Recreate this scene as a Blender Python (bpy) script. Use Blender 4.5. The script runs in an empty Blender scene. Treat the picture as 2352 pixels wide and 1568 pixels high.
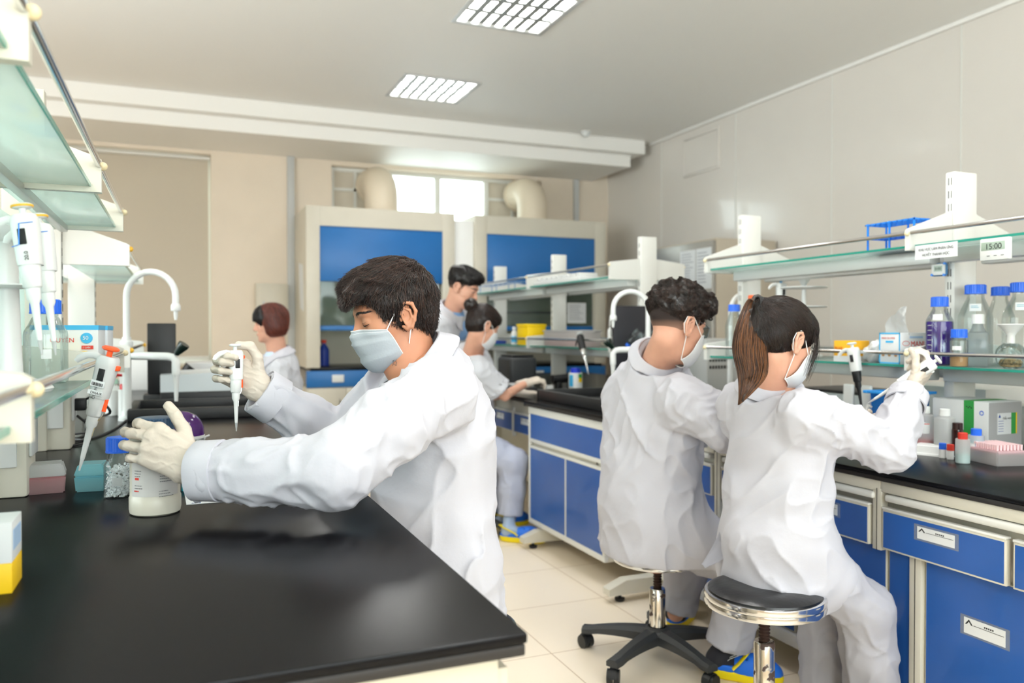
import bpy, bmesh, math, random
import numpy as np
from mathutils import Matrix, Vector
random.seed(7)
rng = np.random.default_rng(11)
PI = math.pi
C = bpy.context.scene.collection
SC = bpy.context.scene
# ------------------------------------------------------------------ camera, world, light, exposure
F_PX, YAW, HORIZON, EYE = 1850.0, math.radians(22.5), 760.0, 1.24
PITCH = math.atan((784 - HORIZON) / F_PX)
cam_data = bpy.data.cameras.new('camera'); cam = bpy.data.objects.new('camera', cam_data); C.objects.link(cam)
cam_data.sensor_width = 36; cam_data.sensor_fit = 'HORIZONTAL'; cam_data.lens = F_PX / 2352 * 36
cam_data.clip_start = 0.05; cam_data.clip_end = 100
cam.location = (0, 0, EYE)
cam.rotation_euler = (PI / 2 - PITCH, 0, -YAW)
cam_data.dof.use_dof = True; cam_data.dof.focus_distance = 1.85; cam_data.dof.aperture_fstop = 3.2
SC.camera = cam
vs = SC.view_settings
SC.display_settings.display_device = 'sRGB'
vs.view_transform = 'Standard'; vs.look = 'None'; vs.gamma = 1; vs.use_curve_mapping = False
vs.exposure = -0.24
wd = bpy.data.worlds.new('sky'); SC.world = wd; wd.use_nodes = True
wd.node_tree.nodes['Background'].inputs[0].default_value = (0.94, 0.96, 1.0, 1)
wd.node_tree.nodes['Background'].inputs[1].default_value = 8.5
SC.cycles.max_bounces = 10; SC.cycles.diffuse_bounces = 5; SC.cycles.glossy_bounces = 5
SC.cycles.transmission_bounces = 10; SC.cycles.transparent_max_bounces = 16
SC.cycles.use_denoising = True; SC.cycles.use_adaptive_sampling = True; SC.cycles.adaptive_threshold = 0.025; SC.cycles.sample_clamp_indirect = 6; SC.cycles.caustics_refractive = False; SC.cycles.caustics_reflective = False

def area_light(name, loc, rot, sx, sy, power, col=(1, 1, 1)):
    l = bpy.data.lights.new(name, 'AREA'); l.shape = 'RECTANGLE'; l.size = sx; l.size_y = sy
    l.energy = power; l.color = col
    o = bpy.data.objects.new(name, l); o.location = loc; o.rotation_euler = rot; C.objects.link(o); return o
# added fill lamps inside unseen front and left windows, tilted up to the ceiling
area_light('front_window_fill', (0.9, -2.3, 1.9), (math.radians(138), 0, 0), 4.6, 1.7, 165, (1.0, 0.985, 0.985))
area_light('side_window_fill', (-2.95, 2.6, 1.9), (0, -math.radians(128), 0), 1.7, 4.8, 125, (1.0, 0.985, 0.985))

# ------------------------------------------------------------------ pixel of the photo (2352x1568) to a point of the room
SY, CY = math.sin(YAW), math.cos(YAW); SP, CP = math.sin(PITCH), math.cos(PITCH)
_f = np.array([SY * CP, CY * CP, -SP]); _r = np.array([CY, -SY, 0.0]); _u = np.cross(_r, _f)
def ray(px, py): return _f + _r * (px - 1176) / F_PX + _u * (784 - py) / F_PX
def P(px, py, d): return np.array([0, 0, EYE]) + ray(px, py) * d
def PX(px, py, X): v = ray(px, py); return P(px, py, X / v[0])
def PY(px, py, Y): v = ray(px, py); return P(px, py, Y / v[1])
def PZ(px, py, Z): v = ray(px, py); return P(px, py, (Z - EYE) / v[2])
def A3(*a): return np.array(a, float)

# ------------------------------------------------------------------ materials
def lin(c):
    if isinstance(c, str):
        c = c.lstrip('#'); c = [int(c[i:i + 2], 16) / 255 for i in (0, 2, 4)]
    return tuple(((x / 12.92) if x <= 0.04045 else ((x + 0.055) / 1.055) ** 2.4) for x in c) + (1,)
MATS = {}
def mat(name, col, rough=0.5, metal=0, trans=0, ior=1.45, spec=0.5, noise=0.0, nscale=20, bump=0.0, bscale=60, col2=None,
        emit=None, estr=0, sss=0, alpha=1, coat=0, stretch=None, sheen=0):
    if name in MATS: return MATS[name]
    m = bpy.data.materials.new(name); m.use_nodes = True; MATS[name] = m
    nt = m.node_tree; b = nt.nodes['Principled BSDF']
    b.inputs['Base Color'].default_value = lin(col); b.inputs['Roughness'].default_value = rough
    b.inputs['Metallic'].default_value = metal; b.inputs['Transmission Weight'].default_value = trans
    b.inputs['IOR'].default_value = ior; b.inputs['Specular IOR Level'].default_value = spec
    b.inputs['Alpha'].default_value = alpha; b.inputs['Coat Weight'].default_value = coat
    if sheen: b.inputs['Sheen Weight'].default_value = sheen
    if sss:
        b.inputs['Subsurface Weight'].default_value = sss; b.inputs['Subsurface Radius'].default_value = (1, .35, .2)
        b.inputs['Subsurface Scale'].default_value = 0.008
    if emit: b.inputs['Emission Color'].default_value = lin(emit); b.inputs['Emission Strength'].default_value = estr
    tc = None
    if noise or bump or col2:
        tc = nt.nodes.new('ShaderNodeTexCoord'); mp = nt.nodes.new('ShaderNodeMapping')
        nt.links.new(tc.outputs['Object'], mp.inputs[0])
        if stretch: mp.inputs['Scale'].default_value = stretch
    if noise or col2:
        n = nt.nodes.new('ShaderNodeTexNoise'); n.inputs['Scale'].default_value = nscale; n.inputs['Detail'].default_value = 4
        nt.links.new(mp.outputs[0], n.inputs['Vector'])
        r = nt.nodes.new('ShaderNodeValToRGB'); c = lin(col)
        if col2: r.color_ramp.elements[0].color = c; r.color_ramp.elements[1].color = lin(col2)
        else:
            r.color_ramp.elements[0].color = tuple(x * (1 - noise) for x in c[:3]) + (1,)
            r.color_ramp.elements[1].color = tuple(min(1, x * (1 + noise)) for x in c[:3]) + (1,)
        r.color_ramp.elements[0].position = 0.35; r.color_ramp.elements[1].position = 0.65
        nt.links.new(n.outputs['Fac'], r.inputs[0]); nt.links.new(r.outputs[0], b.inputs['Base Color'])
    if bump:
        n = nt.nodes.new('ShaderNodeTexNoise'); n.inputs['Scale'].default_value = bscale; n.inputs['Detail'].default_value = 3
        nt.links.new(mp.outputs[0], n.inputs['Vector'])
        bp = nt.nodes.new('ShaderNodeBump'); bp.inputs['Strength'].default_value = bump; bp.inputs['Distance'].default_value = 0.01
        nt.links.new(n.outputs['Fac'], bp.inputs['Height']); nt.links.new(bp.outputs[0], b.inputs['Normal'])
    return m

def thin(name, tint, trans=.8, frost=0.0, rough=.05, gloss=1.0, body='e8f4f1'):
    """thin walled glass or clear plastic: lets light through, reflects by angle, optionally scatters (frost)"""
    if name in MATS: return MATS[name]
    m = bpy.data.materials.new(name); m.use_nodes = True; MATS[name] = m; nt = m.node_tree; nt.nodes.clear()
    out = nt.nodes.new('ShaderNodeOutputMaterial'); tr = nt.nodes.new('ShaderNodeBsdfTransparent'); tr.inputs[0].default_value = lin(tint)
    tl = nt.nodes.new('ShaderNodeBsdfTranslucent'); tl.inputs[0].default_value = lin(body); df = nt.nodes.new('ShaderNodeBsdfDiffuse'); df.inputs[0].default_value = lin(body)
    a = nt.nodes.new('ShaderNodeMixShader'); a.inputs[0].default_value = .3; nt.links.new(tl.outputs[0], a.inputs[1]); nt.links.new(df.outputs[0], a.inputs[2])
    b = nt.nodes.new('ShaderNodeMixShader'); b.inputs[0].default_value = frost; nt.links.new(tr.outputs[0], b.inputs[1]); nt.links.new(a.outputs[0], b.inputs[2])
    g = nt.nodes.new('ShaderNodeBsdfGlossy'); g.inputs['Roughness'].default_value = rough; lw = nt.nodes.new('ShaderNodeLayerWeight'); lw.inputs[0].default_value = .35
    ml = nt.nodes.new('ShaderNodeMath'); ml.operation = 'MULTIPLY'; ml.inputs[1].default_value = .55 * gloss; nt.links.new(lw.outputs['Fresnel'], ml.inputs[0])
    c = nt.nodes.new('ShaderNodeMixShader'); nt.links.new(ml.outputs[0], c.inputs[0]); nt.links.new(b.outputs[0], c.inputs[1]); nt.links.new(g.outputs[0], c.inputs[2])
    nt.links.new(c.outputs[0], out.inputs[0]); return m

# ------------------------------------------------------------------ mesh helpers
def box(bm, lo, hi, bev=0.0, m=0, M=None, seg=2):
    lo, hi = Vector(lo), Vector(hi); c = (lo + hi) / 2; s = hi - lo
    mtx = Matrix.Translation(c) @ Matrix.Diagonal((abs(s.x), abs(s.y), abs(s.z), 1))
    r = bmesh.ops.create_cube(bm, size=1, matrix=(M @ mtx) if M is not None else mtx)
    fs = list({f for v in r['verts'] for f in v.link_faces})
    for f in fs: f.material_index = m
    if bev > 0:
        es = list({e for v in r['verts'] for e in v.link_edges})
        q = bmesh.ops.bevel(bm, geom=es, offset=min(bev, 0.49 * min(abs(s.x), abs(s.y), abs(s.z))), segments=seg, affect='EDGES', profile=0.5)
        for f in q['faces']: f.material_index = m
def frame(d, up=(0, 0, 1)):
    d = Vector(d).normalized(); u = Vector(up)
    if abs(d.dot(u)) > 0.98: u = Vector((1, 0, 0))
    a = d.cross(u).normalized(); b = a.cross(d).normalized(); return a, b, d
def tube(bm, pts, r, n=10, m=0, cap=True, flat=1.0, up=(0, 0, 1)):
    pts = [Vector(p) for p in pts]; N = len(pts); rs = r if hasattr(r, '__len__') else [r] * N
    rings = []; a = None
    for i, p in enumerate(pts):
        t = (pts[min(i + 1, N - 1)] - pts[max(i - 1, 0)])
        if t.length < 1e-9: t = Vector((0, 0, 1))
        t.normalize()
        if a is None: a, b, _ = frame(t, up)
        else:
            a = (a - t * a.dot(t)); a.normalize()
        b = a.cross(t)
        rings.append([bm.verts.new(p + (a * math.cos(2 * PI * k / n) + b * math.sin(2 * PI * k / n) * flat) * rs[i]) for k in range(n)])
    for i in range(N - 1):
        for k in range(n):
            f = bm.faces.new((rings[i][k], rings[i][(k + 1) % n], rings[i + 1][(k + 1) % n], rings[i + 1][k])); f.material_index = m
    if cap:
        for rg in (rings[0][::-1], rings[-1]):
            f = bm.faces.new(rg); f.material_index = m
def cyl(bm, p0, p1, r0, r1=None, n=24, m=0):
    tube(bm, [p0, p1], [r0, r0 if r1 is None else r1], n=n, m=m)
def lathe(bm, prof, loc=(0, 0, 0), n=32, m=0, M=None, cap=True, ms=None):
    """prof: (r, z) list"""
    loc = Vector(loc); rings = []
    def T(v): return (M @ v) if M is not None else v + loc
    for r, z in prof:
        rings.append([bm.verts.new(T(Vector((r * math.cos(2 * PI * k / n), r * math.sin(2 * PI * k / n), z)))) for k in range(n)])
    for i in range(len(prof) - 1):
        for k in range(n):
            f = bm.faces.new((rings[i][k], rings[i][(k + 1) % n], rings[i + 1][(k + 1) % n], rings[i + 1][k]))
            f.material_index = ms[i] if ms else m
    if cap:
        f = bm.faces.new(rings[0][::-1]); f.material_index = ms[0] if ms else m
        f = bm.faces.new(rings[-1]); f.material_index = ms[-1] if ms else m
def prism(bm, poly, off, m=0):
    """poly: 3D points, extruded by off"""
    off = Vector(off); a = [bm.verts.new(Vector(p)) for p in poly]; b = [bm.verts.new(Vector(p) + off) for p in poly]
    fs = [bm.faces.new(a[::-1]), bm.faces.new(b)]
    n = len(poly)
    for i in range(n): fs.append(bm.faces.new((a[i], a[(i + 1) % n], b[(i + 1) % n], b[i])))
    for f in fs: f.material_index = m
def quad(bm, pts, m=0):
    f = bm.faces.new([bm.verts.new(Vector(p)) for p in pts]); f.material_index = m; return f
def sphere(bm, c, r, m=0, u=20, v=12, scale=(1, 1, 1), M=None):
    mt = Matrix.Translation(Vector(c)) @ Matrix.Diagonal((scale[0], scale[1], scale[2], 1))
    if M is not None: mt = M @ mt
    q = bmesh.ops.create_uvsphere(bm, u_segments=u, v_segments=v, radius=r, matrix=mt)
    for f in {f for w in q['verts'] for f in w.link_faces}: f.material_index = m
def link_mesh(name, me, mats, parent=None, world=False, smooth=True, ang=38):
    if not isinstance(mats, (list, tuple)): mats = [mats]
    for m in mats: me.materials.append(m)
    if smooth and len(me.polygons):
        me.polygons.foreach_set('use_smooth', [True] * len(me.polygons))
        if ang: me.set_sharp_from_angle(angle=math.radians(ang))
    o = bpy.data.objects.new(name, me); C.objects.link(o)
    if parent is not None:
        o.parent = parent
        if world: o.matrix_parent_inverse = parent.matrix_basis.inverted()
    return o
def obj(name, bm, mats, parent=None, world=False, smooth=True, ang=38, fix=True):
    if fix: bmesh.ops.recalc_face_normals(bm, faces=bm.faces)
    me = bpy.data.meshes.new(name); bm.to_mesh(me); bm.free()
    return link_mesh(name, me, mats, parent, world, smooth, ang)
def B(): return bmesh.new()
def tag(o, label, cat, group=None):
    o['label'] = label; o['category'] = cat
    if group: o['group'] = group
    return o
def thing(name, label, cat, loc=(0, 0, 0), rotz=0, group=None):
    o = bpy.data.objects.new(name, None); C.objects.link(o); o.empty_display_size = 0.05
    o.location = Vector(loc); o.rotation_euler = (0, 0, rotz)
    o.matrix_basis = Matrix.Translation(Vector(loc)) @ Matrix.Rotation(rotz, 4, 'Z')
    return tag(o, label, cat, group)
def struct(name, bm, mats, parent=None, **k):
    o = obj(name, bm, mats, parent, **k)
    if parent is None: o['kind'] = 'structure'
    return o
def lab(o, s): o['label'] = s; return o
def dup(root, loc=None, rotz=None, label=None, group=None):
    def cp(o, par):
        c = o.copy(); C.objects.link(c)
        if par is not None: c.parent = par
        for ch in kids.get(o.name, []): cp(ch, c)
        return c
    kids = {}
    def walk(o):
        kids[o.name] = [x for x in allobs if x.parent == o]
        for x in kids[o.name]: walk(x)
    allobs = list(C.objects); walk(root)
    r = cp(root, None)
    if loc is not None:
        r.matrix_basis = Matrix.Translation(Vector(loc)) @ Matrix.Rotation(rotz if rotz is not None else root.rotation_euler.z, 4, 'Z')
    if label: r['label'] = label
    if group: r['group'] = group
    return r
def text(name, s, size, loc, xdir, updir, m, parent=None, world=False, depth=0.0004, align='LEFT', sx=1.0):
    """lettering lying in the plane of xdir / updir"""
    cu = bpy.data.curves.new(name, 'FONT'); cu.body = s; cu.size = size; cu.extrude = depth / 2; cu.align_x = align
    cu.space_line = 1.0
    to = bpy.data.objects.new(name, cu); C.objects.link(to); bpy.context.view_layer.update()
    me = bpy.data.meshes.new_from_object(to); C.objects.unlink(to); bpy.data.objects.remove(to)
    x = Vector(xdir).normalized(); u = Vector(updir); u = (u - x * u.dot(x)).normalized(); z = x.cross(u)
    M4 = Matrix.Translation(Vector(loc)) @ Matrix(((x.x, u.x, z.x, 0), (x.y, u.y, z.y, 0), (x.z, u.z, z.z, 0), (0, 0, 0, 1))) @ Matrix.Diagonal((sx, 1, 1, 1))
    me.transform(M4); me.materials.clear()
    return link_mesh(name, me, m, parent, world, smooth=False)

# ------------------------------------------------------------------ implicit surfaces (bodies, clothes, hands)
def smin(a, b, k):
    if k <= 0: return np.minimum(a, b)
    h = np.clip(0.5 + 0.5 * (b - a) / k, 0, 1); return b + (a - b) * h - k * h * (1 - h)
def smax(a, b, k): return -smin(-a, -b, k)
def V(p): return np.asarray(p, np.float32)
def s_cap(p, a, b, ra, rb=None):
    a, b = V(a), V(b); rb = ra if rb is None else rb; d = b - a; q = p - a
    t = np.clip(q @ d / max(float(d @ d), 1e-12), 0, 1)
    return np.linalg.norm(q - t[:, None] * d, axis=1) - (ra + (rb - ra) * t)
def s_ell(p, c, r, R=None):
    q = p - V(c)
    if R is not None: q = q @ V(R)           # R columns = local axes
    r = V(r); k0 = np.linalg.norm(q / r, axis=1); k1 = np.linalg.norm(q / (r * r), axis=1)
    return k0 * (k0 - 1) / np.maximum(k1, 1e-9)
def s_box(p, c, h, r=0, R=None):
    q = p - V(c)
    if R is not None: q = q @ V(R)
    q = np.abs(q) - (V(h) - r)
    return np.linalg.norm(np.maximum(q, 0), axis=1) + np.minimum(q.max(axis=1), 0) - r
def s_loft(p, st, side):
    """stations: (centre, half width along side, half depth); side = unit vector of the wide axis"""
    side = V(side); out = None
    for i in range(len(st) - 1):
        (a, wa, da), (b, wb, db) = st[i], st[i + 1]
        a, b = V(a), V(b); ax = b - a; L2 = float(ax @ ax); axn = ax / math.sqrt(L2)
        s = side - axn * float(side @ axn); s /= np.linalg.norm(s); n = np.cross(axn, s)
        q = p - a; t = np.clip(q @ ax / L2, 0, 1); t = t.astype(np.float32)
        w = wa + (wb - wa) * t; d = da + (db - da) * t
        q = q - t[:, None] * ax; m = np.minimum(w, d)
        v = (np.sqrt((q @ s / w) ** 2 + (q @ n / d) ** 2 + (q @ axn / m) ** 2) - 1) * m
        out = v if out is None else smin(out, v, 0.03)
    return out
def polycap(p, pts, rs, k=0.01):
    out = None
    for i in range(len(pts) - 1):
        v = s_cap(p, pts[i], pts[i + 1], rs[i], rs[i + 1])
        out = v if out is None else smin(out, v, k)
    return out
def surfnet(f, lo, hi, h, proj=2):
    lo, hi = V(lo), V(hi); k = 4
    nc = np.maximum(np.ceil((hi - lo) / (h * k)).astype(int), 2); n = nc * k
    ax = [lo[i] + (np.arange(nc[i]) * k + (k - 1) / 2) * h for i in range(3)]
    G = np.stack(np.meshgrid(*ax, indexing='ij'), -1).reshape(-1, 3).astype(np.float32)
    cv = f(G).reshape(nc)
    Vf = np.repeat(np.repeat(np.repeat(cv, k, 0), k, 1), k, 2)
    near = np.abs(cv) < h * k * 2.2
    idx = np.argwhere(near)
    off = np.stack(np.meshgrid(*[np.arange(k)] * 3, indexing='ij'), -1).reshape(-1, 3)
    for s0 in range(0, len(idx), 6000):
        fi = (idx[s0:s0 + 6000, None, :] * k + off[None]).reshape(-1, 3)
        pv = lo + fi.astype(np.float32) * h
        Vf[fi[:, 0], fi[:, 1], fi[:, 2]] = f(pv.astype(np.float32))
    ins = Vf < 0
    c = ins[:-1, :-1, :-1].astype(np.int8)
    tot = np.zeros_like(c)
    for dx in (0, 1):
        for dy in (0, 1):
            for dz in (0, 1):
                tot += ins[dx:n[0] - 1 + dx, dy:n[1] - 1 + dy, dz:n[2] - 1 + dz]
    act = (tot > 0) & (tot < 8); ci = np.argwhere(act)
    vid = -np.ones(act.shape, np.int32); vid[act] = np.arange(len(ci))
    acc = np.zeros((len(ci), 3), np.float32); cnt = np.zeros(len(ci), np.float32)
    cor = [(0, 0, 0), (1, 0, 0), (0, 1, 0), (1, 1, 0), (0, 0, 1), (1, 0, 1), (0, 1, 1), (1, 1, 1)]
    vals = [Vf[ci[:, 0] + a, ci[:, 1] + b, ci[:, 2] + d] for a, b, d in cor]
    for i in range(8):
        for j in range(i + 1, 8):
            if sum(abs(x - y) for x, y in zip(cor[i], cor[j])) != 1: continue
            a, b = vals[i], vals[j]; m = (a < 0) != (b < 0)
            t = np.where(m, a / np.where(m, a - b, 1), 0)[:, None]
            pt = V(cor[i]) + t * (V(cor[j]) - V(cor[i]))
            acc += np.where(m[:, None], pt, 0); cnt += m
    vs_ = lo + (ci + acc / cnt[:, None]) * h
    quads = []
    for a in range(3):
        b, c2 = (a + 1) % 3, (a + 2) % 3
        sl0 = [slice(None)] * 3; sl1 = [slice(None)] * 3
        sl0[a] = slice(0, -1); sl1[a] = slice(1, None)
        i0, i1 = ins[tuple(sl0)], ins[tuple(sl1)]
        e = np.argwhere(i0 != i1)
        e = e[(e[:, b] > 0) & (e[:, c2] > 0) & (e[:, b] < n[b] - 1) & (e[:, c2] < n[c2] - 1)]
        if not len(e): continue
        flip = i1[e[:, 0], e[:, 1], e[:, 2]]
        db = np.zeros(3, int); db[b] = 1; dc = np.zeros(3, int); dc[c2] = 1
        q = [vid[tuple((e - x).T)] for x in (db * 0, db, db + dc, dc)]
        Q = np.stack(q, 1); Q[flip] = Q[flip][:, ::-1]; quads.append(Q)
    F = np.concatenate(quads); F = F[(F >= 0).all(1)]
    vs_ = vs_.astype(np.float32)
    for _ in range(proj):
        g, v = grad(f, vs_, h * 0.3)
        st = np.clip(v / np.maximum(np.linalg.norm(g, axis=1), 0.3), -h * .6, h * .6)
        gn = g / np.maximum(np.linalg.norm(g, axis=1), 1e-6)[:, None]
        vs_ = (vs_ - gn * st[:, None]).astype(np.float32)
    return vs_, F
def grad(f, p, e):
    v = f(p); g = np.zeros_like(p)
    for sx, sy, sz in ((1, -1, -1), (-1, -1, 1), (-1, 1, -1), (1, 1, 1)):
        d = V((sx, sy, sz)); g += f((p + d * e).astype(np.float32))[:, None] * d
    return g / (4 * e), v
def np_mesh(name, vs_, F, mats, parent=None, world=True, ang=0):
    me = bpy.data.meshes.new(name)
    me.vertices.add(len(vs_)); me.vertices.foreach_set('co', np.asarray(vs_, np.float32).ravel())
    F = np.asarray(F, np.int32); nf, w = F.shape
    me.loops.add(nf * w); me.loops.foreach_set('vertex_index', F.ravel())
    me.polygons.add(nf); me.polygons.foreach_set('loop_start', np.arange(nf, dtype=np.int32) * w)
    me.update(calc_edges=True); me.validate()
    return link_mesh(name, me, mats, parent, world, True, ang)
def implicit(name, f, lo, hi, h, mats, parent=None, proj=2):
    v, F = surfnet(f, lo, hi, h, proj); return np_mesh(name, v, F, mats, parent)
# ================================================================== MATERIALS OF THE ROOM
m_ceil = mat('ceiling paint', 'f2f0ec', .6, bump=.05, bscale=90)
m_cream = mat('cream wall paint', 'e6d9c8', .7, noise=.02, nscale=3, bump=.06, bscale=120)
m_panelwall = mat('grey sandwich panel', 'dfd9d2', .2, noise=.012, nscale=1.5, spec=.8, coat=.3)
m_white = mat('white enamel', 'dfdfda', .4)
m_cab = mat('ivory powder coat', 'd6d2c4', .42, noise=.02, nscale=6)
m_hood = mat('hood ivory enamel', 'd0cabb', .4, noise=.02, nscale=5)
m_blue = mat('blue laminate', '2659a6', .28, noise=.03, nscale=4, coat=.2)
m_blue2 = mat('hood blue panel', '2069ac', .35, noise=.02, nscale=4)
m_black = mat('black phenolic worktop', '0b0b0e', .25, noise=.12, nscale=35, spec=.2)
m_blackedge = mat('black phenolic edge', '262322', .5)
m_alu = mat('anodised aluminium', 'c9c8c4', .32, metal=.85)
m_chrome = mat('chrome', 'dcdcdc', .12, metal=1)
m_dark = mat('black plastic', '1a1b1d', .45)
m_dark2 = mat('charcoal plastic', '303234', .5, bump=.05)
m_wplas = mat('white plastic', 'dfe1e0', .35)
m_gplas = mat('light grey plastic', 'c4c6c6', .4)
m_steel = mat('brushed steel', 'a8a6a2', .35, metal=.8, noise=.05, nscale=8, stretch=(1, 1, 30))
m_glass = thin('clear glass', 'f2faf8')
m_shelfglass = thin('green tinted frosted shelf glass', 'e6f8f4', frost=.55, rough=.1, body='f4fffc')
m_edge = mat('green glass edge', '35b8a4', .15, trans=.35)
m_alu2 = mat('satin white beam', 'd3d6d4', .35, metal=.15)
m_amber = mat('amber bumper', 'f0b93c', .35)
m_knob = mat('ivory knob', 'e8d8b0', .35)
m_blind = mat('roller blind fabric', 'c6bcab', .85, bump=.1, bscale=300)
m_paper = mat('white paper', 'dfe2e4', .8)
m_ink = mat('black ink', '232326', .7)
m_red = mat('red print', 'd23a2c', .5)
m_bluep = mat('sky blue print', '3fb0e4', .5)
m_yellow = mat('yellow plastic', 'f7d000', .4)
m_rackblue = mat('bright blue plastic', '1f83e6', .35)
m_capblue = mat('blue screw cap', '2468e0', .35)
m_orange = mat('orange plastic', 'ff5a24', .35)
m_green = mat('green print', '2f9a46', .5)

# floor: cream tiles with thin joints
m_floor = bpy.data.materials.new('cream floor tiles'); m_floor.use_nodes = True
nt = m_floor.node_tree; pb = nt.nodes['Principled BSDF']; tc = nt.nodes.new('ShaderNodeTexCoord'); mp = nt.nodes.new('ShaderNodeMapping')
mp.inputs['Location'].default_value = (0.18, 0.21, 0)
br = nt.nodes.new('ShaderNodeTexBrick'); br.offset = 0; br.inputs['Scale'].default_value = 1
br.inputs['Brick Width'].default_value = .5; br.inputs['Row Height'].default_value = .5; br.inputs['Mortar Size'].default_value = .0025
br.inputs['Color1'].default_value = lin('f1e3cd'); br.inputs['Color2'].default_value = lin('f4e7d3'); br.inputs['Mortar'].default_value = lin('c4ae90')
nt.links.new(tc.outputs['Object'], mp.inputs[0]); nt.links.new(mp.outputs[0], br.inputs[0]); nt.links.new(br.outputs[0], pb.inputs['Base Color'])
pb.inputs['Roughness'].default_value = .3

# ================================================================== ROOM
XL, XR, YF, YB, H = -3.2, 4.68, -2.6, 8.35, 3.245
bm = B(); box(bm, (XL - .1, YF - .1, -.05), (XR + .1, YB + .3, 0)); struct('floor', bm, m_floor)
lamps = [(1.955, y) for y in (6.445, 4.67, 2.9, 1.12, -.66)] + [(-1.45, y) for y in (6.445, 4.67, 2.9, 1.12, -.66)]
def grid_with_holes(bm, x0, x1, y0, y1, z0, z1, holes):
    xs = sorted({x0, x1} | {h[0] for h in holes} | {h[1] for h in holes}); ys = sorted({y0, y1} | {h[2] for h in holes} | {h[3] for h in holes})
    for i in range(len(xs) - 1):
        for j in range(len(ys) - 1):
            cx, cy = (xs[i] + xs[i + 1]) / 2, (ys[j] + ys[j + 1]) / 2
            if any(h[0] < cx < h[1] and h[2] < cy < h[3] for h in holes): continue
            box(bm, (xs[i], ys[j], z0), (xs[i + 1], ys[j + 1], z1))
bm = B(); grid_with_holes(bm, XL - .1, XR + .1, YF - .1, YB + .3, H, H + .02, [(x - .3, x + .3, y - .3, y + .3) for x, y in lamps]); struct('ceiling', bm, m_ceil)
# right wall of sandwich panels with joints
bm = B(); box(bm, (XR, YF, 0), (XR + .1, YB + .2, H)); struct('wall_right', bm, m_panelwall)
bm = B()
for px in (2207, 1911, 1690, 1520):
    y = PX(px, 400, XR)[1]; box(bm, (XR - .004, y - .004, 0), (XR + .01, y + .004, H))
for y in (1.35, .2, -.95): box(bm, (XR - .004, y - .004, 0), (XR + .01, y + .004, H))
struct('trim_1', bm, m_white)
bm = B(); box(bm, (XR - .025, YF, H - .03), (XR, 7.45, H), .004); struct('trim_2', bm, m_ceil)
def rects_wall(bm, axis, pos, th, a0, a1, holes):
    """wall in the plane y=pos (axis 'y') or x=pos (axis 'x') with holes (a0,a1,z0,z1)"""
    xs = sorted({a0, a1} | {h[0] for h in holes} | {h[1] for h in holes}); zs = sorted({0, H} | {h[2] for h in holes} | {h[3] for h in holes})
    for i in range(len(xs) - 1):
        for j in range(len(zs) - 1):
            cx, cz = (xs[i] + xs[i + 1]) / 2, (zs[j] + zs[j + 1]) / 2
            if any(h[0] < cx < h[1] and h[2] < cz < h[3] for h in holes): continue
            if axis == 'y': box(bm, (xs[i], pos, zs[j]), (xs[i + 1], pos + th, zs[j + 1]))
            else: box(bm, (pos, xs[i], zs[j]), (pos + th, xs[i + 1], zs[j + 1]))
bm = B(); rects_wall(bm, 'y', YB, .22, XL, XR, [(1.46, 3.82, 2.28, 2.94), (-1.9, .30, .92, 2.95)]); struct('wall_back', bm, m_cream)
bm = B(); rects_wall(bm, 'x', XL - .1, .1, YF, YB + .2, [(.2, 5.0, 1.05, 2.75)]); struct('wall_left', bm, m_cream)
bm = B(); rects_wall(bm, 'y', YF - .1, .1, XL, XR, [(-1.4, 3.2, 1.05, 2.75)]); struct('wall_front', bm, m_cream)
# stepped soffit under the ceiling along the back wall
bm = B(); box(bm, (XL, 7.34, 3.105), (XR - .12, YB, H - .001)); struct('trim_3', bm, m_ceil)
bm = B(); box(bm, (XL, 7.47, 2.985), (XR - .22, YB, 3.105)); struct('trim_4', bm, m_ceil)
# big windows of the left and front walls
def win_frame(n, axis, pos, a0, a1, z0, z1, k, depth=.06, inner=None):
    bm = B(); w = .045
    def bar(p0, p1, q0, q1):
        if axis == 'y': box(bm, (p0, pos, q0), (p1, pos + depth, q1), .003)
        else: box(bm, (pos, p0, q0), (pos + depth, p1, q1), .003)
    bar(a0, a1, z0, z0 + w); bar(a0, a1, z1 - w, z1); bar(a0, a0 + w, z0 + w, z1 - w); bar(a1 - w, a1, z0 + w, z1 - w)
    for i in range(1, k):
        c = a0 + (a1 - a0) * i / k; bar(c - w / 2, c + w / 2, z0 + w, z1 - w)
    fr = struct('window_%d' % n, bm, m_white)
    bm = B(); g = depth / 2
    if axis == 'y': box(bm, (a0 + .01, pos + g, z0 + .01), (a1 - .01, pos + g + .006, z1 - .01))
    else: box(bm, (pos + g, a0 + .01, z0 + .01), (pos + g + .006, a1 - .01, z1 - .01))
    obj('pane', bm, m_glass, fr)
win_frame(3, 'x', XL - .08, .2, 5.0, 1.05, 2.75, 4)
win_frame(4, 'y', YF - .08, -1.4, 3.2, 1.05, 2.75, 4)

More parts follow.
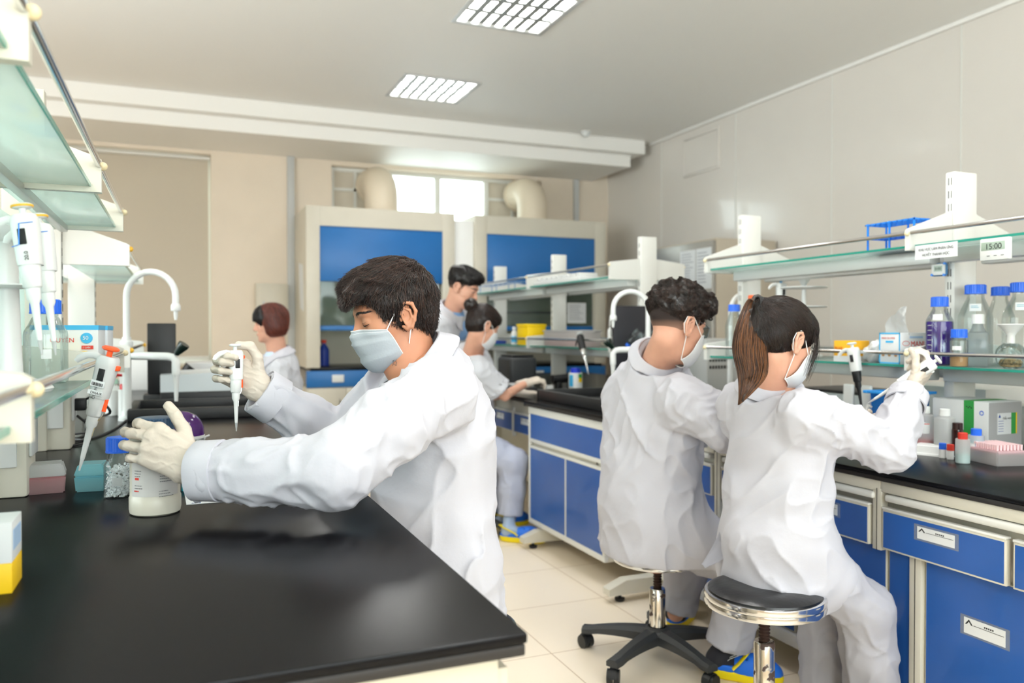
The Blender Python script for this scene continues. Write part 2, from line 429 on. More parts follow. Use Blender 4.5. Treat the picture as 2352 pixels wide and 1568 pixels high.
# clerestory window over the fume hoods
m_wpanel = mat('window filler panel', 'cfc6b6', .6)
w1 = B(); yb = YB + .11
for a0, a1 in ((1.46, 2.03), (3.20, 3.82)):
    box(w1, (a0, yb, 2.28), (a1, yb + .02, 2.94))
fr = struct('window_1', w1, m_wpanel)
bm = B()
for a, b_, z0, z1 in ((1.46, 3.82, 2.28, 2.32), (1.46, 3.82, 2.90, 2.94), (1.46, 1.50, 2.32, 2.9), (3.78, 3.82, 2.32, 2.9), (2.02, 2.07, 2.32, 2.9), (2.585, 2.65, 2.32, 2.9), (3.155, 3.21, 2.32, 2.9)):
    box(bm, (a, yb - .03, z0), (b_, yb + .03, z1), .004)
for x in (1.72, 3.5): box(bm, (x - .015, yb - .02, 2.32), (x + .015, yb, 2.9)); 
box(bm, (1.5, yb - .02, 2.7), (2.02, yb, 2.73)); box(bm, (3.21, yb - .02, 2.7), (3.78, yb, 2.73))
lab(obj('window_frame', bm, m_white, fr), 'white frame with narrow mullions')
for a0, a1 in ((2.06, 2.60), (2.64, 3.17)):
    bm = B(); box(bm, (a0, yb, 2.3), (a1, yb + .005, 2.92)); obj('pane', bm, m_glass, fr)
# window with drawn roller blind at the left of the back wall
bm = B()
for a, b_, z0, z1 in ((-1.9, .30, .92, .97), (-1.9, .30, 2.9, 2.95), (-1.9, -1.85, .97, 2.9), (.25, .30, .97, 2.9)):
    box(bm, (a, YB + .12, z0), (b_, YB + .18, z1), .004)
fr2 = struct('window_2', bm, m_white)
bm = B(); box(bm, (-1.86, YB + .15, .96), (.26, YB + .156, 2.91)); obj('pane', bm, m_glass, fr2)
bm = B(); box(bm, (-1.95, YB - .09, .9), (.36, YB + .12, .93), .006); obj('window_sill', bm, m_hood, fr2)
bt = thing('roller_blind', 'beige roller blind drawn down over the window of the back wall', 'blind', (-.8, YB + .06, 2.92))
bm = B(); cyl(bm, (-1.09, 0, 0), (1.09, 0, 0), .022); obj('roller', bm, mat('blind tube', 'd8d6d0', .4, metal=.3), bt)
bm = B(); box(bm, (-1.07, .012, -1.93), (1.075, .014, 0)); obj('fabric', bm, m_blind, bt)
bm = B(); box(bm, (-1.07, .004, -1.955), (1.075, .022, -1.925), .004); obj('bottom_bar', bm, m_white, bt)
# conduits on the back wall, column between the hoods, corner trim
for i, (px, w) in enumerate(((667, .035), (1321, .03), (1405, .02))):
    x = PY(px, 420, YB)[0]; bm = B(); box(bm, (x - w, YB - .05, 0), (x + w, YB, 2.985), .005); struct('trim_%d' % (5 + i), bm, m_gplas)
bm = B(); box(bm, (2.514, 7.56, 0), (2.716, YB, 2.33), .004); struct('trim_8', bm, mat('bright white paint', 'f4f4f2', .6))
bm = B(); box(bm, (XL, YB - .015, 0), (1.0, YB, .1), .003); struct('baseboard_back', bm, mat('baseboard', 'b5a38a', .5))
# square access hatch and smoke detector
t = thing('access_hatch', 'square painted access hatch high on the grey panel wall', 'hatch', (XR, 5.9, 2.5))
p0, p1 = PX(1572, 320, XR), PX(1654, 290, XR); q1 = PX(1654, 385, XR)
ya, yb2 = p1[1], p0[1]; zt, zb = p1[2], q1[2]
t.location = (XR, (ya + yb2) / 2, zb); t.matrix_basis = Matrix.Translation(t.location)
hw = (yb2 - ya) / 2; hh = zt - zb
bm = B()
for a, b_, c, d in ((-hw, hw, 0, .02), (-hw, hw, hh - .02, hh), (-hw, -hw + .02, .02, hh - .02), (hw - .02, hw, .02, hh - .02)): box(bm, (-.018, a, c), (0, b_, d), .003)
obj('hatch_frame', bm, m_panelwall, t); bm = B(); box(bm, (-.012, -hw + .024, .024), (0, hw - .024, hh - .024)); obj('hatch_door', bm, m_panelwall, t)
q = PZ(1345, 312, 3.2); q = A3(q[0], q[1], H)
t = thing('smoke_detector', 'small white round smoke detector on the ceiling', 'detector', tuple(q))
bm = B(); lathe(bm, [(.05, 0), (.052, -.018), (.04, -.035), (.03, -.05), (.0, -.052)][::1], n=28); obj('detector_body', bm, m_wplas, t)

# recessed louvre lamps
def lamp(x, y, first=None):
    t = thing('ceiling_light', '', 'ceiling light', (x, y, H), PI / 2, 'recessed louvre lamps in the ceiling')
    bm = B()
    for a in ((-.3, -.3, .3, -.285), (-.3, .285, .3, .3), (-.3, -.285, -.285, .285), (.285, -.285, .3, .285)):
        box(bm, (a[0], a[1], -.004), (a[2], a[3], .11))
    box(bm, (-.3, -.3, .11), (.3, .3, .115))
    obj('housing', bm, m_white, t)
    bm = B()
    for a in ((-.32, -.32, .32, -.288), (-.32, .288, .32, .32), (-.32, -.288, -.288, .288), (.288, -.288, .32, .288)): box(bm, (a[0], a[1], -.01), (a[2], a[3], 0), .002)
    obj('lamp_frame', bm, m_gplas, t)
    bm = B()
    for k in (-1, 1):
        x0 = k * .095; prism(bm, [(x0 - .004, -.285, .045), (x0 + .004, -.285, .045), (x0 + .019, -.285, 0), (x0 - .019, -.285, 0)], (0, .57, 0))
    for k in range(1, 7):
        y0 = -.285 + .57 * k / 7; prism(bm, [(-.285, y0 - .003, .035), (-.285, y0 + .003, .035), (-.285, y0 + .019, .001), (-.285, y0 - .019, .001)], (.57, 0, 0))
    obj('louvre', bm, mat('louvre aluminium', '8f9492', .4), t)
    for k in range(3):
        bm = B(); cyl(bm, (-.19 + .19 * k, -.27, .07), (-.19 + .19 * k, .27, .07), .013, n=12); obj('lamp_tube', bm, mat('fluorescent tube', 'ffffff', .5, emit='f6fbff', estr=9), t)
    return t
L0 = lamp(*lamps[0]); L0['label'] = 'louvre ceiling light further back, in front of the stepped soffit'
for i, (x, y) in enumerate(lamps):
    if i == 1: dup(L0, (x, y, H), PI / 2)['label'] = 'louvre ceiling light nearer the camera, cut by the top of the photo'
    elif i: dup(L0, (x, y, H), PI / 2)['label'] = 'louvre ceiling light overhead outside the photo, %s row, %s from the windows' % (('right', 'left')[i > 4], ('fifth', 'fourth', 'third', 'second', 'nearest')[i % 5])
    area_light('lamp_light', (x, y, H + .1), (0, 0, 0), .54, .54, 56, (1, .98, .962))

# ================================================================== FUME HOODS
def fume_hood(x0, x1, label, paper):
    Y0, Y1, zt, zc = 7.52, 8.3, 2.39, .90
    t = thing('fume_hood', label, 'fume hood', ((x0 + x1) / 2, (Y0 + Y1) / 2, 0), 0, 'fume hoods along the back wall')
    w = x1 - x0; fl = x0 + .125; fr_ = x1 - .125; W = True
    bm = B()
    box(bm, (x0, Y0, zc), (fl, Y1, zt), .004); box(bm, (fr_, Y0, zc), (x1, Y1, zt), .004)
    box(bm, (fl, Y0, 2.21), (fr_, Y1, zt)); box(bm, (fl, Y1 - .03, zc), (fr_, Y1, 2.21)); box(bm, (fl, Y0 + .1, 2.1), (fr_, Y1, 2.21))
    obj('hood_body', bm, m_hood, t, W)
    bm = B(); box(bm, (fl, Y0 + .012, 1.70), (fr_, Y0 + .03, 2.21), .003); obj('upper_panel', bm, m_blue2, t, W)
    bm = B(); box(bm, (fl + .01, Y0 + .05, 1.28), (fr_ - .01, Y0 + .056, 1.72)); sg = obj('sash', bm, thin('sash glass', 'dfe9e6', frost=.08), t, W)
    bm = B(); box(bm, (fl + .005, Y0 + .04, 1.245), (fr_ - .005, Y0 + .07, 1.29), .004); obj('sash_handle', bm, m_blue2, t, W)
    bm = B(); box(bm, (x0 + .04, Y0 + .01, zc - .03), (x1 - .04, Y1 - .03, zc + .006), .004); obj('worktop', bm, m_black, t, W)
    bm = B(); box(bm, (x0, Y0 - .002, .72), (x1, Y0 + .02, zc - .028), .003); sp = obj('socket_panel', bm, m_blue2, t, W)
    for fx in (.2, .47, .75):
        bm = B(); cx = x0 + w * fx; box(bm, (cx - .055, Y0 - .012, .765), (cx + .055, Y0 - .002, .835), .006); lab(obj('socket', bm, m_wplas, sp), 'white socket plate')
    bm = B(); box(bm, (x0, Y0 + .02, .05), (x1, Y1, .72), .004); obj('base_cabinet', bm, m_hood, t, W)
    for k in range(4):
        a = x0 + .008 + (w - .016) / 4 * k; bm = B(); box(bm, (a + .003, Y0 + .002, .07), (a + (w - .016) / 4 - .003, Y0 + .02, .712), .003)
        d = obj('door', bm, m_hood, t, W)
        hx = a + ((w - .016) / 4 - .06 if k % 2 == 0 else .06); bm = B(); tube(bm, [(hx, Y0 + .002, .47), (hx, Y0 - .025, .48), (hx, Y0 - .025, .6), (hx, Y0 + .002, .61)], .006, n=8)
        obj('handle', bm, m_chrome, d)
    bm = B(); box(bm, (x0 + .02, Y0 + .06, 0), (x1 - .02, Y1, .05)); obj('plinth', bm, m_dark2, t, W)
    return t
h1 = fume_hood(1.08, 2.51, 'ivory fume hood with blue upper panel, directly behind the masked man', 0)
h2 = fume_hood(2.72, 4.19, 'ivory fume hood with blue upper panel, at the right corner of the back wall', 0)
def duct(x, label):
    t = thing('exhaust_duct', label, 'duct', (x, 7.95, 2.39), 0, 'duct elbows over the fume hoods')
    pts = [Vector((0, 0, 0)), Vector((0, 0, .12))]
    for k in range(9):
        a = PI / 2 * k / 8; pts.append(Vector((0, .21 - .21 * math.cos(a), .15 + .21 * math.sin(a))))
    pts.append(Vector((0, .375, .36)))
    bm = B(); tube(bm, pts, .165, n=32); obj('elbow', bm, mat('duct pvc', 'dfd2bd', .35, bump=.03), t)
    bm = B(); cyl(bm, (0, 0, 0), (0, 0, .04), .19, n=32); lab(obj('flange', bm, mat('duct flange', 'd8ccb8', .4), t), 'thicker rim')
    bm = B(); cyl(bm, (0, .36, .36), (0, .39, .36), .18, n=32); lab(obj('flange', bm, mat('duct flange', ''), t), 'thicker rim')
duct(1.88, 'cream duct elbow rising from the left fume hood'); duct(3.53, 'cream duct elbow rising from the right fume hood')
# papers and things on the hoods
def paper(name, pts, label, parent=None, cat='paper', lines=10):
    """pts: 4 world corners (tl, tr, br, bl)"""
    tl, tr, br_, bl = [Vector(p) for p in pts]
    t = thing(name, label, cat, tuple(bl)) if parent is None else parent
    n = (tr - tl).cross(bl - tl).normalized()
    if n.dot(Vector((0, 0, EYE)) - tl) < 0: n = -n
    bm = B(); prism(bm, [p for p in (tl, tr, br_, bl)], tuple(-n * .0015)); obj('sheet', bm, m_paper, t, True, smooth=False)
    if lines:
        bm = B(); 
        for k in range(lines):
            f0 = .1 + .8 * k / lines; f1 = f0 + .25 / lines; e = random.uniform(.6, .88) if k else .7
            def at(u, v): return tl + (tr - tl) * u + (bl - tl) * v + n * .0006
            quad(bm, [at(.1, f0), at(e, f0), at(e, f1), at(.1, f1)])
        obj('print', bm, mat('grey print', 'a3a6ad', .8), t, True, smooth=False)
    return t
def wall_rect_y(px0, py0, px1, py1, Y):
    a, b_ = PY(px0, py0, Y), PY(px1, py1, Y); return [(a[0], Y, a[2]), (b_[0], Y, a[2]), (b_[0], Y, b_[2]), (a[0], Y, b_[2])]
def wall_rect_x(px0, py0, px1, py1, X):
    a, b_ = PX(px0, py0, X), PX(px1, py1, X); return [(X, a[1], a[2]), (X, b_[1], a[2]), (X, b_[1], b_[2]), (X, a[1], b_[2])]
paper('paper_notice', wall_rect_y(975, 640, 1008, 745, 7.565), 'paper sheet behind the glass sash of the left fume hood')
paper('paper_notice', wall_rect_y(1303, 695, 1346, 742, 7.565), 'printed sheet on the sash of the right fume hood beside a shelf post')
# long shelf bar seen inside right hood
bm = B(); box(bm, (2.86, 7.75, 1.42), (4.05, 7.79, 1.45), .004); obj('inner_bar', bm, m_dark2, h2, True)
# electric cabinet on the back wall, notice on side of hood
q = wall_rect_y(588, 650, 662, 752, YB - .12)
x0, z1, x1, z0 = q[0][0], q[0][2], q[1][0], q[2][2]
t = thing('electric_cabinet', 'pale grey metal wall cabinet above the woman with red hair', 'cabinet', ((x0 + x1) / 2, YB, z0))
bm = B(); box(bm, (x0, YB - .12, z0), (x1, YB, z1), .006); obj('cabinet_body', bm, m_hood, t, True)
bm = B(); box(bm, (x0 + .03, YB - .13, z0 + .03), (x1 - .03, YB - .12, z1 - .03), .004); d = obj('door', bm, m_hood, t, True)
bm = B(); box(bm, (x0 + .06, YB - .14, (z0 + z1) / 2 - .04), (x0 + .08, YB - .13, (z0 + z1) / 2 + .04), .003); obj('handle', bm, m_gplas, d)
paper('clipboard', [(1.078, 8.0, 1.9), (1.078, 7.72, 1.86), (1.078, 7.66, 1.42), (1.078, 7.9, 1.46)], 'sheet of paper hanging on the left side of the fume hood', cat='paper', lines=0)
# tall cabinet with a steel door at the right wall
fx0 = 4.0; fy0, fy1 = 5.42, 6.28
t = thing('cold_cabinet', 'tall beige cabinet with brushed steel door against the grey wall', 'cabinet', (4.34, 5.85, 0))
bm = B(); box(bm, (fx0 + .04, fy0, .1), (XR - .03, fy1, 2.0), .01); obj('cabinet_body', bm, mat('beige steel', 'bcb1a0', .3), t, True)
bm = B(); box(bm, (fx0, fy0, .12), (fx0 + .038, fy1, 1.98), .008); d = obj('door', bm, m_steel, t, True)
bm = B(); tube(bm, [(fx0, fy0 + .08, .9), (fx0 - .04, fy0 + .08, .93), (fx0 - .04, fy0 + .08, 1.3), (fx0, fy0 + .08, 1.33)], .012); obj('handle', bm, m_chrome, d)
bm = B()
for x in (fx0 + .08, XR - .1):
    for y in (fy0 + .06, fy1 - .06): cyl(bm, (x, y, 0), (x, y, .1), .025, n=12)
obj('foot', bm, m_dark, t, True)
paper('paper_notice', wall_rect_x(1562, 578, 1597, 652, fx0 - .002), 'left one of two printed sheets taped to the steel door')
paper('paper_notice', wall_rect_x(1599, 572, 1634, 662, fx0 - .002), 'right one of two printed sheets taped to the steel door')

# ================================================================== WORKTOPS AND CABINETS
def worktop(x0, x1, y0, y1, z, label, th=.03):
    t = thing('worktop', label, 'worktop', ((x0 + x1) / 2, (y0 + y1) / 2, z - th))
    bm = B(); box(bm, (x0, y0, z - th * .45), (x1, y1, z), .003); obj('top_slab', bm, m_black, t, True)
    bm = B(); box(bm, (x0 + .002, y0 + .002, z - th), (x1 - .002, y1 - .002, z - th * .45 - .001), .003); obj('lower_slab', bm, m_blackedge, t, True)
    return t
LZ, RZ = .86, .80
# left island
worktop(-1.28, .405, .925, 6.9, LZ, 'black worktop in the foreground, where the masked man leans over')
worktop(2.025, 3.60, -.3, 3.54, RZ, 'black worktop of the nearer right bench, under the pipetting woman')
FZ = .83
t = thing('worktop', 'black worktop of the further right bench, in front of the fume hoods', 'worktop', (2.8, 5.3, FZ - .03))
L_ = [(1.885, 3.415), (2.02, 3.415), (2.02, 3.55), (3.72, 3.55), (3.72, 7.2), (1.96, 7.2), (1.96, 4.37), (1.885, 4.37)]
bm = B(); prism(bm, [(x, y, FZ - .0135) for x, y in L_], (0, 0, .0135)); obj('top_slab', bm, m_black, t, True)
bm = B(); prism(bm, [(x, y, FZ - .03) for x, y in L_], (0, 0, .016)); obj('lower_slab', bm, m_blackedge, t, True)
def labels_(bm_parent, X, y0, y1, z0, z1, s):
    pass
m_tape = mat('clear tape', 'b9c6dd', .25, alpha=.28)
def name_plate(parent, X, yc, zc, w, h):
    bm = B(); box(bm, (X - .0006, yc - w / 2 - .012, zc - h / 2 - .006), (X, yc + w / 2 + .012, zc + h / 2 + .006)); obj('tape', bm, m_tape, parent)
    bm = B(); box(bm, (X - .0014, yc - w / 2, zc - h / 2), (X - .0006, yc + w / 2, zc + h / 2)); pl = lab(obj('label_card', bm, m_paper, parent), 'white paper label with a dark logo')
    bm = B(); box(bm, (X - .0018, yc - w / 2 + .004, zc + h * .1), (X - .0014, yc + w / 2 - .03, zc + h * .13))
    # triangular A shaped logo
    yl = yc + w / 2 - .016
    for s in (-1, 1): prism(bm, [(X - .0014, yl, zc + h * .42), (X - .0014, yl + s * .012, zc + h * .08), (X - .0014, yl + s * .007, zc + h * .08), (X - .0014, yl, zc + h * .28)], (-.0005, 0, 0))
    for k in range(5): box(bm, (X - .0018, yc - .028 + k * .006, zc + h * .2), (X - .0014, yc - .024 + k * .006, zc + h * .3))
    obj('print', bm, m_ink, parent)
# cabinet of a drawer: hangs below the worktop, with its own finger rail
def drawer(parent, X, y0, y1, z0, z1, plate=True):
    bm = B(); box(bm, (X, y0 + .006, z0), (X + .018, y1 - .006, z1), .002, 1); box(bm, (X - .0015, y0 + .012, z0 + .006), (X + .002, y1 - .012, z1 - .007), 0, 0)
    d = obj('drawer', bm, [m_blue, m_cab], parent, True)
    bm = B(); box(bm, (X - .004, y0 + .006, z1), (X + .02, y1 - .006, z1 + .007), .002); lab(obj('drawer_rim', bm, m_white, d), 'white upper edge')
    if plate: name_plate(d, X - .0015, (y0 + y1) / 2 + .01, (z0 + z1) / 2 + .02, .125, .036)
    return d
def base_unit(x0, X1, y0, y1, zt, label, doors, plates=(), zb=.10, drawers=None):
    """cabinet run below a worktop: frame, rail, drawers, doors; front plane X=x0"""
    t = thing('base_cabinet', label, 'cabinet', ((x0 + X1) / 2, (y0 + y1) / 2, 0), 0, 'blue base cabinets under the right benches')
    bm = B()
    box(bm, (x0 + .02, y0, zb), (X1, y1, zt - .035), .002)
    obj('carcass', bm, m_cab, t, True)
    bm = B(); box(bm, (x0 - .035, y0, zt - .035), (x0 + .04, y1, zt), .003); lab(obj('apron', bm, m_cab, t, True), 'ivory steel apron under the worktop')
    bm = B(); box(bm, (x0 - .045, y0 + .02, zt - .06), (x0 + .03, y1 - .02, zt - .038), .008, seg=3); obj('finger_rail', bm, m_white, t, True)
    bm = B(); box(bm, (x0 - .02, y0, zb - .005), (x0 + .02, y1, zb + .04), .003); obj('bottom_rail', bm, m_white, t, True)
    for a, b_ in (drawers or []): 
        drawer(t, x0 - .04, a, b_, zt - .21, zt - .085, True)
    zd = zt - .215
    for k, (a, b_) in enumerate(doors):
        bm = B(); box(bm, (x0, a + .004, zb + .042), (x0 + .018, b_ - .004, zd), .002, 1); box(bm, (x0 - .0015, a + .008, zb + .046), (x0 + .002, b_ - .008, zd - .004))
        d = obj('door', bm, [m_blue, m_cab], t, True)
        if k in plates: name_plate(d, x0 - .0015, PX(2262, 1450, x0)[1], PX(2262, 1450, x0)[2], .125, .045)
    return t
FX = 2.07
def post(parent, X, y0, y1, z0, z1):
    bm = B(); box(bm, (X, y0, z0), (X + .03, y1, z1), .003); box(bm, (X - .001, (y0 + y1) / 2 - .001, z0), (X + .01, (y0 + y1) / 2 + .001, z1), 0, 1); obj('frame_post', bm, [m_cab, m_blackedge], parent, True)
cb = base_unit(FX, 2.62, .35, 1.887, RZ - .03, 'blue cabinet with two label cards at the right edge of the photo', [(.45, 1.1), (1.13, 1.755), (1.80, 1.8895)], (1,), drawers=[(.55, .98), (1.01, 1.455), (1.462, 1.883)])
post(cb, FX - .012, 1.757, 1.80, .1, .56)
post(cb, FX - .035, 1.885, 1.92, .55, .745)
cb = base_unit(FX, 2.62, 1.8905, 2.70, RZ - .03, 'blue cabinet behind the legs of the woman with the ponytail', [(1.891, 2.29), (2.30, 2.695)], drawers=[(1.924, 2.30), (2.31, 2.69)])
post(cb, FX - .035, 2.70, 2.738, .1, .745)
cb = base_unit(FX, 2.62, 2.74, 3.40, RZ - .03, 'blue cabinet next to the projecting sink cabinet, behind a stool column', [(2.75, 3.05), (3.06, 3.37)], drawers=[(2.745, 3.05), (3.06, 3.37)])
# sink cabinet of the further bench
t = thing('sink_cabinet', 'blue cabinet with white frame projecting into the aisle, holding the sink', 'cabinet', (2.3, 3.88, 0))
sx = 1.91; y0, y1, zb = 3.43, 4.35, .113
bm = B(); box(bm, (sx + .02, y0, zb), (2.06, 3.54, .80), .003); box(bm, (sx + .02, 3.56, zb), (2.75, y1, .80), .003); obj('carcass', bm, m_cab, t, True)
bm = B()
for a, b_, c, d in ((y0, y1, zb, zb + .03), (y0, y1, .755, .80), (y0, y0 + .022, zb + .03, .755), (y1 - .022, y1, zb + .03, .755), (y0 + .022, y1 - .022, .555, .572), (y0 + .022, y1 - .022, .59, .612)):
    box(bm, (sx - .004, a, c), (sx + .02, b_, d), .003)
obj('front_frame', bm, m_white, t, True)
bm = B(); box(bm, (sx, y0 + .02, .61), (sx + .018, y1 - .02, .757)); lab(obj('front_panel', bm, m_blue, t, True), 'wide blue panel')
ym = 3.86
for a, b_ in ((y0 + .022, ym - .006), (ym + .006, y1 - .022)):
    bm = B(); box(bm, (sx, a, zb + .03), (sx + .018, b_, .556)); obj('door', bm, m_blue, t, True)
bm = B(); box(bm, (sx - .003, ym - .006, zb + .02), (sx + .019, ym + .006, .56)); obj('mullion', bm, m_white, t, True)
# drawers beyond with open knee space
t = thing('drawer_unit', 'pair of small blue drawers above the knees of the woman with the bun', 'drawers', (2.3, 5.0, 0))
bm = B(); box(bm, (2.02, 4.37, .70), (2.6, 6.4, .798), .003); obj('apron', bm, m_cab, t, True)
for k in range(3): drawer(t, 2.0, 4.4 + .42 * k, 4.8 + .42 * k, .59, .715, True)
bm = B(); box(bm, (2.02, 6.38, .05), (2.6, 6.42, .7), .003); box(bm, (2.55, 4.37, .05), (2.6, 6.38, .7)); obj('side_panel', bm, m_cab, t, True)
bm = B()
for y in (4.83, 5.25, 5.67): box(bm, (2.005, y - .012, .56), (2.03, y + .012, .745), .002)
obj('frame_post', bm, m_white, t, True)
# feet of the steel bench frame with levelling glides
def foot(Y, label, X0=1.80, X1=2.56):
    t = thing('frame_support', label, 'bench foot', (X0 + .3, Y, 0), 0, 'ivory feet of the bench frame')
    bm = B(); prism(bm, [(X0, Y - .03, .035), (X0, Y - .03, .065), (X0 + .09, Y - .03, .10), (X1, Y - .03, .10), (X1, Y - .03, .035)], (0, .06, 0)); obj('foot_bar', bm, m_cab, t, True)
    for xg in (X0 + .07, X1 - .07):
        bm = B(); cyl(bm, (xg, Y, 0), (xg, Y, .014), .02, .024, n=16); cyl(bm, (xg, Y, .013), (xg, Y, .036), .008, n=10); obj('glide', bm, m_dark, t, True)
foot(3.22, 'ivory bench foot beside the chrome stool column'); foot(4.2, 'ivory bench foot beside the yellow and blue clog')
# left island cabinets
t = thing('base_cabinet', 'ivory cabinet under the near corner of the foreground worktop', 'cabinet', (-.05, 1.2, 0))
bm = B(); box(bm, (-1.2, .94, .06), (.372, 1.42, LZ - .031), .004); obj('carcass', bm, mat('ivory laminate', 'c9c0ac', .45), t, True)
bm = B(); box(bm, (.373, .95, .1), (.388, 1.4, LZ - .05), .002); obj('door', bm, mat('ivory laminate', ''), t, True)
bm = B(); box(bm, (-1.15, 1.03, 0), (.3, 1.38, .06)); obj('plinth', bm, m_dark2, t, True)
t = thing('base_cabinet', 'ivory cabinet run below the sink end of the left bench', 'cabinet', (-.4, 4.7, 0))
bm = B(); box(bm, (-1.2, 2.85, .06), (-.05, 6.8, LZ - .03), .004); obj('carcass', bm, mat('ivory laminate', ''), t, True)
bm = B(); box(bm, (-1.15, 2.9, 0), (-.1, 6.75, .06)); obj('plinth', bm, m_dark2, t, True)

# ================================================================== SHELF UNITS
def shelf_unit(c, posts, zs, y_ends, zbase, label, post_top, raceway=0.0, zrail=(.045, .045), beams=True, right=True, amber=False, peak=.135):
    """double sided glass shelf rack on the middle of an island; zs = glass tops"""
    t = thing('shelf_rack', label, 'shelf rack', (c, (posts[0] + posts[-1]) / 2, zbase), 0, 'glass shelf racks on the benches')
    for y in posts:
        bm = B(); box(bm, (c - .06, y - .022, zbase), (c + .06, y + .022, post_top), .005)
        for sgn in (-1, 1):
            for zz in np.arange(zbase + .35, post_top - .05, .05):
                for yy in (-.006, .006):
                    box(bm, (c + sgn * .0605 - .0005, y + yy - .0012, zz), (c + sgn * .0605 + .0005, y + yy + .0012, zz + .028), 0, 1)
        obj('post', bm, [m_white if right else m_cab, m_ink], t, True)
        if raceway:
            bm = B(); box(bm, (c - .125, y - .01, zbase), (c + .125, y + .11, zbase + .28), .008); r_ = obj('raceway', bm, m_cab, t, True)
            bm = B(); box(bm, (c + .125, y + .005, zbase + .09), (c + .132, y + .095, zbase + .21), .004)
            box(bm, (c + .02, y - .017, zbase + .07), (c + .105, y - .01, zbase + .2), .004)
            s_ = lab(obj('socket', bm, m_wplas, r_), 'white socket plate')
    seg = [(y_ends[0], posts[0])] if y_ends[0] < posts[0] - .05 else []
    seg += [(posts[i], posts[i + 1]) for i in range(len(posts) - 1)]
    if y_ends[1] > posts[-1] + .05: seg += [(posts[-1], y_ends[1])]
    for z, rz in zip(zs, zrail):
        for y in posts:
            for sg in (-1, 1):
                bm = B()
                prism(bm, [(c + sg * .28, y - .012, z - .02), (c + sg * .28, y - .012, z + rz + .012), (c + sg * .27, y - .012, z + rz + .018), (c + sg * .062, y - .012, z + (peak if z > 1.4 else .088)), (c + sg * .062, y - .012, z - .02)], (0, .024, 0))
                br_ = obj('bracket', bm, m_white if right else m_cab, t, True)
                bm = B(); sphere(bm, (c + sg * .283, y, z + rz - .002), .010, u=12, v=8); obj('knob', bm, m_amber if amber else m_knob, br_)
        for a, b_ in seg:
            for sg in (-1, 1):
                bm = B(); x0, x1 = sorted((c + sg * .062, c + sg * .255)); box(bm, (x0, a + .014, z - .008), (x1, b_ - .014, z), .001)
                g = obj('glass_shelf', bm, m_shelfglass, t, True)
                bm = B(); xe = c + sg * .2565; box(bm, (xe - .0015, a + .014, z - .0085), (xe + .0015, b_ - .014, z + .0005)); lab(obj('glass_edge', bm, m_edge, g), 'bright green polished edge')
                bm = B(); cyl(bm, (c + sg * .275, a + .012, z + rz), (c + sg * .275, b_ - .012, z + rz), .0075, n=14); obj('guard_rail', bm, m_chrome, t, True)
            if beams:
                bm = B(); box(bm, (c - .13, a + .03, z - .062), (c - .07, b_ - .03, z - .009), .006); box(bm, (c + .07, a + .03, z - .062), (c + .13, b_ - .03, z - .009), .006); obj('beam', bm, m_alu2, t, True)
    return t
RC = 2.80
near_rack = shelf_unit(RC, [1.0, 2.22, 3.47], (1.112, 1.561), (-.2, 3.47), RZ, 'glass shelf rack above the nearer right bench, holding the purple bottle', 1.85)
far_rack = shelf_unit(RC + .02, [4.51, 5.83, 7.10], (1.125, 1.59), (4.51, 7.10), FZ, 'glass shelf rack above the further right bench, in front of the right fume hood', 1.85, zrail=(.055, .075), peak=.118)
LC = -.445
left_rack = shelf_unit(LC, [1.135, 2.13, 2.93], (1.125, 1.585), (.2, 2.93), LZ, 'glass shelf rack over the foreground bench at the left edge', 2.0, raceway=1, beams=False, right=False)
left2 = shelf_unit(LC, [3.3, 4.55], (1.125, 1.50), (3.3, 4.55), LZ, 'second shelf rack further back on the left bench, behind the white faucet', 1.62, raceway=0, beams=False, right=True, amber=True)
bm = B(); box(bm, (-.345, .25, 1.553), (-.322, 2.9, 1.575), .002); lab(obj('support_strip', bm, m_alu, left_rack, True), 'long satin metal strip under the glass')
m_part = thin('frosted partition glass', 'e4f6f2', frost=.6, rough=.2, body='eefaf7')
for a, b_ in ((.3, 1.11), (1.16, 2.10), (2.16, 2.90)):
    for z0, z1 in ((LZ + .30, 1.11), (1.13, 1.57)):
        bm = B(); box(bm, (LC - .003, a, z0), (LC + .003, b_, z1)); obj('glass_partition', bm, m_part, left_rack, True)
# ================================================================== THINGS ON THE BENCHES AND SHELVES
m_lglass = thin('laboratory glass', 'f8fdfd', frost=.03, gloss=1.15)
m_frostp = thin('frosted plastic', 'f6f8f8', frost=.78, rough=.3, body='fcfdfd')
def lap(o): return o
def col(px, X, z):
    """point of the plane x=X seen in pixel column px, at height z"""
    p = PX(px, 760, X); return A3(p[0], p[1], z)
def base(px, py, Z, r=0):
    p = PZ(px, py, Z); d = p[:2] / np.linalg.norm(p[:2]); return A3(p[0] + d[0] * r, p[1] + d[1] * r, Z)
def cam_dir(p):
    d = A3(-p[0], -p[1], 0); return d / np.linalg.norm(d)
def ribbed_cap(bm, r, z0, z1, n=28):
    a = []
    for k in range(n * 2):
        rr = r * (1.0 if k % 2 else .955); t = 2 * PI * k / (n * 2); a.append((rr * math.cos(t), rr * math.sin(t), z0))
    prism(bm, a, (0, 0, (z1 - z0) * .93)); lathe(bm, [(r * .95, z0 + (z1 - z0) * .93), (r * .9, z1)], n=n); lathe(bm, [(r * 1.03, z0 - .004), (r * 1.03, z0)], n=n)
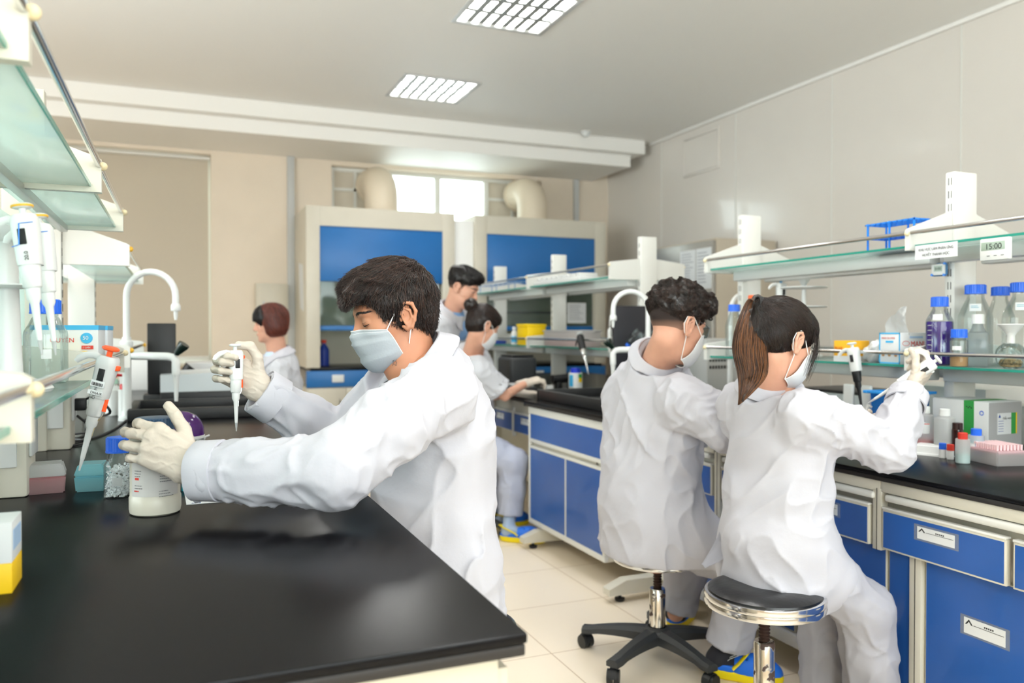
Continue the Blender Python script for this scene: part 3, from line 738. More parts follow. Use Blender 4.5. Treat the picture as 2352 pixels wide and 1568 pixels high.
def bottle(name, label, loc, r, h, capm=m_capblue, bodym=None, liquid=None, level=.5, capr=None, caph=None, neckf=.45, shoulder=.62, group=None, cat='bottle', smoothcap=False):
    t = thing(name, label, cat, tuple(loc), 0, group)
    cr = capr or r * .5; ch = caph or min(.03, h * .14); nr = cr * .8; hs = h - ch - .004; zs = h * shoulder
    prof = [(r * .9, 0), (r, r * .12), (r, zs - r * .2), (r * .97, zs), (r * .8, zs + (hs - zs) * .32), (nr * 1.12, zs + (hs - zs) * .72), (nr, zs + (hs - zs) * .82), (nr, hs)]
    bm = B(); lathe(bm, prof, n=36); obj('bottle_body', bm, bodym or m_lglass, t)
    bm = B()
    if smoothcap: lathe(bm, [(cr, hs + .002), (cr, h - .003), (cr * .93, h)], n=28)
    else: ribbed_cap(bm, cr, hs + .003, h)
    obj('cap', bm, capm, t)
    if liquid:
        zl = zs * level; q = [(r * .87, .003), (r * .97, r * .12), (r * .97, min(zl, zs - r * .2))]
        if zl > zs - r * .2: q += [(r * .93, zl)]
        bm = B(); lathe(bm, q, n=32); obj('liquid', bm, liquid, t)
    return t
def wrap_label(t, r, z0, z1, a0, a1, m, name='label'):
    """curved sticker on a cylinder of radius r, angles in degrees in the thing's frame"""
    bm = B(); n = 14; vs0 = []
    for k in range(n + 1):
        a = math.radians(a0 + (a1 - a0) * k / n); c, s = math.cos(a) * (r + .0006), math.sin(a) * (r + .0006)
        vs0.append((bm.verts.new((c, s, z0)), bm.verts.new((c, s, z1))))
    for k in range(n): bm.faces.new((vs0[k][0], vs0[k + 1][0], vs0[k + 1][1], vs0[k][1]))
    return obj(name, bm, m, t)
def facing(loc):      # degrees of the direction to the camera
    return math.degrees(math.atan2(-loc[1], -loc[0]))
def carton(name, label, lo, hi, m, cat='box', group=None, bev=.0015):
    c = ((lo[0] + hi[0]) / 2, (lo[1] + hi[1]) / 2, lo[2]); t = thing(name, label, cat, c, 0, group)
    bm = B(); box(bm, lo, hi, bev); obj('box_body', bm, m, t, True); return t
# ---- pipette: local z up from the tip, finger hook towards -x, window towards y-
def pipette(label, tip, top, hook, body=m_wplas, knob=m_wplas, accent=m_orange, lower=None, L0=.245, group=None, ejector=True):
    tip, top = Vector(tip), Vector(top); z = (top - tip).normalized(); s = (top - tip).length / L0
    x = -Vector(hook); x = (x - z * x.dot(z)).normalized(); y = z.cross(x)
    t = thing('pipette', label, 'pipette', tuple(tip), 0, group)
    M4 = Matrix(((x.x, y.x, z.x, 0), (x.y, y.y, z.y, 0), (x.z, y.z, z.z, 0), (0, 0, 0, 1))) @ Matrix.Scale(s, 4) @ Matrix.Diagonal((1.3, 1.18, 1, 1))
    def T(bm): bmesh.ops.transform(bm, matrix=M4, verts=bm.verts); return bm
    lower = lower or body
    bm = B(); lathe(bm, [(.0012, 0), (.0016, .008), (.0022, .012), (.0033, .03)], n=12); obj('tip', T(bm), m_frostp, t)
    bm = B(); lathe(bm, [(.0032, .024), (.0042, .055), (.0052, .084), (.0082, .092), (.0086, .108), (.0108, .111), (.0122, .14), (.0122, .165)], n=20); obj('shaft', T(bm), lower, t)
    bm = B(); prof = []
    for zz, a, b_ in ((.146, .0132, .0130), (.150, .0138, .0134), (.175, .0145, .0138), (.21, .0155, .0145), (.222, .0150, .0145), (.228, .0125, .0125)):
        prof.append([bm.verts.new((a * math.copysign(abs(math.cos(k * PI / 12)) ** .7, math.cos(k * PI / 12)) + .001, b_ * math.copysign(abs(math.sin(k * PI / 12)) ** .7, math.sin(k * PI / 12)), zz)) for k in range(24)])
    for i in range(5):
        for k in range(24): bm.faces.new((prof[i][k], prof[i][(k + 1) % 24], prof[i + 1][(k + 1) % 24], prof[i + 1][k]))
    bm.faces.new(prof[0][::-1]); bm.faces.new(prof[-1]); obj('handle', T(bm), body, t)
    bm = B(); tube(bm, [(-.008, 0, .219), (-.02, 0, .2235), (-.032, 0, .220), (-.041, 0, .211), (-.045, 0, .203)], [.0075, .007, .0065, .006, .004], n=12, flat=.45, up=(0, 1, 0)); obj('finger_hook', T(bm), body, t)
    for sgn in (-1, 1):
        bm = B(); box(bm, (-.004, sgn * .0135 - .0015, .178), (.006, sgn * .0135 + .0015, .204), .0014); lab(obj('display_window', T(bm), m_dark, t), 'dark volume window')
    bm = B(); cyl(bm, (0, 0, .226), (0, 0, .241), .0042, n=14); lathe(bm, [(.010, .239), (.0125, .2415), (.0125, .2445), (.009, .247)], n=24); obj('plunger', T(bm), knob, t)
    if ejector:
        bm = B(); box(bm, (.011, -.0055, .204), (.020, .0055, .214), .002); obj('ejector_button', T(bm), accent, t)
        bm = B(); cyl(bm, (.0125, 0, .122), (.0125, 0, .146), .0034, n=12); obj('ejector_sleeve', T(bm), accent, t)
        bm = B(); tube(bm, [(.0125, 0, .123), (.0122, 0, .113), (.0062, 0, .098), (.0050, 0, .07)], .0011, n=8); obj('ejector_rod', T(bm), m_chrome, t)
    t['_M'] = 0; del t['_M']
    return t, M4
VP = lambda v: Vector(tuple(v))

# ---------------- left shelf: bottle, pipette carousel, glove boxes
LS = 1.125
p = col(105, -.272, LS)
t = bottle('media_bottle', 'empty clear glass bottle with blue cap on the glass shelf behind the pipette carousel', p, .044, .185, capr=.031, caph=.027)
wrap_label(t, .044, .055, .075, facing(p) - 12, facing(p) + 14, m_wplas)
bm = B()
for k in range(5): box(bm, (-.0505 * math.cos(.2) , -.02, .02), (-.05, -.02, .02))
bm.free()
# carousel
cp = col(20, -.30, LS); cx, cy = cp[0] , cp[1] - .02
t = thing('pipette_carousel', 'white pipette carousel cut by the left edge of the photo', 'stand', (cx, cy, LS))
bm = B(); lathe(bm, [(.075, 0), (.078, .006), (.07, .016), (.03, .03), (.026, .04)], n=40); obj('stand_base', bm, m_wplas, t)
bm = B(); lathe(bm, [(.027, .03), (.024, .1), (.021, .2), (.02, .29)], n=32); obj('column', bm, m_wplas, t)
bm = B(); lathe(bm, [(.02, .195), (.055, .197), (.06, .2), (.055, .203), (.02, .205)], n=36); obj('lower_ring', bm, m_wplas, t)
bm = B(); lathe(bm, [(.0, .282), (.03, .283), (.036, .288), (.05, .31), (.046, .311), (.03, .292), (0, .29)], n=36); obj('top_ring', bm, m_wplas, t)
for px, pt, pb, nm, sz in ((50, (50, 470), (96, 815), 'pipette with yellow button and blue stripe, left of the two on the carousel', '20.0'), (92, (86, 494), (128, 815), 'pipette with yellow button and blue stripe, right of the two on the carousel', '100.0')):
    dd = 1.36 if px == 50 else 1.44
    tp, bt = P(*pt, dd), P(*pb, dd)
    t_, M4 = pipette(nm, bt, tp, (-.95, .3, 0), knob=m_wplas, ejector=False, L0=.245, group='pipettes on the carousel')
    bm = B(); lathe(bm, [(.0125, .2405), (.0131, .2415), (.0131, .2435), (.0125, .2442)], n=24); bmesh.ops.transform(bm, matrix=M4, verts=bm.verts); lab(obj('button_ring', bm, m_amber, t_), 'yellow ring of the button')
    bm = B(); tube(bm, [(.016, -.014, .212), (.0, -.0152, .212), (-.003, -.0152, .178), (-.012, -.0140, .176)], .0008, n=6); bmesh.ops.transform(bm, matrix=M4, verts=bm.verts); lab(obj('stripe', bm, m_rackblue, t_), 'blue outline stripe')
    text('print', sz, .009, M4 @ Vector((.006, -.0150, .152)), M4.to_3x3() @ Vector((0, 0, 1)), M4.to_3x3() @ Vector((-1, 0, 0)), m_ink, t_)
# glove boxes on the left shelf
def glove_box_front(name, label, x0, x1, y0, y1, z0, h, main, sub, colr, cat='box'):
    t = carton(name, label, (x0, y0, z0), (x1, y1, z0 + h), m_paper, cat)
    bm = B(); box(bm, (x0 - .0006, y0 - .0006, z0 + h - .012), (x1 + .0006, y1 + .0006, z0 + h + .0008)); lab(obj('lid_band', bm, m_bluep, t, True), 'sky blue band round the top')
    return t
y0 = 2.40
t = glove_box_front('glove_box', 'white glove box with red lettering on the left shelf, beside the clear bottle', -.36, -.20, y0 + .04, y0 + .26, LS, .13, '', '', m_red)
text('print', 'QUYÊN', .017, (-.315, y0 + .0385, LS + .085), (1, 0, 0), (0, 0, 1), m_red, t, True)
bm = B(); cyl(bm, (-.228, y0 + .0398, LS + .096), (-.228, y0 + .0375, LS + .096), .0145, n=28); lab(obj('badge', bm, m_bluep, t, True), 'round blue badge')
text('print', '50', .014, (-.2375, y0 + .0365, LS + .092), (1, 0, 0), (0, 0, 1), m_wplas, t, True)
bm = B(); box(bm, (-.24, y0 + .038, LS + .066), (-.212, y0 + .0398, LS + .076), 0); lab(obj('badge', bm, m_red, t, True), 'small red badge')
text('print', '1 LAN', .007, (-.238, y0 + .0372, LS + .0685), (1, 0, 0), (0, 0, 1), m_wplas, t, True)
t = carton('carton', 'small yellow box standing in front of the white glove box', (-.33, y0 - .03, LS), (-.225, y0 + .03, LS + .062), m_yellow)
t = glove_box_front('glove_box', 'white glove box with blue top further back on the left shelf', -.34, -.195, y0 + .28, y0 + .50, LS, .13, '', '', m_red)
bm = B(); cyl(bm, (-.215, y0 + .2798, LS + .10), (-.215, y0 + .278, LS + .10), .013, n=24); lab(obj('badge', bm, m_bluep, t, True), 'round blue badge')
# pipette hanging on the left rail
tp, bt = P(256, 796, 1.60), P(182, 1080, 1.60)
t_, M4 = pipette('grey pipette with orange button hanging on the left guard rail, labelled DNA', bt, tp, (-.9, .35, 0), body=m_gplas, knob=m_orange, L0=.247)
R3 = M4.to_3x3()
def on_pip(zz, w, h, m, nm, lb=None, y=-.0150, xo=0, parent=None):
    bm = B(); box(bm, (xo - w, y - .0003, zz), (xo + w, y + .001, zz + h)); bmesh.ops.transform(bm, matrix=M4, verts=bm.verts); o = obj(nm, bm, m, t_); return lab(o, lb) if lb else o
on_pip(.168, .010, .012, m_paper, 'barcode_label', 'white barcode label')
bm = B()
for k in range(11): box(bm, (-.008 + k * .0015, -.0158, .170), (-.008 + k * .0015 + (.0009 if k % 3 else .0005), -.0152, .176))
bmesh.ops.transform(bm, matrix=M4, verts=bm.verts); obj('print', bm, m_ink, t_)
on_pip(.152, .011, .0085, m_paper, 'name_label', 'white label reading DNA'); text('print', 'DNA/R', .0075, M4 @ Vector((-.007, -.0155, .1535)), R3 @ Vector((1, 0, 0)), R3 @ Vector((0, 0, 1)), m_ink, t_)
text('print', 'CO', .008, M4 @ Vector((.001, -.0148, .1435)), R3 @ Vector((0, 0, 1)), R3 @ Vector((-1, 0, 0)), m_ink, t_)
text('print', 'NG', .008, M4 @ Vector((.001, -.0148, .1615)), R3 @ Vector((0, 0, 1)), R3 @ Vector((-1, 0, 0)), m_ink, t_)
text('print', '- 2023', .0045, M4 @ Vector((-.012, -.0146, .1445)), R3 @ Vector((1, 0, 0)), R3 @ Vector((0, 0, 1)), m_ink, t_)

# ---------------- left bench top
def tip_box(name, label, a, b_, depth, h, z, bot, lidm, inner, tips=False):
    """front bottom edge from a to b_ (xy), depth away from the camera"""
    a, b_ = Vector(tuple(a)[:2] + (0,)), Vector(tuple(b_)[:2] + (0,)); x = (b_ - a).normalized(); y = Vector((-x.y, x.x, 0))
    c = (a + b_) / 2 + y * depth / 2; w = (b_ - a).length
    t = thing(name, label, 'tip box', (c.x, c.y, z), math.atan2(x.y, x.x))
    hw, hd = w / 2, depth / 2
    def taper(z0, z1, k0, k1, m, nm, lb=None):
        bm = B(); q = []
        for zz, k in ((z0, k0), (z1, k1)): q.append([bm.verts.new((sx * (hw - k), sy * (hd - k), zz)) for sx, sy in ((-1, -1), (1, -1), (1, 1), (-1, 1))])
        bm.faces.new(q[0][::-1]); bm.faces.new(q[1])
        for k in range(4): bm.faces.new((q[0][k], q[0][(k + 1) % 4], q[1][(k + 1) % 4], q[1][k]))
        bmesh.ops.bevel(bm, geom=list(bm.edges), offset=.003, segments=2, affect='EDGES'); o = obj(nm, bm, m, t); return lab(o, lb) if lb else o
    taper(0, h * .58, .004, .001, bot, 'tray')
    taper(h * .46, h * .57, .0035, .0025, inner, 'tip_plate', 'coloured plate holding the tips')
    if lidm: taper(h * .59, h, .0, .008, lidm, 'lid')
    return t
m_pinkf = thin('frosted pink plastic', 'f0d8da', frost=.85, rough=.3, body='f3cdd0'); m_cyanf = thin('frosted cyan plastic', 'd6f4f8', frost=.85, rough=.3, body='b6f2fa')
m_plate_r = mat('crimson plate', 'c22c4a', .4); m_plate_c = mat('cyan plate', '3cc4d8', .4)
tip_box('tip_box', 'frosted tip box with crimson plate on the foreground bench, beside the beige socket column', PZ(57, 1139, LZ), PZ(153, 1131, LZ), .085, .068, LZ, m_pinkf, m_frostp, m_plate_r)
tip_box('tip_box', 'pale cyan tip box on the foreground bench, left of the clear bottle of crystals', PZ(168, 1132, LZ), PZ(243, 1128, LZ), .085, .064, LZ, m_cyanf, m_cyanf, m_plate_c)
p = base(273, 1146, LZ, .028)
t = bottle('media_bottle', 'clear glass bottle of white crystals with blue cap on the foreground bench', p, .031, .138, capr=.0265, caph=.03, shoulder=.56)
bm = B()                                            # crystals: one heap nobody could count
for k in range(420):
    zz = .004 + .07 * random.random() ** 1.2; rr = .026 * math.sqrt(random.random()); a = random.random() * 2 * PI; s_ = random.uniform(.0035, .007)
    M_ = Matrix.Translation((rr * math.cos(a), rr * math.sin(a), zz)) @ Matrix.Rotation(random.random() * 6, 4, Vector((random.random(), random.random(), random.random() + .1)).normalized())
    box(bm, (-s_ / 2, -s_ / 3, -s_ / 4), (s_ / 2, s_ / 3, s_ / 4), 0, 0, M_)
cr = obj('crystals', bm, mat('white crystals', 'f4f5f6', .5), t, smooth=False); cr['kind'] = 'stuff'
wrap_label(t, .031, .03, .05, facing(p) - 25, facing(p) + 12, m_frostp)
# big white reagent bottle that the hand holds
rb = base(357, 1188, LZ, .05); RBR = .0505
t = thing('reagent_bottle', 'squat white reagent bottle with printed label held by the gloved hand', 'bottle', tuple(rb))
m_hdpe = mat('milky plastic', 'c6c2b4', .35)
bm = B(); lathe(bm, [(RBR * .86, 0), (RBR * .97, .004), (RBR, .012), (RBR, .036), (RBR * .965, .0385), (RBR * .965, .135), (RBR, .138), (RBR, .15), (RBR * .95, .162), (RBR * .75, .172), (RBR * .72, .18)], n=48); obj('bottle_body', bm, m_hdpe, t)
bm = B(); ribbed_cap(bm, RBR * .78, .18, .2, 36); lab(obj('cap', bm, mat('slate blue cap', '2e4a66', .4), t), 'slate blue screw cap')
fc = facing(rb)
wrap_label(t, RBR * .965, .042, .132, fc - 62, fc + 60, mat('bottle label paper', 'c3c1be', .6))
rr = random.Random(3)
def label_lines(t, r, zs_, a0, n, m, fc, w=(10, 26), hh=.0014, name='print'):
    bm = B()
    for k in range(n):
        z0 = zs_ - k * .0055; a = a0; e = a0 + rr.uniform(*w)
        while a < e:
            b2 = min(e, a + rr.uniform(1.5, 4)); n_ = 2
            pts = [Vector(((r + .0012) * math.cos(math.radians(fc + q)), (r + .0012) * math.sin(math.radians(fc + q)), 0)) for q in (a, b2)]
            quad(bm, [pts[0] + Vector((0, 0, z0)), pts[1] + Vector((0, 0, z0)), pts[1] + Vector((0, 0, z0 + hh)), pts[0] + Vector((0, 0, z0 + hh))]); a = b2 + .8
    return obj(name, bm, m, t)
m_pgrey = mat('dark grey print', '55565c', .7)
label_lines(t, RBR * .965, .088, 10, 4, m_pgrey, fc, (24, 34)); label_lines(t, RBR * .965, .052, 8, 3, m_pgrey, fc, (20, 36), .0012)
label_lines(t, RBR * .965, .094, -50, 3, m_pgrey, fc, (16, 26)); label_lines(t, RBR * .965, .064, -50, 2, m_pgrey, fc, (14, 26)); label_lines(t, RBR * .965, .052, -52, 1, m_red, fc, (12, 16), .003)
wrap_label(t, RBR * .967, .076, .081, fc - 50, fc - 38, m_red, 'print')
# purple domed bottle behind the hand
p = base(418, 1062, LZ, .04)
t = thing('squeeze_bottle', 'clear bottle with translucent purple domed top behind the gloved hand', 'bottle', tuple(p))
bm = B(); lathe(bm, [(.060, 0), (.064, .01), (.064, .05), (.061, .075)], n=36); obj('bottle_body', bm, m_lglass, t)
bm = B(); lathe(bm, [(.062, .075), (.061, .095), (.054, .115), (.040, .132), (.020, .142), (.001, .145)], n=36); lab(obj('dome', bm, thin('purple plastic', 'b080d0', frost=.62, rough=.08, gloss=1.6, body='8a35b8'), t), 'translucent purple dome')
bm = B(); lathe(bm, [(.0605, .066), (.0635, .067), (.0635, .074), (.0605, .075)], n=36); obj('collar', bm, m_wplas, t)
bm = B(); tube(bm, [(.06, -.01, .06), (.065, -.01, .068), (.076, -.01, .072)], .003, n=8); obj('latch', bm, m_wplas, t)
# teal box and papers under the sleeve
pa = PZ(417, 1128, LZ); carton('carton', 'small teal box standing behind the sleeve cuff', (pa[0], pa[1], LZ), (pa[0] + .05, pa[1] + .06, LZ + .035), mat('teal card', '2f9fb4', .5))
t = thing('paper_card', 'white card lying under the sleeve of the masked man', 'paper', tuple(PZ(470, 1145, LZ)))
c4 = [PZ(428, 1160, LZ), PZ(424, 1135, LZ), PZ(520, 1128, LZ), PZ(528, 1152, LZ)]
bm = B(); prism(bm, [(q[0], q[1], LZ + .0005) for q in c4], (0, 0, .0012)); obj('sheet', bm, m_paper, t, True, smooth=False)
q = PZ(440, 1158, LZ); text('print', 'A77 2', .008, (q[0], q[1], LZ + .002), Vector(c4[3] - c4[0]), (0, 1, 0), mat('blue ink', '2848a0', .6), t, True)
# carton at the left edge, white over yellow
q = PZ(28, 1362, LZ); x1, y_ = q[0], q[1]
t = thing('carton', 'white and yellow carton cut by the left edge of the foreground bench', 'box', (x1 - .04, y_ + .04, LZ))
bm = B(); box(bm, (x1 - .08, y_, LZ), (x1, y_ + .08, LZ + .044), .001); lab(obj('box_bottom', bm, mat('yellow card', 'f4c81c', .5), t, True), 'yellow lower half')
bm = B(); box(bm, (x1 - .08, y_, LZ + .044), (x1, y_ + .08, LZ + .103), .001); lab(obj('box_top', bm, m_paper, t, True), 'white upper half with blue print')
bm = B(); box(bm, (x1 - .0002, y_ + .01, LZ + .06), (x1 + .0006, y_ + .07, LZ + .09)); obj('print', bm, mat('pale blue print', 'a9c6e6', .6), t, True)
# cables
t = thing('power_cable', 'black power cables coiled on the bench below the left shelf', 'cable', tuple(PZ(180, 1010, LZ)))
def cable(pts, r=.004):
    # smooth catmull-rom through pts
    P_ = [Vector(tuple(p)) for p in pts]; out = []
    for i in range(len(P_) - 1):
        a, b_, c, d = P_[max(i - 1, 0)], P_[i], P_[i + 1], P_[min(i + 2, len(P_) - 1)]
        for k in range(8):
            s = k / 8; out.append(.5 * ((2 * b_) + (c - a) * s + (2 * a - 5 * b_ + 4 * c - d) * s * s + (3 * b_ - a - 3 * c + d) * s ** 3))
    out.append(P_[-1]); return out
bz = LZ + .005
def zp(px, py, dz=0): q = PZ(px, py, bz); return (q[0], q[1], bz + dz)
so = A3(-.31, 2.98, LZ + .14)
bm = B(); tube(bm, cable([so, so + A3(.05, .0, .02), so + A3(.10, -.02, -.03), zp(195, 975, .02), zp(190, 1000), zp(150, 1010), zp(115, 1012), zp(140, 1018), zp(215, 1005), zp(262, 985), zp(290, 965)]), .0042, n=8)
obj('cord', bm, m_dark, t, True)
bm = B(); tube(bm, cable([so + A3(.0, .03, -.04), so + A3(.04, .0, -.09), zp(118, 1000), zp(105, 1020), zp(160, 1024), zp(205, 1012), zp(120, 1006)]), .0042, n=8); obj('cord', bm, m_dark, t, True)
bm = B(); box(bm, (so[0] - .01, so[1] - .02, so[2] - .02), (so[0] + .03, so[1] + .02, so[2] + .02), .006); obj('plug', bm, m_dark, t, True)
# spray bottles by the sink
p = base(287, 962, LZ, .02)
t = bottle('spray_bottle', 'slim white squeeze bottle with red pump head beside the faucet', p, .026, .15, capm=mat('red cap', 'd8242c', .35), bodym=m_wplas, capr=.02, caph=.03, shoulder=.85, smoothcap=True)
bm = B(); cyl(bm, (0, 0, .15), (0, 0, .185), .005, n=12); tube(bm, [(.008, 0, .186), (-.03, 0, .19), (-.036, 0, .182)], .006, n=10); obj('pump', bm, mat('red cap', ''), t)
p = base(262, 955, LZ, .02)
t = bottle('spray_bottle', 'white round wash bottle behind the slim red headed bottle', p, .036, .165, capm=mat('mint cap', 'bfe6d4', .4), bodym=m_wplas, capr=.018, caph=.02, shoulder=.7, smoothcap=True)

# ---------------- faucets
def faucet(label, loc, ang, s=1.0, hgt=.62, span=.27):
    t = thing('lab_faucet', label, 'faucet', tuple(loc), ang, 'white laboratory faucets')
    r = .017
    bm = B(); lathe(bm, [(.035, 0), (.035, .012), (.022, .02), (.02, .04)], n=24); cyl(bm, (0, 0, .03), (0, 0, hgt * .56), .018, n=20); lathe(bm, [(.018, hgt * .48), (.026, hgt * .49), (.026, hgt * .53), (.018, hgt * .54)], n=24); obj('standpipe', bm, m_wplas, t)
    pts = [Vector((0, 0, hgt * .5))]; R_ = span / 2; z0 = hgt - R_
    for k in range(15):
        a = PI * k / 14; pts.append(Vector((R_ - R_ * math.cos(a), 0, z0 + R_ * math.sin(a))))
    pts.append(Vector((span, 0, z0 - .03)))
    bm = B(); tube(bm, pts, .0135, n=16); obj('gooseneck', bm, m_wplas, t)
    bm = B(); lathe(bm, [(.018, -.022), (.02, -.018), (.02, .0), (.015, .01)], (span, 0, z0 - .04), n=20); lathe(bm, [(.0055, -.06), (.0085, -.04), (.009, -.02)], (span, 0, z0 - .04), n=16); obj('nozzle', bm, m_wplas, t)
    zm = hgt * .43
    bm = B(); tube(bm, [(-.02, 0, zm), (.0, 0, zm + .004), (span - .035, 0, zm), (span - .012, 0, zm - .004), (span, 0, zm - .02), (span, 0, zm - .08)], .017, n=16); obj('side_arm', bm, m_wplas, t)
    bm = B(); lathe(bm, [(.007, -.19), (.009, -.15), (.012, -.1), (.014, -.07)], (span, 0, zm), n=16); obj('side_nozzle', bm, m_wplas, t)
    bm = B(); cyl(bm, (span, 0, zm + .01), (span + .03, 0, zm + .045), .012, .024, n=20); cyl(bm, (span + .03, 0, zm + .045), (span + .036, 0, zm + .053), .024, n=20); lab(obj('tap_knob', bm, mat('dark green knob', '15241f', .25), t), 'dark tap knob')
    return t
fl = A3(*PZ(292, 965, LZ)); ft = PZ(405, 965, LZ)
f1 = faucet('white gooseneck faucet on the left bench, in front of the roller blind', fl, math.atan2(ft[1] - fl[1], ft[0] - fl[0]), hgt=1.24 + 133 * 3.5 / 1850 - LZ, span=float(np.linalg.norm(ft[:2] - fl[:2])))
pf = A3(2.42, 3.86, FZ + .06)
faucet('white gooseneck faucet of the right sink, beside the man with glasses', pf, math.radians(165), hgt=.57, span=.2)
faucet('white gooseneck faucet behind the near rack post, right of the man with glasses', (2.95, 3.82, FZ), math.radians(20), hgt=.62, span=.22)
# ---------------- sinks
def sink(label, x0, x1, y0, y1, z, hh):
    t = thing('sink', label, 'sink', ((x0 + x1) / 2, (y0 + y1) / 2, z)); w = .035
    bm = B()
    for a in ((x0, y0, x1, y0 + w), (x0, y1 - w, x1, y1), (x0, y0 + w, x0 + w, y1 - w), (x1 - w, y0 + w, x1, y1 - w)): box(bm, (a[0], a[1], z), (a[2], a[3], z + hh), .006)
    box(bm, (x0 + w, y0 + w, z), (x1 - w, y1 - w, z + .006)); obj('basin', bm, m_dark, t, True)
    bm = B(); cyl(bm, ((x0 + x1) / 2, (y0 + y1) / 2, z + .006), ((x0 + x1) / 2, (y0 + y1) / 2, z + .012), .035, n=24); obj('drain', bm, m_chrome, t, True)
    return t
sink('black raised sink on the left bench, behind the purple domed bottle', -.2, .36, 3.72, 4.25, LZ, .05)
sink('black raised sink of the further right bench, left of the man with glasses', 1.99, 2.62, 3.58, 4.42, FZ, .06)
# ---------------- left back equipment
p = PZ(372, 900, LZ)
t = thing('monitor', 'black screen standing on the left bench behind the white faucet', 'monitor', (-.13, 4.62, LZ))
a, b_ = PY(338, 742, 4.62), PY(404, 742, 4.62)
bm = B(); box(bm, (a[0], 4.60, LZ + .05), (b_[0], 4.64, a[2]), .006); obj('screen', bm, m_dark, t, True)
bm = B(); box(bm, (a[0] - .02, 4.56, LZ), (b_[0], 4.72, LZ + .05), .006); obj('stand', bm, m_dark2, t, True)
t = thing('lab_instrument', 'flat grey instrument with black front behind the left sink', 'instrument', (.14, 4.62, LZ))
a, b_ = PY(368, 900, 4.42), PY(575, 900, 4.42)
xa, xb = a[0] , min(b_[0], .40)
bm = B(); box(bm, (xa, 4.42, LZ), (xb, 4.95, LZ + .07), .006); lab(obj('instrument_base', bm, m_dark, t, True), 'black base')
bm = B(); prism(bm, [(xa, 4.44, LZ + .07), (xb, 4.44, LZ + .07), (xb, 4.44, LZ + .15), (xa + (xb - xa) * .6, 4.44, LZ + .165), (xa, 4.44, LZ + .155)], (0, .48, 0)); lab(obj('instrument_cover', bm, mat('pale grey cover', 'c9d0d3', .35), t, True), 'pale grey cover')
t = thing('eyepiece_tube', 'dark green cone shaped eyepiece beyond the faucet arm', 'instrument', tuple(PZ(415, 870, LZ)))
q = A3(.02, 5.1, LZ); t.location = q; t.matrix_basis = Matrix.Translation(q)
bm = B(); cyl(bm, (0, 0, 0), (0, 0, .012), .05, n=20); cyl(bm, (0, 0, .012), (0, 0, .1), .014, n=14); cyl(bm, (-.02, 0, .09), (.05, 0, .17), .022, .04, n=20); obj('tube_body', bm, m_dark, t)
t = carton('storage_case', 'grey low case on the left bench end before the window sill', (.05, 5.9, LZ), (.38, 6.4, LZ + .16), m_gplas)
t = carton('storage_case', 'white low case at the end of the left bench under the blind', (-.35, 5.7, LZ), (.0, 6.3, LZ + .20), m_wplas)

# ---------------- near right shelf, lower level
RS = 1.112
m_purple = mat('violet solution', '3c1090', .12, trans=.25, coat=.6)
p = col(2158, 2.615, RS)
t = bottle('media_bottle', 'glass bottle half full of violet solution with blue cap on the right shelf', p, .047, .255, capr=.030, caph=.032, liquid=m_purple, level=.97, shoulder=.66)
wrap_label(t, .0472, .168, .19, facing(p) - 28, facing(p) + 12, m_paper)
bm = B(); fcr = math.radians(facing(p) - 40)
for k in range(7):
    c, s_ = math.cos(fcr), math.sin(fcr); z0 = .04 + k * .018
    box(bm, (.0478, -.010, z0), (.0484, .006, z0 + .0016), 0, 0, Matrix.Rotation(fcr, 4, 'Z'))
obj('graduation', bm, m_wplas, t)
BT = [(2240, 2.74, .058, .30, .036, 'large empty clear bottle with blue cap and shoulder label, below the shelf post'),
      (2297, 2.95, .05, .30, .032, 'clear blue capped bottle on the far side of the shelf, behind two larger ones'),
      (2347, 2.76, .062, .30, .037, 'large clear bottle with blue cap cut by the right edge of the photo')]
for k, (px, X, r, h, cr_, lb) in enumerate(BT):
    p = col(px, X, RS); t = bottle('media_bottle', lb, p, r, h, capr=cr_, caph=.03, liquid=mat('clear water', 'dfe9ea', .05, trans=.9) if 0 else None)
    if k != 1:
        lb_ = wrap_label(t, r * .86, h * .67, h * .76, facing(p) - 22, facing(p) + 22, m_paper)
        label_lines(t, r * .865, h * .73, -16, 2, mat('teal ink', '1f9ab4', .6), facing(p), (18, 28), .002)
p = col(2203, 2.57, RS); t = bottle('media_bottle', 'small blue capped jar of ochre powder right of the violet bottle', p, .029, .135, capr=.0265, caph=.026, shoulder=.7, liquid=mat('ochre powder', 'c79a6a', .8), level=.45)
wrap_label(t, .0292, .06, .075, facing(p) - 45, facing(p) + 15, m_paper)
# square clear bottle with white cap
p = col(2246, 2.645, RS); t = thing('square_bottle', 'square clear bottle with white cap and white and teal label', 'bottle', tuple(p), math.radians(facing(p) + 90))
bm = B(); box(bm, (-.033, -.028, 0), (.033, .028, .125), .008); obj('bottle_body', bm, thin('milky clear plastic', 'e9f0f2', frost=.4, body='eef4f5'), t)
bm = B(); lathe(bm, [(.026, .125), (.018, .145), (.016, .15), (.016, .16)], n=24); obj('neck', bm, thin('milky clear plastic', ''), t)
bm = B(); ribbed_cap(bm, .02, .158, .188, 20); lab(obj('cap', bm, m_wplas, t), 'white cap')
bm = B(); box(bm, (-.024, .0281, .02), (.024, .0287, .1)); o = obj('label', bm, m_paper, t)
bm = B(); box(bm, (-.024, .0288, .088), (.016, .0292, .1)); lab(obj('print', bm, m_bluep, t), 'teal stripe')
bm = B()
for k in range(6): box(bm, (.018 - .03 * (k % 3 + 1) / 3, .0288, .03 + .008 * k), (.018, .0291, .032 + .008 * k))
obj('print', bm, m_pgrey, t)
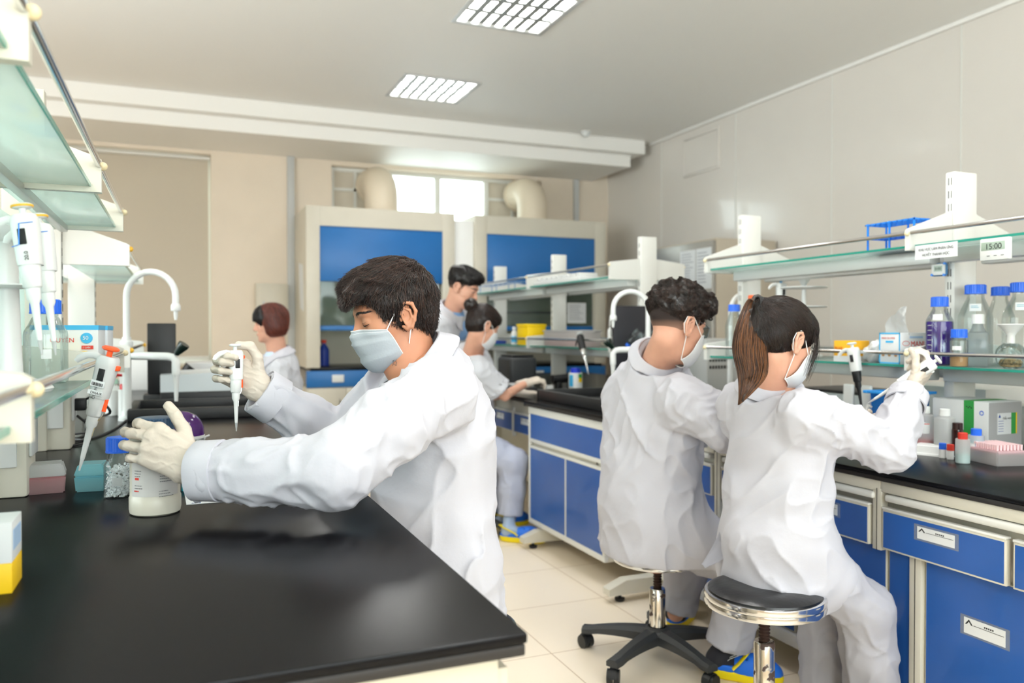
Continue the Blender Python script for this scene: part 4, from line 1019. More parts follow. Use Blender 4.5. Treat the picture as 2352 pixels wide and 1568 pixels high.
# round ribbed glass with white funnel
p = col(2322, 2.60, RS); t = thing('glass_flask', 'round glass flask with spiral ribs and white funnel top', 'flask', tuple(p))
bm = B(); prof = []
for k in range(15):
    a = -PI / 2 + PI * .93 * k / 14; prof.append((.044 * math.cos(a) + .002, .045 + .044 * math.sin(a)))
lathe(bm, [(.02, 0)] + prof[2:], n=32); obj('flask_body', bm, m_lglass, t)
bm = B()
for j in range(7):
    pts = []
    for k in range(16):
        a = -1.1 + 2.2 * k / 15; th = 2 * PI * j / 7 + a * .9; pts.append((.0455 * math.cos(a) * math.cos(th), .0455 * math.cos(a) * math.sin(th), .045 + .0455 * math.sin(a)))
    tube(bm, pts, .0018, n=6)
obj('rib', bm, m_lglass, t)
bm = B(); lathe(bm, [(.013, .085), (.012, .112), (.02, .125), (.042, .15), (.04, .152), (.015, .13)], n=28, cap=False); obj('funnel', bm, m_wplas, t)
bm = B(); lathe(bm, [(.001, .006), (.03, .008), (.036, .02), (.03, .032), (.001, .036)], n=24); obj('brown_beads', bm, mat('brown beads', '9a8560', .8, noise=.4, nscale=150), t)
# glove box with drawn out glove, left part
gx0, gx1, gy0, gy1 = 2.575, 2.735, 2.30, 2.40
t = thing('glove_box', 'white and blue glove box on the right shelf with a pulled out glove on top', 'box', ((gx0 + gx1) / 2, (gy0 + gy1) / 2, RS))
bm = B(); box(bm, (gx0, gy0, RS), (gx1, gy1, RS + .122), .001); obj('box_body', bm, m_paper, t, True)
bm = B(); xx = gx0 - .0006
for a, b_, c, d in ((gy0, gy0 + .005, 0, .122), (gy1 - .005, gy1, 0, .122), (gy0, gy1, 0, .006), (gy0, gy1, .116, .122)): box(bm, (xx - .0004, a, RS + c), (xx + .0006, b_, RS + d))
box(bm, (xx - .0004, (gy0 + gy1) / 2 - .018, RS + .082), (xx + .0006, (gy0 + gy1) / 2 + .018, RS + .09)); lab(obj('border_print', bm, m_bluep, t, True), 'sky blue border')
text('print', 'MAN GLOVES', .0105, (xx - .0004, gy1 - .012, RS + .097), (0, -1, 0), (0, 0, 1), m_red, t, True)
bm = B()
for k in range(3):
    cyl(bm, (xx + .001, gy1 - .02 - .03 * k, RS + .035), (xx - .0008, gy1 - .02 - .03 * k, RS + .035), .007, n=14)
obj('print', bm, mat('brown icon print', 'b98a58', .6), t, True)
text('print', 'MANU', .030, (gx0 + .055, gy0 - .001, RS + .068), (1, 0, 0), (0, 0, 1), m_red, t, True)
bm = B(); box(bm, (gx0 + .05, gy0 - .0012, RS + .1), (gx0 + .12, gy0 - .0002, RS + .108)); box(bm, (gx0 + .01, gy0 - .0012, RS + .045), (gx0 + .12, gy0 - .0002, RS + .053)); obj('print', bm, mat('pale blue print', ''), t, True)
bm = B(); pts = [(gx0 + .012 + .018 + .018 * math.cos(2 * PI * k / 24), gy0 - .001, RS + .08 + .009 * math.sin(2 * PI * k / 24)) for k in range(25)]; tube(bm, pts, .0008, n=6, cap=False); obj('print', bm, m_red, t, True)
bm = B(); G_ = []; nu, nv = 16, 12
for j in range(nv):
    v = j / (nv - 1)
    for i in range(nu):
        u = i / (nu - 1); yy = 2.425 - .135 * u * (1 - .10 * math.sin(v * 2.6)) + .018 * v * (1 - u) * math.sin(v * 3); top = .055 + .055 * u ** .7
        G_.append(bm.verts.new((2.635 + .022 * math.sin(u * 4.2 + v * 1.3) - .012 * v, yy, RS + .112 + v * top + .006 * math.sin(u * 9) * v)))
for j in range(nv - 1):
    for i in range(nu - 1): bm.faces.new((G_[j * nu + i], G_[j * nu + i + 1], G_[(j + 1) * nu + i + 1], G_[(j + 1) * nu + i]))
bmesh.ops.solidify(bm, geom=list(bm.faces), thickness=.012); o = obj('pulled_glove', bm, mat('thin white rubber', 'dfe0e0', .45), t, True, ang=60)
md = o.modifiers.new('smooth', 'SUBSURF'); md.levels = 1; md.render_levels = 1
t = carton('carton', 'orange yellow carton on the right shelf left of the white bag', (2.575, 2.53, RS), (2.66, 2.64, RS + .088), mat('orange card', 'f7b928', .5))
bm = B(); box(bm, (2.5745, 2.5295, RS - .0), (2.6605, 2.6405, RS + .024)); lab(obj('white_band', bm, m_paper, t, True), 'white lower band')
text('print', 'EK LUS', .014, (2.574, 2.634, RS + .052), (0, -1, 0), (0, 0, 1), m_red, t, True)
f = lambda p: smin(s_ell(p, (2.62, 2.46, RS + .035), (.045, .05, .04)), s_ell(p, (2.60, 2.43, RS + .06), (.03, .03, .03)), .02) + .003 * np.sin(p[:, 2] * 190 + p[:, 1] * 130) + .002 * np.sin(p[:, 0] * 260 - p[:, 1] * 170)
t = tag(implicit('plastic_bag', f, (2.56, 2.39, RS), (2.69, 2.53, RS + .12), .004, mat('thin white rubber', '')), 'crumpled white plastic bag between orange carton and glove box', 'bag')
# bottles at the far end of the near rack, behind the ponytail
p = col(1686, 2.60, RS); bottle('media_bottle', 'clear glass bottle with blue cap left of the ponytail', p, .043, .262, capr=.029, caph=.03)
p = col(1733, 2.63, RS); bottle('media_bottle', 'glass bottle with orange cap just above the hair tie of the ponytail', p, .045, .305, capm=mat('orange cap', 'f86a30', .4), capr=.031, caph=.03)
# white pipette carousel behind the ponytail woman
p = col(1846, 2.93, RS); t = thing('pipette_carousel', 'white disc shaped pipette stand on the right shelf behind the ponytail woman', 'stand', tuple(p))
bm = B(); lathe(bm, [(.09, 0), (.09, .008), (.05, .02), (.015, .03), (.012, .05)], n=36); obj('stand_base', bm, m_wplas, t)
bm = B(); cyl(bm, (0, 0, .03), (0, 0, .34), .011, n=18); obj('column', bm, m_wplas, t)
for zz in (.245, .342):
    bm = B(); lathe(bm, [(.01, zz), (.11, zz + .002), (.115, zz + .005), (.11, zz + .009), (.01, zz + .011)], n=40); obj('disc', bm, m_wplas, t)
bm = B(); lathe(bm, [(.012, .35), (.014, .365), (.032, .392), (.0, .393)], n=24); obj('handle', bm, m_wplas, t)
p2 = col(1793, 2.90, RS + .08); pipette('pale pipette with light blue button on the disc stand', p2, p2 + A3(0, 0, .32), (-1, 0, 0), knob=m_bluep, accent=m_bluep, ejector=False)
# pipette hanging at the near rail, above white paddles
pt, pb = PX(1956, 786, 2.50), PX(1981, 948, 2.52)
t_, M4 = pipette('white pipette with black lower half hanging on the right guard rail', pb, pt, (-.2, 1, 0), lower=m_dark, ejector=False, L0=.247, knob=m_wplas)
q = PX(1975, 950, 2.60); t = thing('magnet_stand', 'black stand with two white paddles below the hanging pipette', 'stand', (q[0], q[1], RZ))
bm = B(); box(bm, (-.05, -.13, 0), (.06, .13, .012), .003); box(bm, (-.01, -.012, .012), (.012, .012, .13), .003); box(bm, (-.012, -.1, .105), (.014, .1, .12), .003); obj('stand_body', bm, m_dark, t)
for yy in (-.05, .045):
    bm = B(); box(bm, (-.028, yy - .032, .108), (-.012, yy + .022, .22), .008, seg=3); obj('paddle', bm, m_wplas, t)
# upper shelf: blue rack, sign, timers
US = 1.561
rx0, rx1, ry0, ry1 = 2.60, 2.715, 2.26, 2.50
t = thing('tube_rack', 'bright blue three tier tube rack on the upper right shelf', 'rack', ((rx0 + rx1) / 2, (ry0 + ry1) / 2, US), 0, 'blue tube racks')
def rack(t, x0, x1, y0, y1, z, h, m, nx=4, ny=9, lev=(0, .45, .93)):
    for L_ in lev:
        bm = B(); z0 = z + h * L_; z1 = z0 + h * .05
        if L_ == 0: box(bm, (x0, y0, z0), (x1, y1, z1))
        else:
            for i in range(nx + 1): xx = x0 + (x1 - x0 - .004) * i / nx; box(bm, (xx, y0, z0), (xx + .004, y1, z1))
            for j in range(ny + 1): yy = y0 + (y1 - y0 - .004) * j / ny; box(bm, (x0, yy, z0), (x1, yy + .004, z1))
        obj('tier', bm, m, t, True, smooth=False)
    bm = B()
    for xx in (x0 + .004, x1 - .010):
        for yy in (y0 + .004, (y0 + y1) / 2, y1 - .012): box(bm, (xx, yy, z), (xx + .006, yy + .006, z + h))
    obj('upright', bm, m, t, True, smooth=False)
rack(t, rx0, rx1, ry0, ry1, US, .115, m_rackblue)
X = 2.52 - .004
def on_x(px, py, X): return PX(px, py, X)
a, b_ = PX(2102, 566, 2.512), PX(2199, 560, 2.512)
t = thing('paper_sign', 'white paper sign with two lines of capitals under the upper right shelf', 'sign', tuple(b_))
w_ = abs(a[1] - b_[1]); zt = a[2] + .002
bm = B(); box(bm, (2.512, b_[1], zt - .052), (2.5135, a[1], zt)); obj('sheet', bm, m_paper, t, True)
text('print', 'KHU VỰC LÀM PHẢN ỨNG', .0135, (2.5115, (a[1] + b_[1]) / 2, zt - .022), (0, -1, 0), (0, 0, 1), m_ink, t, True, align='CENTER', sx=w_ / .185 * .93)
text('print', 'HUYẾT THANH HỌC', .0135, (2.5115, (a[1] + b_[1]) / 2, zt - .042), (0, -1, 0), (0, 0, 1), m_ink, t, True, align='CENTER', sx=w_ / .185 * .93)
m_lcd = mat('grey lcd', '9fb0a2', .3)
a, b_ = PX(2250, 550, 2.505), PX(2318, 545, 2.505); zb = PX(2284, 597, 2.505)[2]; zt = a[2]
t = thing('digital_timer', 'white digital timer reading 15:00 on the edge of the upper right shelf', 'timer', (2.51, (a[1] + b_[1]) / 2, zb))
bm = B(); box(bm, (2.505, b_[1], zb), (2.522, a[1], zt), .004); obj('timer_case', bm, m_wplas, t, True)
bm = B(); box(bm, (2.5042, b_[1] + .014, zt - .040), (2.506, a[1] - .006, zt - .012), .0005); obj('display', bm, m_lcd, t, True)
text('print', '15:00', .027, (2.5037, (a[1] + b_[1]) / 2 + .002, zt - .0365), (0, -1, 0), (0, 0, 1), m_ink, t, True, align='CENTER')
bm = B()
for k in range(3): box(bm, (2.5038, b_[1] + .018 + .025 * k, zb + .014), (2.5052, b_[1] + .028 + .025 * k, zb + .016))
obj('print', bm, m_pgrey, t, True)
pc = PX(2159, 619, 2.72)
t = thing('digital_timer', 'small white and blue kitchen timer hanging on the right shelf post', 'timer', tuple(pc)); c = Vector(pc)
T4 = Matrix.Translation(c) @ Matrix.Rotation(math.radians(-78), 4, 'Z')
bm = B(); box(bm, (-.03, -.012, -.026), (.03, .008, .026), .010, 0, T4, 3); obj('timer_case', bm, mat('steel blue plastic', '4a7fae', .35), t, True)
bm = B(); box(bm, (-.026, -.0145, -.022), (.026, -.008, .022), .004, 0, T4); lab(obj('face_plate', bm, m_wplas, t, True), 'white face')
bm = B(); box(bm, (-.016, -.0155, -.008), (.016, -.0140, .014), 0, 0, T4); obj('display', bm, m_lcd, t, True)
text('print', '0:00', .014, T4 @ Vector((0, -.0158, -.002)), T4.to_3x3() @ Vector((1, 0, 0)), (0, 0, 1), m_ink, t, True, align='CENTER')
for dx, dz in ((-.024, -.02), (.024, .022), (.022, -.022)):
    bm = B(); cyl(bm, T4 @ Vector((dx, -.016, dz)), T4 @ Vector((dx, -.008, dz)), .005, n=14); lab(obj('button', bm, m_rackblue, t, True), 'round blue button')

# ---------------- near right bench top
def hdpe_bottle(label, p, r, h, capm, liquid=None, lvl=.4, body=None, capr=None, caph=.02):
    t = bottle('reagent_bottle', label, p, r, h, capm=capm, bodym=body or m_frostp, capr=capr or r * .45, caph=caph, shoulder=.8, liquid=liquid, level=lvl, group='reagent bottles on the right bench'); return t
t = thing('storage_bin', 'bright blue translucent plastic bin behind the raised forearm', 'bin', (2.56, 2.36, RZ))
m_bbin = thin('blue translucent plastic', '7cc8fa', frost=.72, rough=.15, body='2fa4ff')
q0 = [(2.53, 2.27), (2.70, 2.27), (2.70, 2.40), (2.53, 2.40)]
bm = B(); lo = [bm.verts.new((x + (.01 if x < 2.6 else -.01), y + (.01 if y < 2.35 else -.01), RZ)) for x, y in q0]; hi = [bm.verts.new((x, y, RZ + .2)) for x, y in q0]
bm.faces.new(lo[::-1])
for k in range(4): bm.faces.new((lo[k], lo[(k + 1) % 4], hi[(k + 1) % 4], hi[k]))
obj('bin_body', bm, m_bbin, t, True, smooth=False)
bm = B()
for a in ((2.51, 2.255, 2.72, 2.277), (2.51, 2.398, 2.72, 2.42), (2.51, 2.277, 2.532, 2.398), (2.698, 2.277, 2.72, 2.398)): box(bm, (a[0], a[1], RZ + .195), (a[2], a[3], RZ + .206), .002)
obj('rim', bm, mat('blue rim', '2b98ea', .35), t, True)
bx0, bx1, by0, by1, bh = 2.62, 2.79, 1.965, 2.19, .19
t = thing('kit_box', 'large white kit carton with green band and grey end on the right bench', 'box', ((bx0 + bx1) / 2, (by0 + by1) / 2, RZ))
bm = B(); box(bm, (bx0, by0, RZ), (bx1, by1, RZ + bh), .001); obj('box_body', bm, m_paper, t, True)
bm = B(); box(bm, (bx0 + .002, by0 - .0008, RZ), (bx1, by0 + .001, RZ + bh - .002)); lab(obj('end_panel', bm, mat('silver card', 'a9aaac', .4), t, True), 'silver grey end')
bm = B(); box(bm, (bx0 - .0008, by0 + .055, RZ), (bx0 + .002, by0 + .095, RZ + bh)); box(bm, (bx0, by0 + .055, RZ + bh - .001), (bx1, by0 + .095, RZ + bh + .0008)); lab(obj('band', bm, m_green, t, True), 'green band')
bm = B()
for k in range(9):
    a = 2 * PI * k / 9; cyl(bm, (bx0 - .0016, by0 + .025 + .007 * math.cos(a), RZ + .15 + .007 * math.sin(a)), (bx0 + .001, by0 + .025 + .007 * math.cos(a), RZ + .15 + .007 * math.sin(a)), .0018, n=8)
lab(obj('logo', bm, m_capblue, t, True), 'blue dotted ring logo')
bm = B()
for k in range(4): cyl(bm, (bx0 - .0014, by0 + .065 + .006 * k, RZ + .165 + .004 * (k % 2)), (bx0, by0 + .065 + .006 * k, RZ + .165 + .004 * (k % 2)), .0025, n=8)
obj('logo', bm, m_ink, t, True)
lx = bx0 + .045; bm = B(); box(bm, (lx, by0 - .0016, RZ + .075), (lx + .07, by0 - .0008, RZ + .15)); lb_ = obj('label', bm, m_paper, t, True)
bm = B(); box(bm, (lx + .07, by0 - .0016, RZ + .075), (lx + .094, by0 - .0008, RZ + .15)); lab(obj('label_band', bm, m_green, t, True), 'green side of the label')
bm = B(); box(bm, (lx + .094, by0 - .0016, RZ + .075), (lx + .10, by0 - .0008, RZ + .15)); lab(obj('label_band', bm, m_yellow, t, True), 'yellow side of the label')
text('print', 'Giấy mực', .011, (lx + .026, by0 - .002, RZ + .128), (1, 0, 0), (0, 0, 1), m_ink, t, True)
bm = B(); prism(bm, [(lx + .004, by0 - .002, RZ + .134), (lx + .016, by0 - .002, RZ + .134), (lx + .010, by0 - .002, RZ + .146)], (0, -.0004, 0))
for k in range(5): box(bm, (lx + .004, by0 - .0022, RZ + .085 + .009 * k), (lx + .03, by0 - .0018, RZ + .0865 + .009 * k))
obj('print', bm, mat('blue ink', ''), t, True)
p = P(2125, 900, 2.97); p[2] = RZ
t = hdpe_bottle('milky bottle with red liquid at the bottom and red lined label', p, .029, .163, m_wplas, liquid=mat('red liquid', 'd8263e', .2), lvl=.32, capr=.0165, caph=.02)
wrap_label(t, .0292, .065, .105, facing(p) - 45, facing(p) + 30, m_paper); wrap_label(t, .0296, .099, .102, facing(p) - 45, facing(p) + 30, m_red, 'print')
p = P(2170, 900, 2.88); p[2] = RZ; hdpe_bottle('plain milky bottle with white cap, right of the red liquid bottle', p, .034, .162, m_wplas, capr=.0175, caph=.02)
p = P(2200, 900, 2.83); p[2] = RZ; hdpe_bottle('dark brown small bottle with dark ribbed cap behind the red capped bottle', p, .019, .118, mat('dark brown cap', '2a1210', .35), body=mat('amber glass', '2c100c', .12, coat=.5), capr=.0165, caph=.022)
p = P(2212, 900, 2.68); p[2] = RZ; hdpe_bottle('small milky bottle with red cap on the right bench', p, .022, .102, m_red, capr=.0145, caph=.018, liquid=mat('aqua water', 'b7dedc', .2), lvl=.4)
p = P(2243, 900, 2.74); p[2] = RZ; t = hdpe_bottle('small pale bottle with blue cap and blue and white label', p, .025, .108, m_capblue, capr=.0165, caph=.02, liquid=mat('pale blue liquid', 'a8dbe6', .2), lvl=.8)
wrap_label(t, .0252, .022, .06, facing(p) - 5, facing(p) + 60, mat('logo blue', '1a6fd0', .4)); wrap_label(t, .0252, .022, .06, facing(p) - 60, facing(p) - 5, m_paper)
wrap_label(t, .0256, .045, .052, facing(p) + 15, facing(p) + 28, m_wplas, 'logo')
p = P(2166, 900, 2.79); p[2] = RZ; hdpe_bottle('tiny vial with blue cap in front of the milky bottles', p, .011, .052, m_capblue, capr=.0115, caph=.016, body=m_wplas)
p = P(2184, 900, 2.76); p[2] = RZ; hdpe_bottle('tiny vial with red cap beside the tiny blue capped vial', p, .011, .052, m_red, capr=.0115, caph=.016, body=m_wplas)
# white lid tray
a, b_ = PZ(2086, 1047, RZ), PZ(2135, 1056, RZ); cc = PZ(2143, 1043, RZ)
t = thing('plastic_cover', 'white plastic tip box lid lying upside down on the right bench', 'lid', (cc[0], cc[1], RZ), math.radians(-68))
bm = B(); L4 = []
for zz, w, d in ((0, .072, .05), (.006, .070, .048), (.008, .064, .043), (.032, .056, .036), (.034, .054, .034)): L4.append([bm.verts.new((sx * w, sy * d, zz)) for sx, sy in ((-1, -1), (1, -1), (1, 1), (-1, 1))])
for i in range(4):
    for k in range(4): bm.faces.new((L4[i][k], L4[i][(k + 1) % 4], L4[i + 1][(k + 1) % 4], L4[i + 1][k]))
bm.faces.new(L4[0][::-1]); bm.faces.new(L4[-1]); obj('lid_shell', bm, m_wplas, t, ang=20)
# pink tip box with bare tips
a, b_ = PZ(2218, 1056, RZ), PZ(2303, 1075, RZ)
t = tip_box('tip_box', 'pink open tip box with rows of tips at the right edge of the bench', a, a + (b_ - a) * .86, .115, .085, RZ, m_frostp, None, mat('pink plate', 'f2a0b0', .4))
bm = B(); hw = np.linalg.norm((b_ - a)[:2]) * .43; 
for i in range(12):
    for j in range(8):
        x_, y_ = -hw + .016 + i * (2 * hw - .032) / 11, -.044 + j * .0125; lathe(bm, [(.0035, .05), (.004, .066), (.004, .068)], (x_, y_, 0), n=8)
o = obj('tips', bm, mat('pale pink tips', 'f6d6da', .4), t); o['kind'] = 'stuff'
# equipment on the far half of the island
carton('gel_tank', 'low white flat box behind the kit carton on the far half of the island', (3.05, 2.3, RZ), (3.4, 2.75, RZ + .20), m_wplas)
carton('gel_tank', 'second white flat box on the far half of the island at the right edge', (3.02, 1.75, RZ), (3.4, 2.2, RZ + .15), m_wplas)
t = carton('power_supply', 'white flat instrument behind the hanging pipette', (3.1, 2.95, RZ), (3.5, 3.5, RZ + .12), m_wplas); bm = B(); box(bm, (3.12, 2.97, RZ + .12), (3.48, 3.48, RZ + .135), .004); obj('cover', bm, m_dark, t, True)
t = thing('bench_instrument', 'pale grey instrument with rows of vent slots behind the man with glasses', 'instrument', (3.3, 4.6, FZ))
bm = B(); box(bm, (3.1, 4.25, FZ), (3.55, 4.8, FZ + .36), .01); obj('instrument_case', bm, mat('instrument grey', 'b9bab8', .4), t, True)
bm = B()
for k in range(3):
    for j in range(8): box(bm, (3.12 + j * .022, 4.247, FZ + .17 + k * .045), (3.132 + j * .022, 4.252, FZ + .19 + k * .045))
obj('vent_slots', bm, m_ink, t, True)
# ---------------- far right bench and rack
FS, FU = 1.125, 1.59
t = thing('drying_board', 'black pegboard for drying glassware above the right sink', 'board', (2.80, 4.44, FZ))
bm = B(); box(bm, (2.53, 4.43, .98), (3.02, 4.455, 1.40), .004); obj('board', bm, mat('black pegboard', '23232a', .4), t, True)
bm = B(); cyl(bm, (2.6, 4.45, FZ), (2.6, 4.45, 1.0), .012, n=12); obj('support', bm, m_dark, t, True)
bm = B(); cyl(bm, (2.95, 4.45, FZ), (2.95, 4.45, 1.0), .012, n=12); obj('support', bm, m_dark, t, True)
for px, py, nm in ((1458, 775, 'glass cylinder hanging on the pegboard, left one'), (1486, 772, 'glass cylinder hanging on the pegboard, next to the curly hair')):
    q = PY(px, py, 4.40); t = thing('glass_cylinder', nm, 'glassware', tuple(q))
    D = Matrix.Rotation(math.radians(35), 4, 'Y') @ Matrix.Rotation(math.radians(25), 4, 'X')
    bm = B(); lathe(bm, [(.014, -.055), (.03, -.045), (.034, -.02), (.034, .05), (.033, .052)], M=D, n=24, cap=False); obj('glass_body', bm, m_lglass, t)
    bm = B(); lathe(bm, [(.015, -.075), (.016, -.056)], M=D, n=18); obj('stopper', bm, m_capblue, t)
    bm = B(); cyl(bm, (0, 0, 0), (0, .035, .02), .004, n=8); obj('peg', bm, m_dark, t)
q = col(1412, 2.56, FS); bottle('wash_bottle', 'slim white wash bottle with pointed spout at the end of the far lower shelf', q + A3(0, .06, 0), .016, .19, capm=m_wplas, bodym=m_wplas, capr=.006, caph=.04, smoothcap=True)
q = P(1322, 890, 5.55); q[2] = FZ
t = bottle('reagent_bottle', 'white plastic bottle with deep blue cap and green label behind the black sink', q, .048, .155, capm=mat('deep blue cap', '1836c8', .4), bodym=m_wplas, capr=.034, caph=.03, shoulder=.8, smoothcap=True)
wrap_label(t, .0482, .09, .115, facing(q) + 25, facing(q) + 65, m_green); wrap_label(t, .0482, .06, .09, facing(q) + 25, facing(q) + 65, m_yellow); wrap_label(t, .0482, .03, .11, facing(q) - 60, facing(q) - 20, m_bluep)
pt, pb = PX(1330, 765, 2.52), PX(1352, 860, 2.50); pipette('black pipette hanging on the rail of the far rack', pb, pt, (0, 1, 0), body=m_dark, lower=m_chrome, ejector=False)
t = thing('centrifuge', 'black rounded bench centrifuge in front of the woman with the bun', 'instrument', (2.33, 5.5, FZ))
bm = B(); box(bm, (2.22, 5.4, FZ), (2.44, 5.66, FZ + .22), .03, seg=4); obj('centrifuge_body', bm, m_dark2, t, True)
bm = B(); box(bm, (2.24, 5.42, FZ + .221), (2.42, 5.64, FZ + .235), .006); obj('lid', bm, m_dark, t, True)
q = P(1195, 890, 5.45); t = thing('balance', 'small flat balance with light grey pan before the seated woman', 'balance', (q[0], q[1], FZ))
bm = B(); box(bm, (-.09, -.08, 0), (.09, .09, .035), .01); obj('balance_base', bm, m_dark2, t); bm = B(); box(bm, (-.08, -.05, .035), (.08, .08, .055), .006); lab(obj('pan', bm, m_gplas, t), 'light grey pan')
q = P(1262, 900, 5.05); t = thing('weighing_dish', 'white dish with beaker beside the gloved hand', 'dish', (q[0], q[1], FZ))
bm = B(); lathe(bm, [(.04, 0), (.06, .01), (.062, .016), (.05, .012)], n=28); obj('dish', bm, m_wplas, t); bm = B(); lathe(bm, [(.022, .012), (.024, .07)], n=20); obj('beaker', bm, m_frostp, t)
q = P(1283, 868, 5.7); t = thing('tube_holder', 'black cylindrical holder with cable beside the far post', 'holder', (q[0], q[1], FZ))
bm = B(); cyl(bm, (-.05, 0, .07), (.06, 0, .075), .03, n=18); box(bm, (-.02, -.02, 0), (.02, .02, .06), .004); obj('holder_body', bm, m_dark, t)
q = PZ(1388, 882, FZ + .06); carton('plastic_tray', 'pale blue shallow tray on the rim of the right sink', (2.45, 3.95, FZ + .061), (2.60, 4.25, FZ + .075), mat('pale blue tray', 'a9cfd6', .4))
# far rack, lower shelf
t = thing('sharps_box', 'bright yellow box on the lower shelf of the far rack', 'box', (2.66, 6.03, FS)); 
bm = B(); box(bm, (2.58, 5.9, FS), (2.74, 6.12, FS + .165), .006); obj('box_body', bm, m_yellow, t, True); bm = B(); box(bm, (2.575, 5.895, FS + .15), (2.745, 6.125, FS + .172), .004); obj('lid', bm, m_yellow, t, True)
t = thing('storage_bin', 'clear plastic bin with pinkish contents on the lower shelf of the far rack', 'bin', (2.66, 5.25, FS))
bm = B(); box(bm, (2.59, 4.98, FS), (2.74, 5.62, FS + .11), .008); obj('bin_body', bm, m_frostp, t, True)
bm = B(); box(bm, (2.585, 4.97, FS + .11), (2.745, 5.63, FS + .122), .004); obj('rim', bm, m_frostp, t, True)
bm = B(); box(bm, (2.6, 5.0, FS + .004), (2.73, 5.6, FS + .04), .004); lab(obj('contents', bm, mat('pinkish sachets', 'e2a9a2', .6, noise=.25, nscale=30), t, True), 'pinkish sachets')
t = thing('bottle_rack', 'dark blue bottle rack on the far lower shelf, left of the small white bottle', 'rack', (2.66, 6.85, FS))
bm = B(); box(bm, (2.60, 6.7, FS), (2.72, 6.98, FS + .03), .004); box(bm, (2.6, 6.7, FS), (2.62, 6.75, FS + .13), .003); box(bm, (2.6, 6.93, FS), (2.62, 6.98, FS + .13), .003); box(bm, (2.6, 6.7, FS + .03), (2.615, 6.98, FS + .08), .003); obj('rack_body', bm, mat('navy plastic', '1f3f94', .4), t, True)
q = A3(2.64, 6.32, FS); t = bottle('reagent_bottle', 'small white bottle with pale blue label left of the yellow box', q, .03, .15, capm=m_wplas, bodym=m_wplas, smoothcap=True, capr=.018); wrap_label(t, .0302, .02, .07, facing(q) - 60, facing(q) + 60, m_bluep)
# far rack, upper shelf
t = thing('tray_stack', 'long white tray of tubes on the upper shelf of the far rack', 'tray', (2.66, 5.45, FU))
bm = B(); box(bm, (2.58, 5.0, FU), (2.74, 5.8, FU + .035), .006); obj('tray_body', bm, m_wplas, t, True)
bm = B()
for k in range(9): box(bm, (2.585, 5.02 + k * .085, FU + .036), (2.735, 5.07 + k * .085, FU + .06), .006)
o = obj('tubes', bm, m_wplas, t, True); o['kind'] = 'stuff'
t = thing('tube_rack', 'pale blue wire rack at the far end of the upper shelf', 'rack', (2.66, 6.7, FU), 0, 'blue tube racks')
rack(t, 2.59, 2.72, 6.2, 7.05, FU, .07, mat('grey blue plastic', '7f9cc0', .5), 3, 7, (0, .9))
# clutter inside the left fume hood
q = PY(742, 830, 7.9); t = bottle('wash_bottle', 'blue bottle with red cap inside the left fume hood', (q[0], 7.85, .906), .05, .25, capm=m_red, bodym=mat('blue bottle', '1c3a9c', .4), smoothcap=True)
# ================================================================== PEOPLE
_tab = np.random.default_rng(5).random((32, 32, 32)).astype(np.float32)
def noise3(c):
    i = np.floor(c).astype(np.int32); f = (c - i).astype(np.float32); f = f * f * (3 - 2 * f); o = 0
    for a in (0, 1):
        wa = f[:, 0] if a else 1 - f[:, 0]
        for b in (0, 1):
            wb = f[:, 1] if b else 1 - f[:, 1]
            for d in (0, 1):
                wd = f[:, 2] if d else 1 - f[:, 2]
                o = o + wa * wb * wd * _tab[(i[:, 0] + a) & 31, (i[:, 1] + b) & 31, (i[:, 2] + d) & 31]
    return o
def ridge(n, k=2.0): return (1 - np.abs(2 * n - 1)) ** k
def nrm(v): v = np.asarray(v, float); return v / np.linalg.norm(v)
def sleeve(p, pts, rs, amp=.006, seed=0.0, freq=26, k=.02):
    """cloth tube along a limb with folds running round it"""
    out = None; L = 0
    for i in range(len(pts) - 1):
        a, b = V(pts[i]), V(pts[i + 1]); ax = b - a; l = float(np.linalg.norm(ax)); d = ax / l
        u = V(frame(d)[0]); w = np.cross(d, u); q = p - a; s = q @ d; t = np.clip(s / l, 0, 1)
        r3 = q - t[:, None] * ax; rr = np.linalg.norm(r3, axis=1) + 1e-6
        cu, cw = (q @ u) / rr, (q @ w) / rr
        wob = noise3(np.stack([cu * 1.3 + seed, cw * 1.3 + 7.3, (s + L) * 6], 1))
        n = noise3(np.stack([(s + L) * freq + wob * 2.6 + cu * .9, cu * 1.1 + 3 + seed * 3, cw * 1.1 + 11], 1))
        n2 = noise3(np.stack([(s + L) * freq * .45 + 5 + wob * 2, cu * 1.7 + seed, cw * 1.7], 1))
        v = rr - (rs[i] + (rs[i + 1] - rs[i]) * t) - amp * (ridge(n, 2.2) - .3) - amp * 1.1 * (ridge(n2, 3) - .25)
        out = v if out is None else smin(out, v, k); L += l
    return out
def drape(p, up, side, fs=16, fz=3.2, amp=.008, seed=0.0, diag=.5):
    up, side = V(nrm(up)), V(nrm(side)); n = np.cross(up, side); a, b, c = p @ side, p @ n, p @ up
    w = noise3(np.stack([a * 4 + seed, b * 4, c * 4 + 9], 1))
    q = noise3(np.stack([a * fs + c * fs * diag + w * 2.2 + seed, b * fs + w * 2, c * fz + w * 1.5], 1))
    q2 = noise3(np.stack([a * fs * .6 - c * fs * diag * .9 + w * 2.5 + 4, b * fs * .7 + seed, c * fz * 1.6 + w], 1))
    return amp * (ridge(q, 2.4) - .3) + amp * (ridge(q2, 3) - .25)
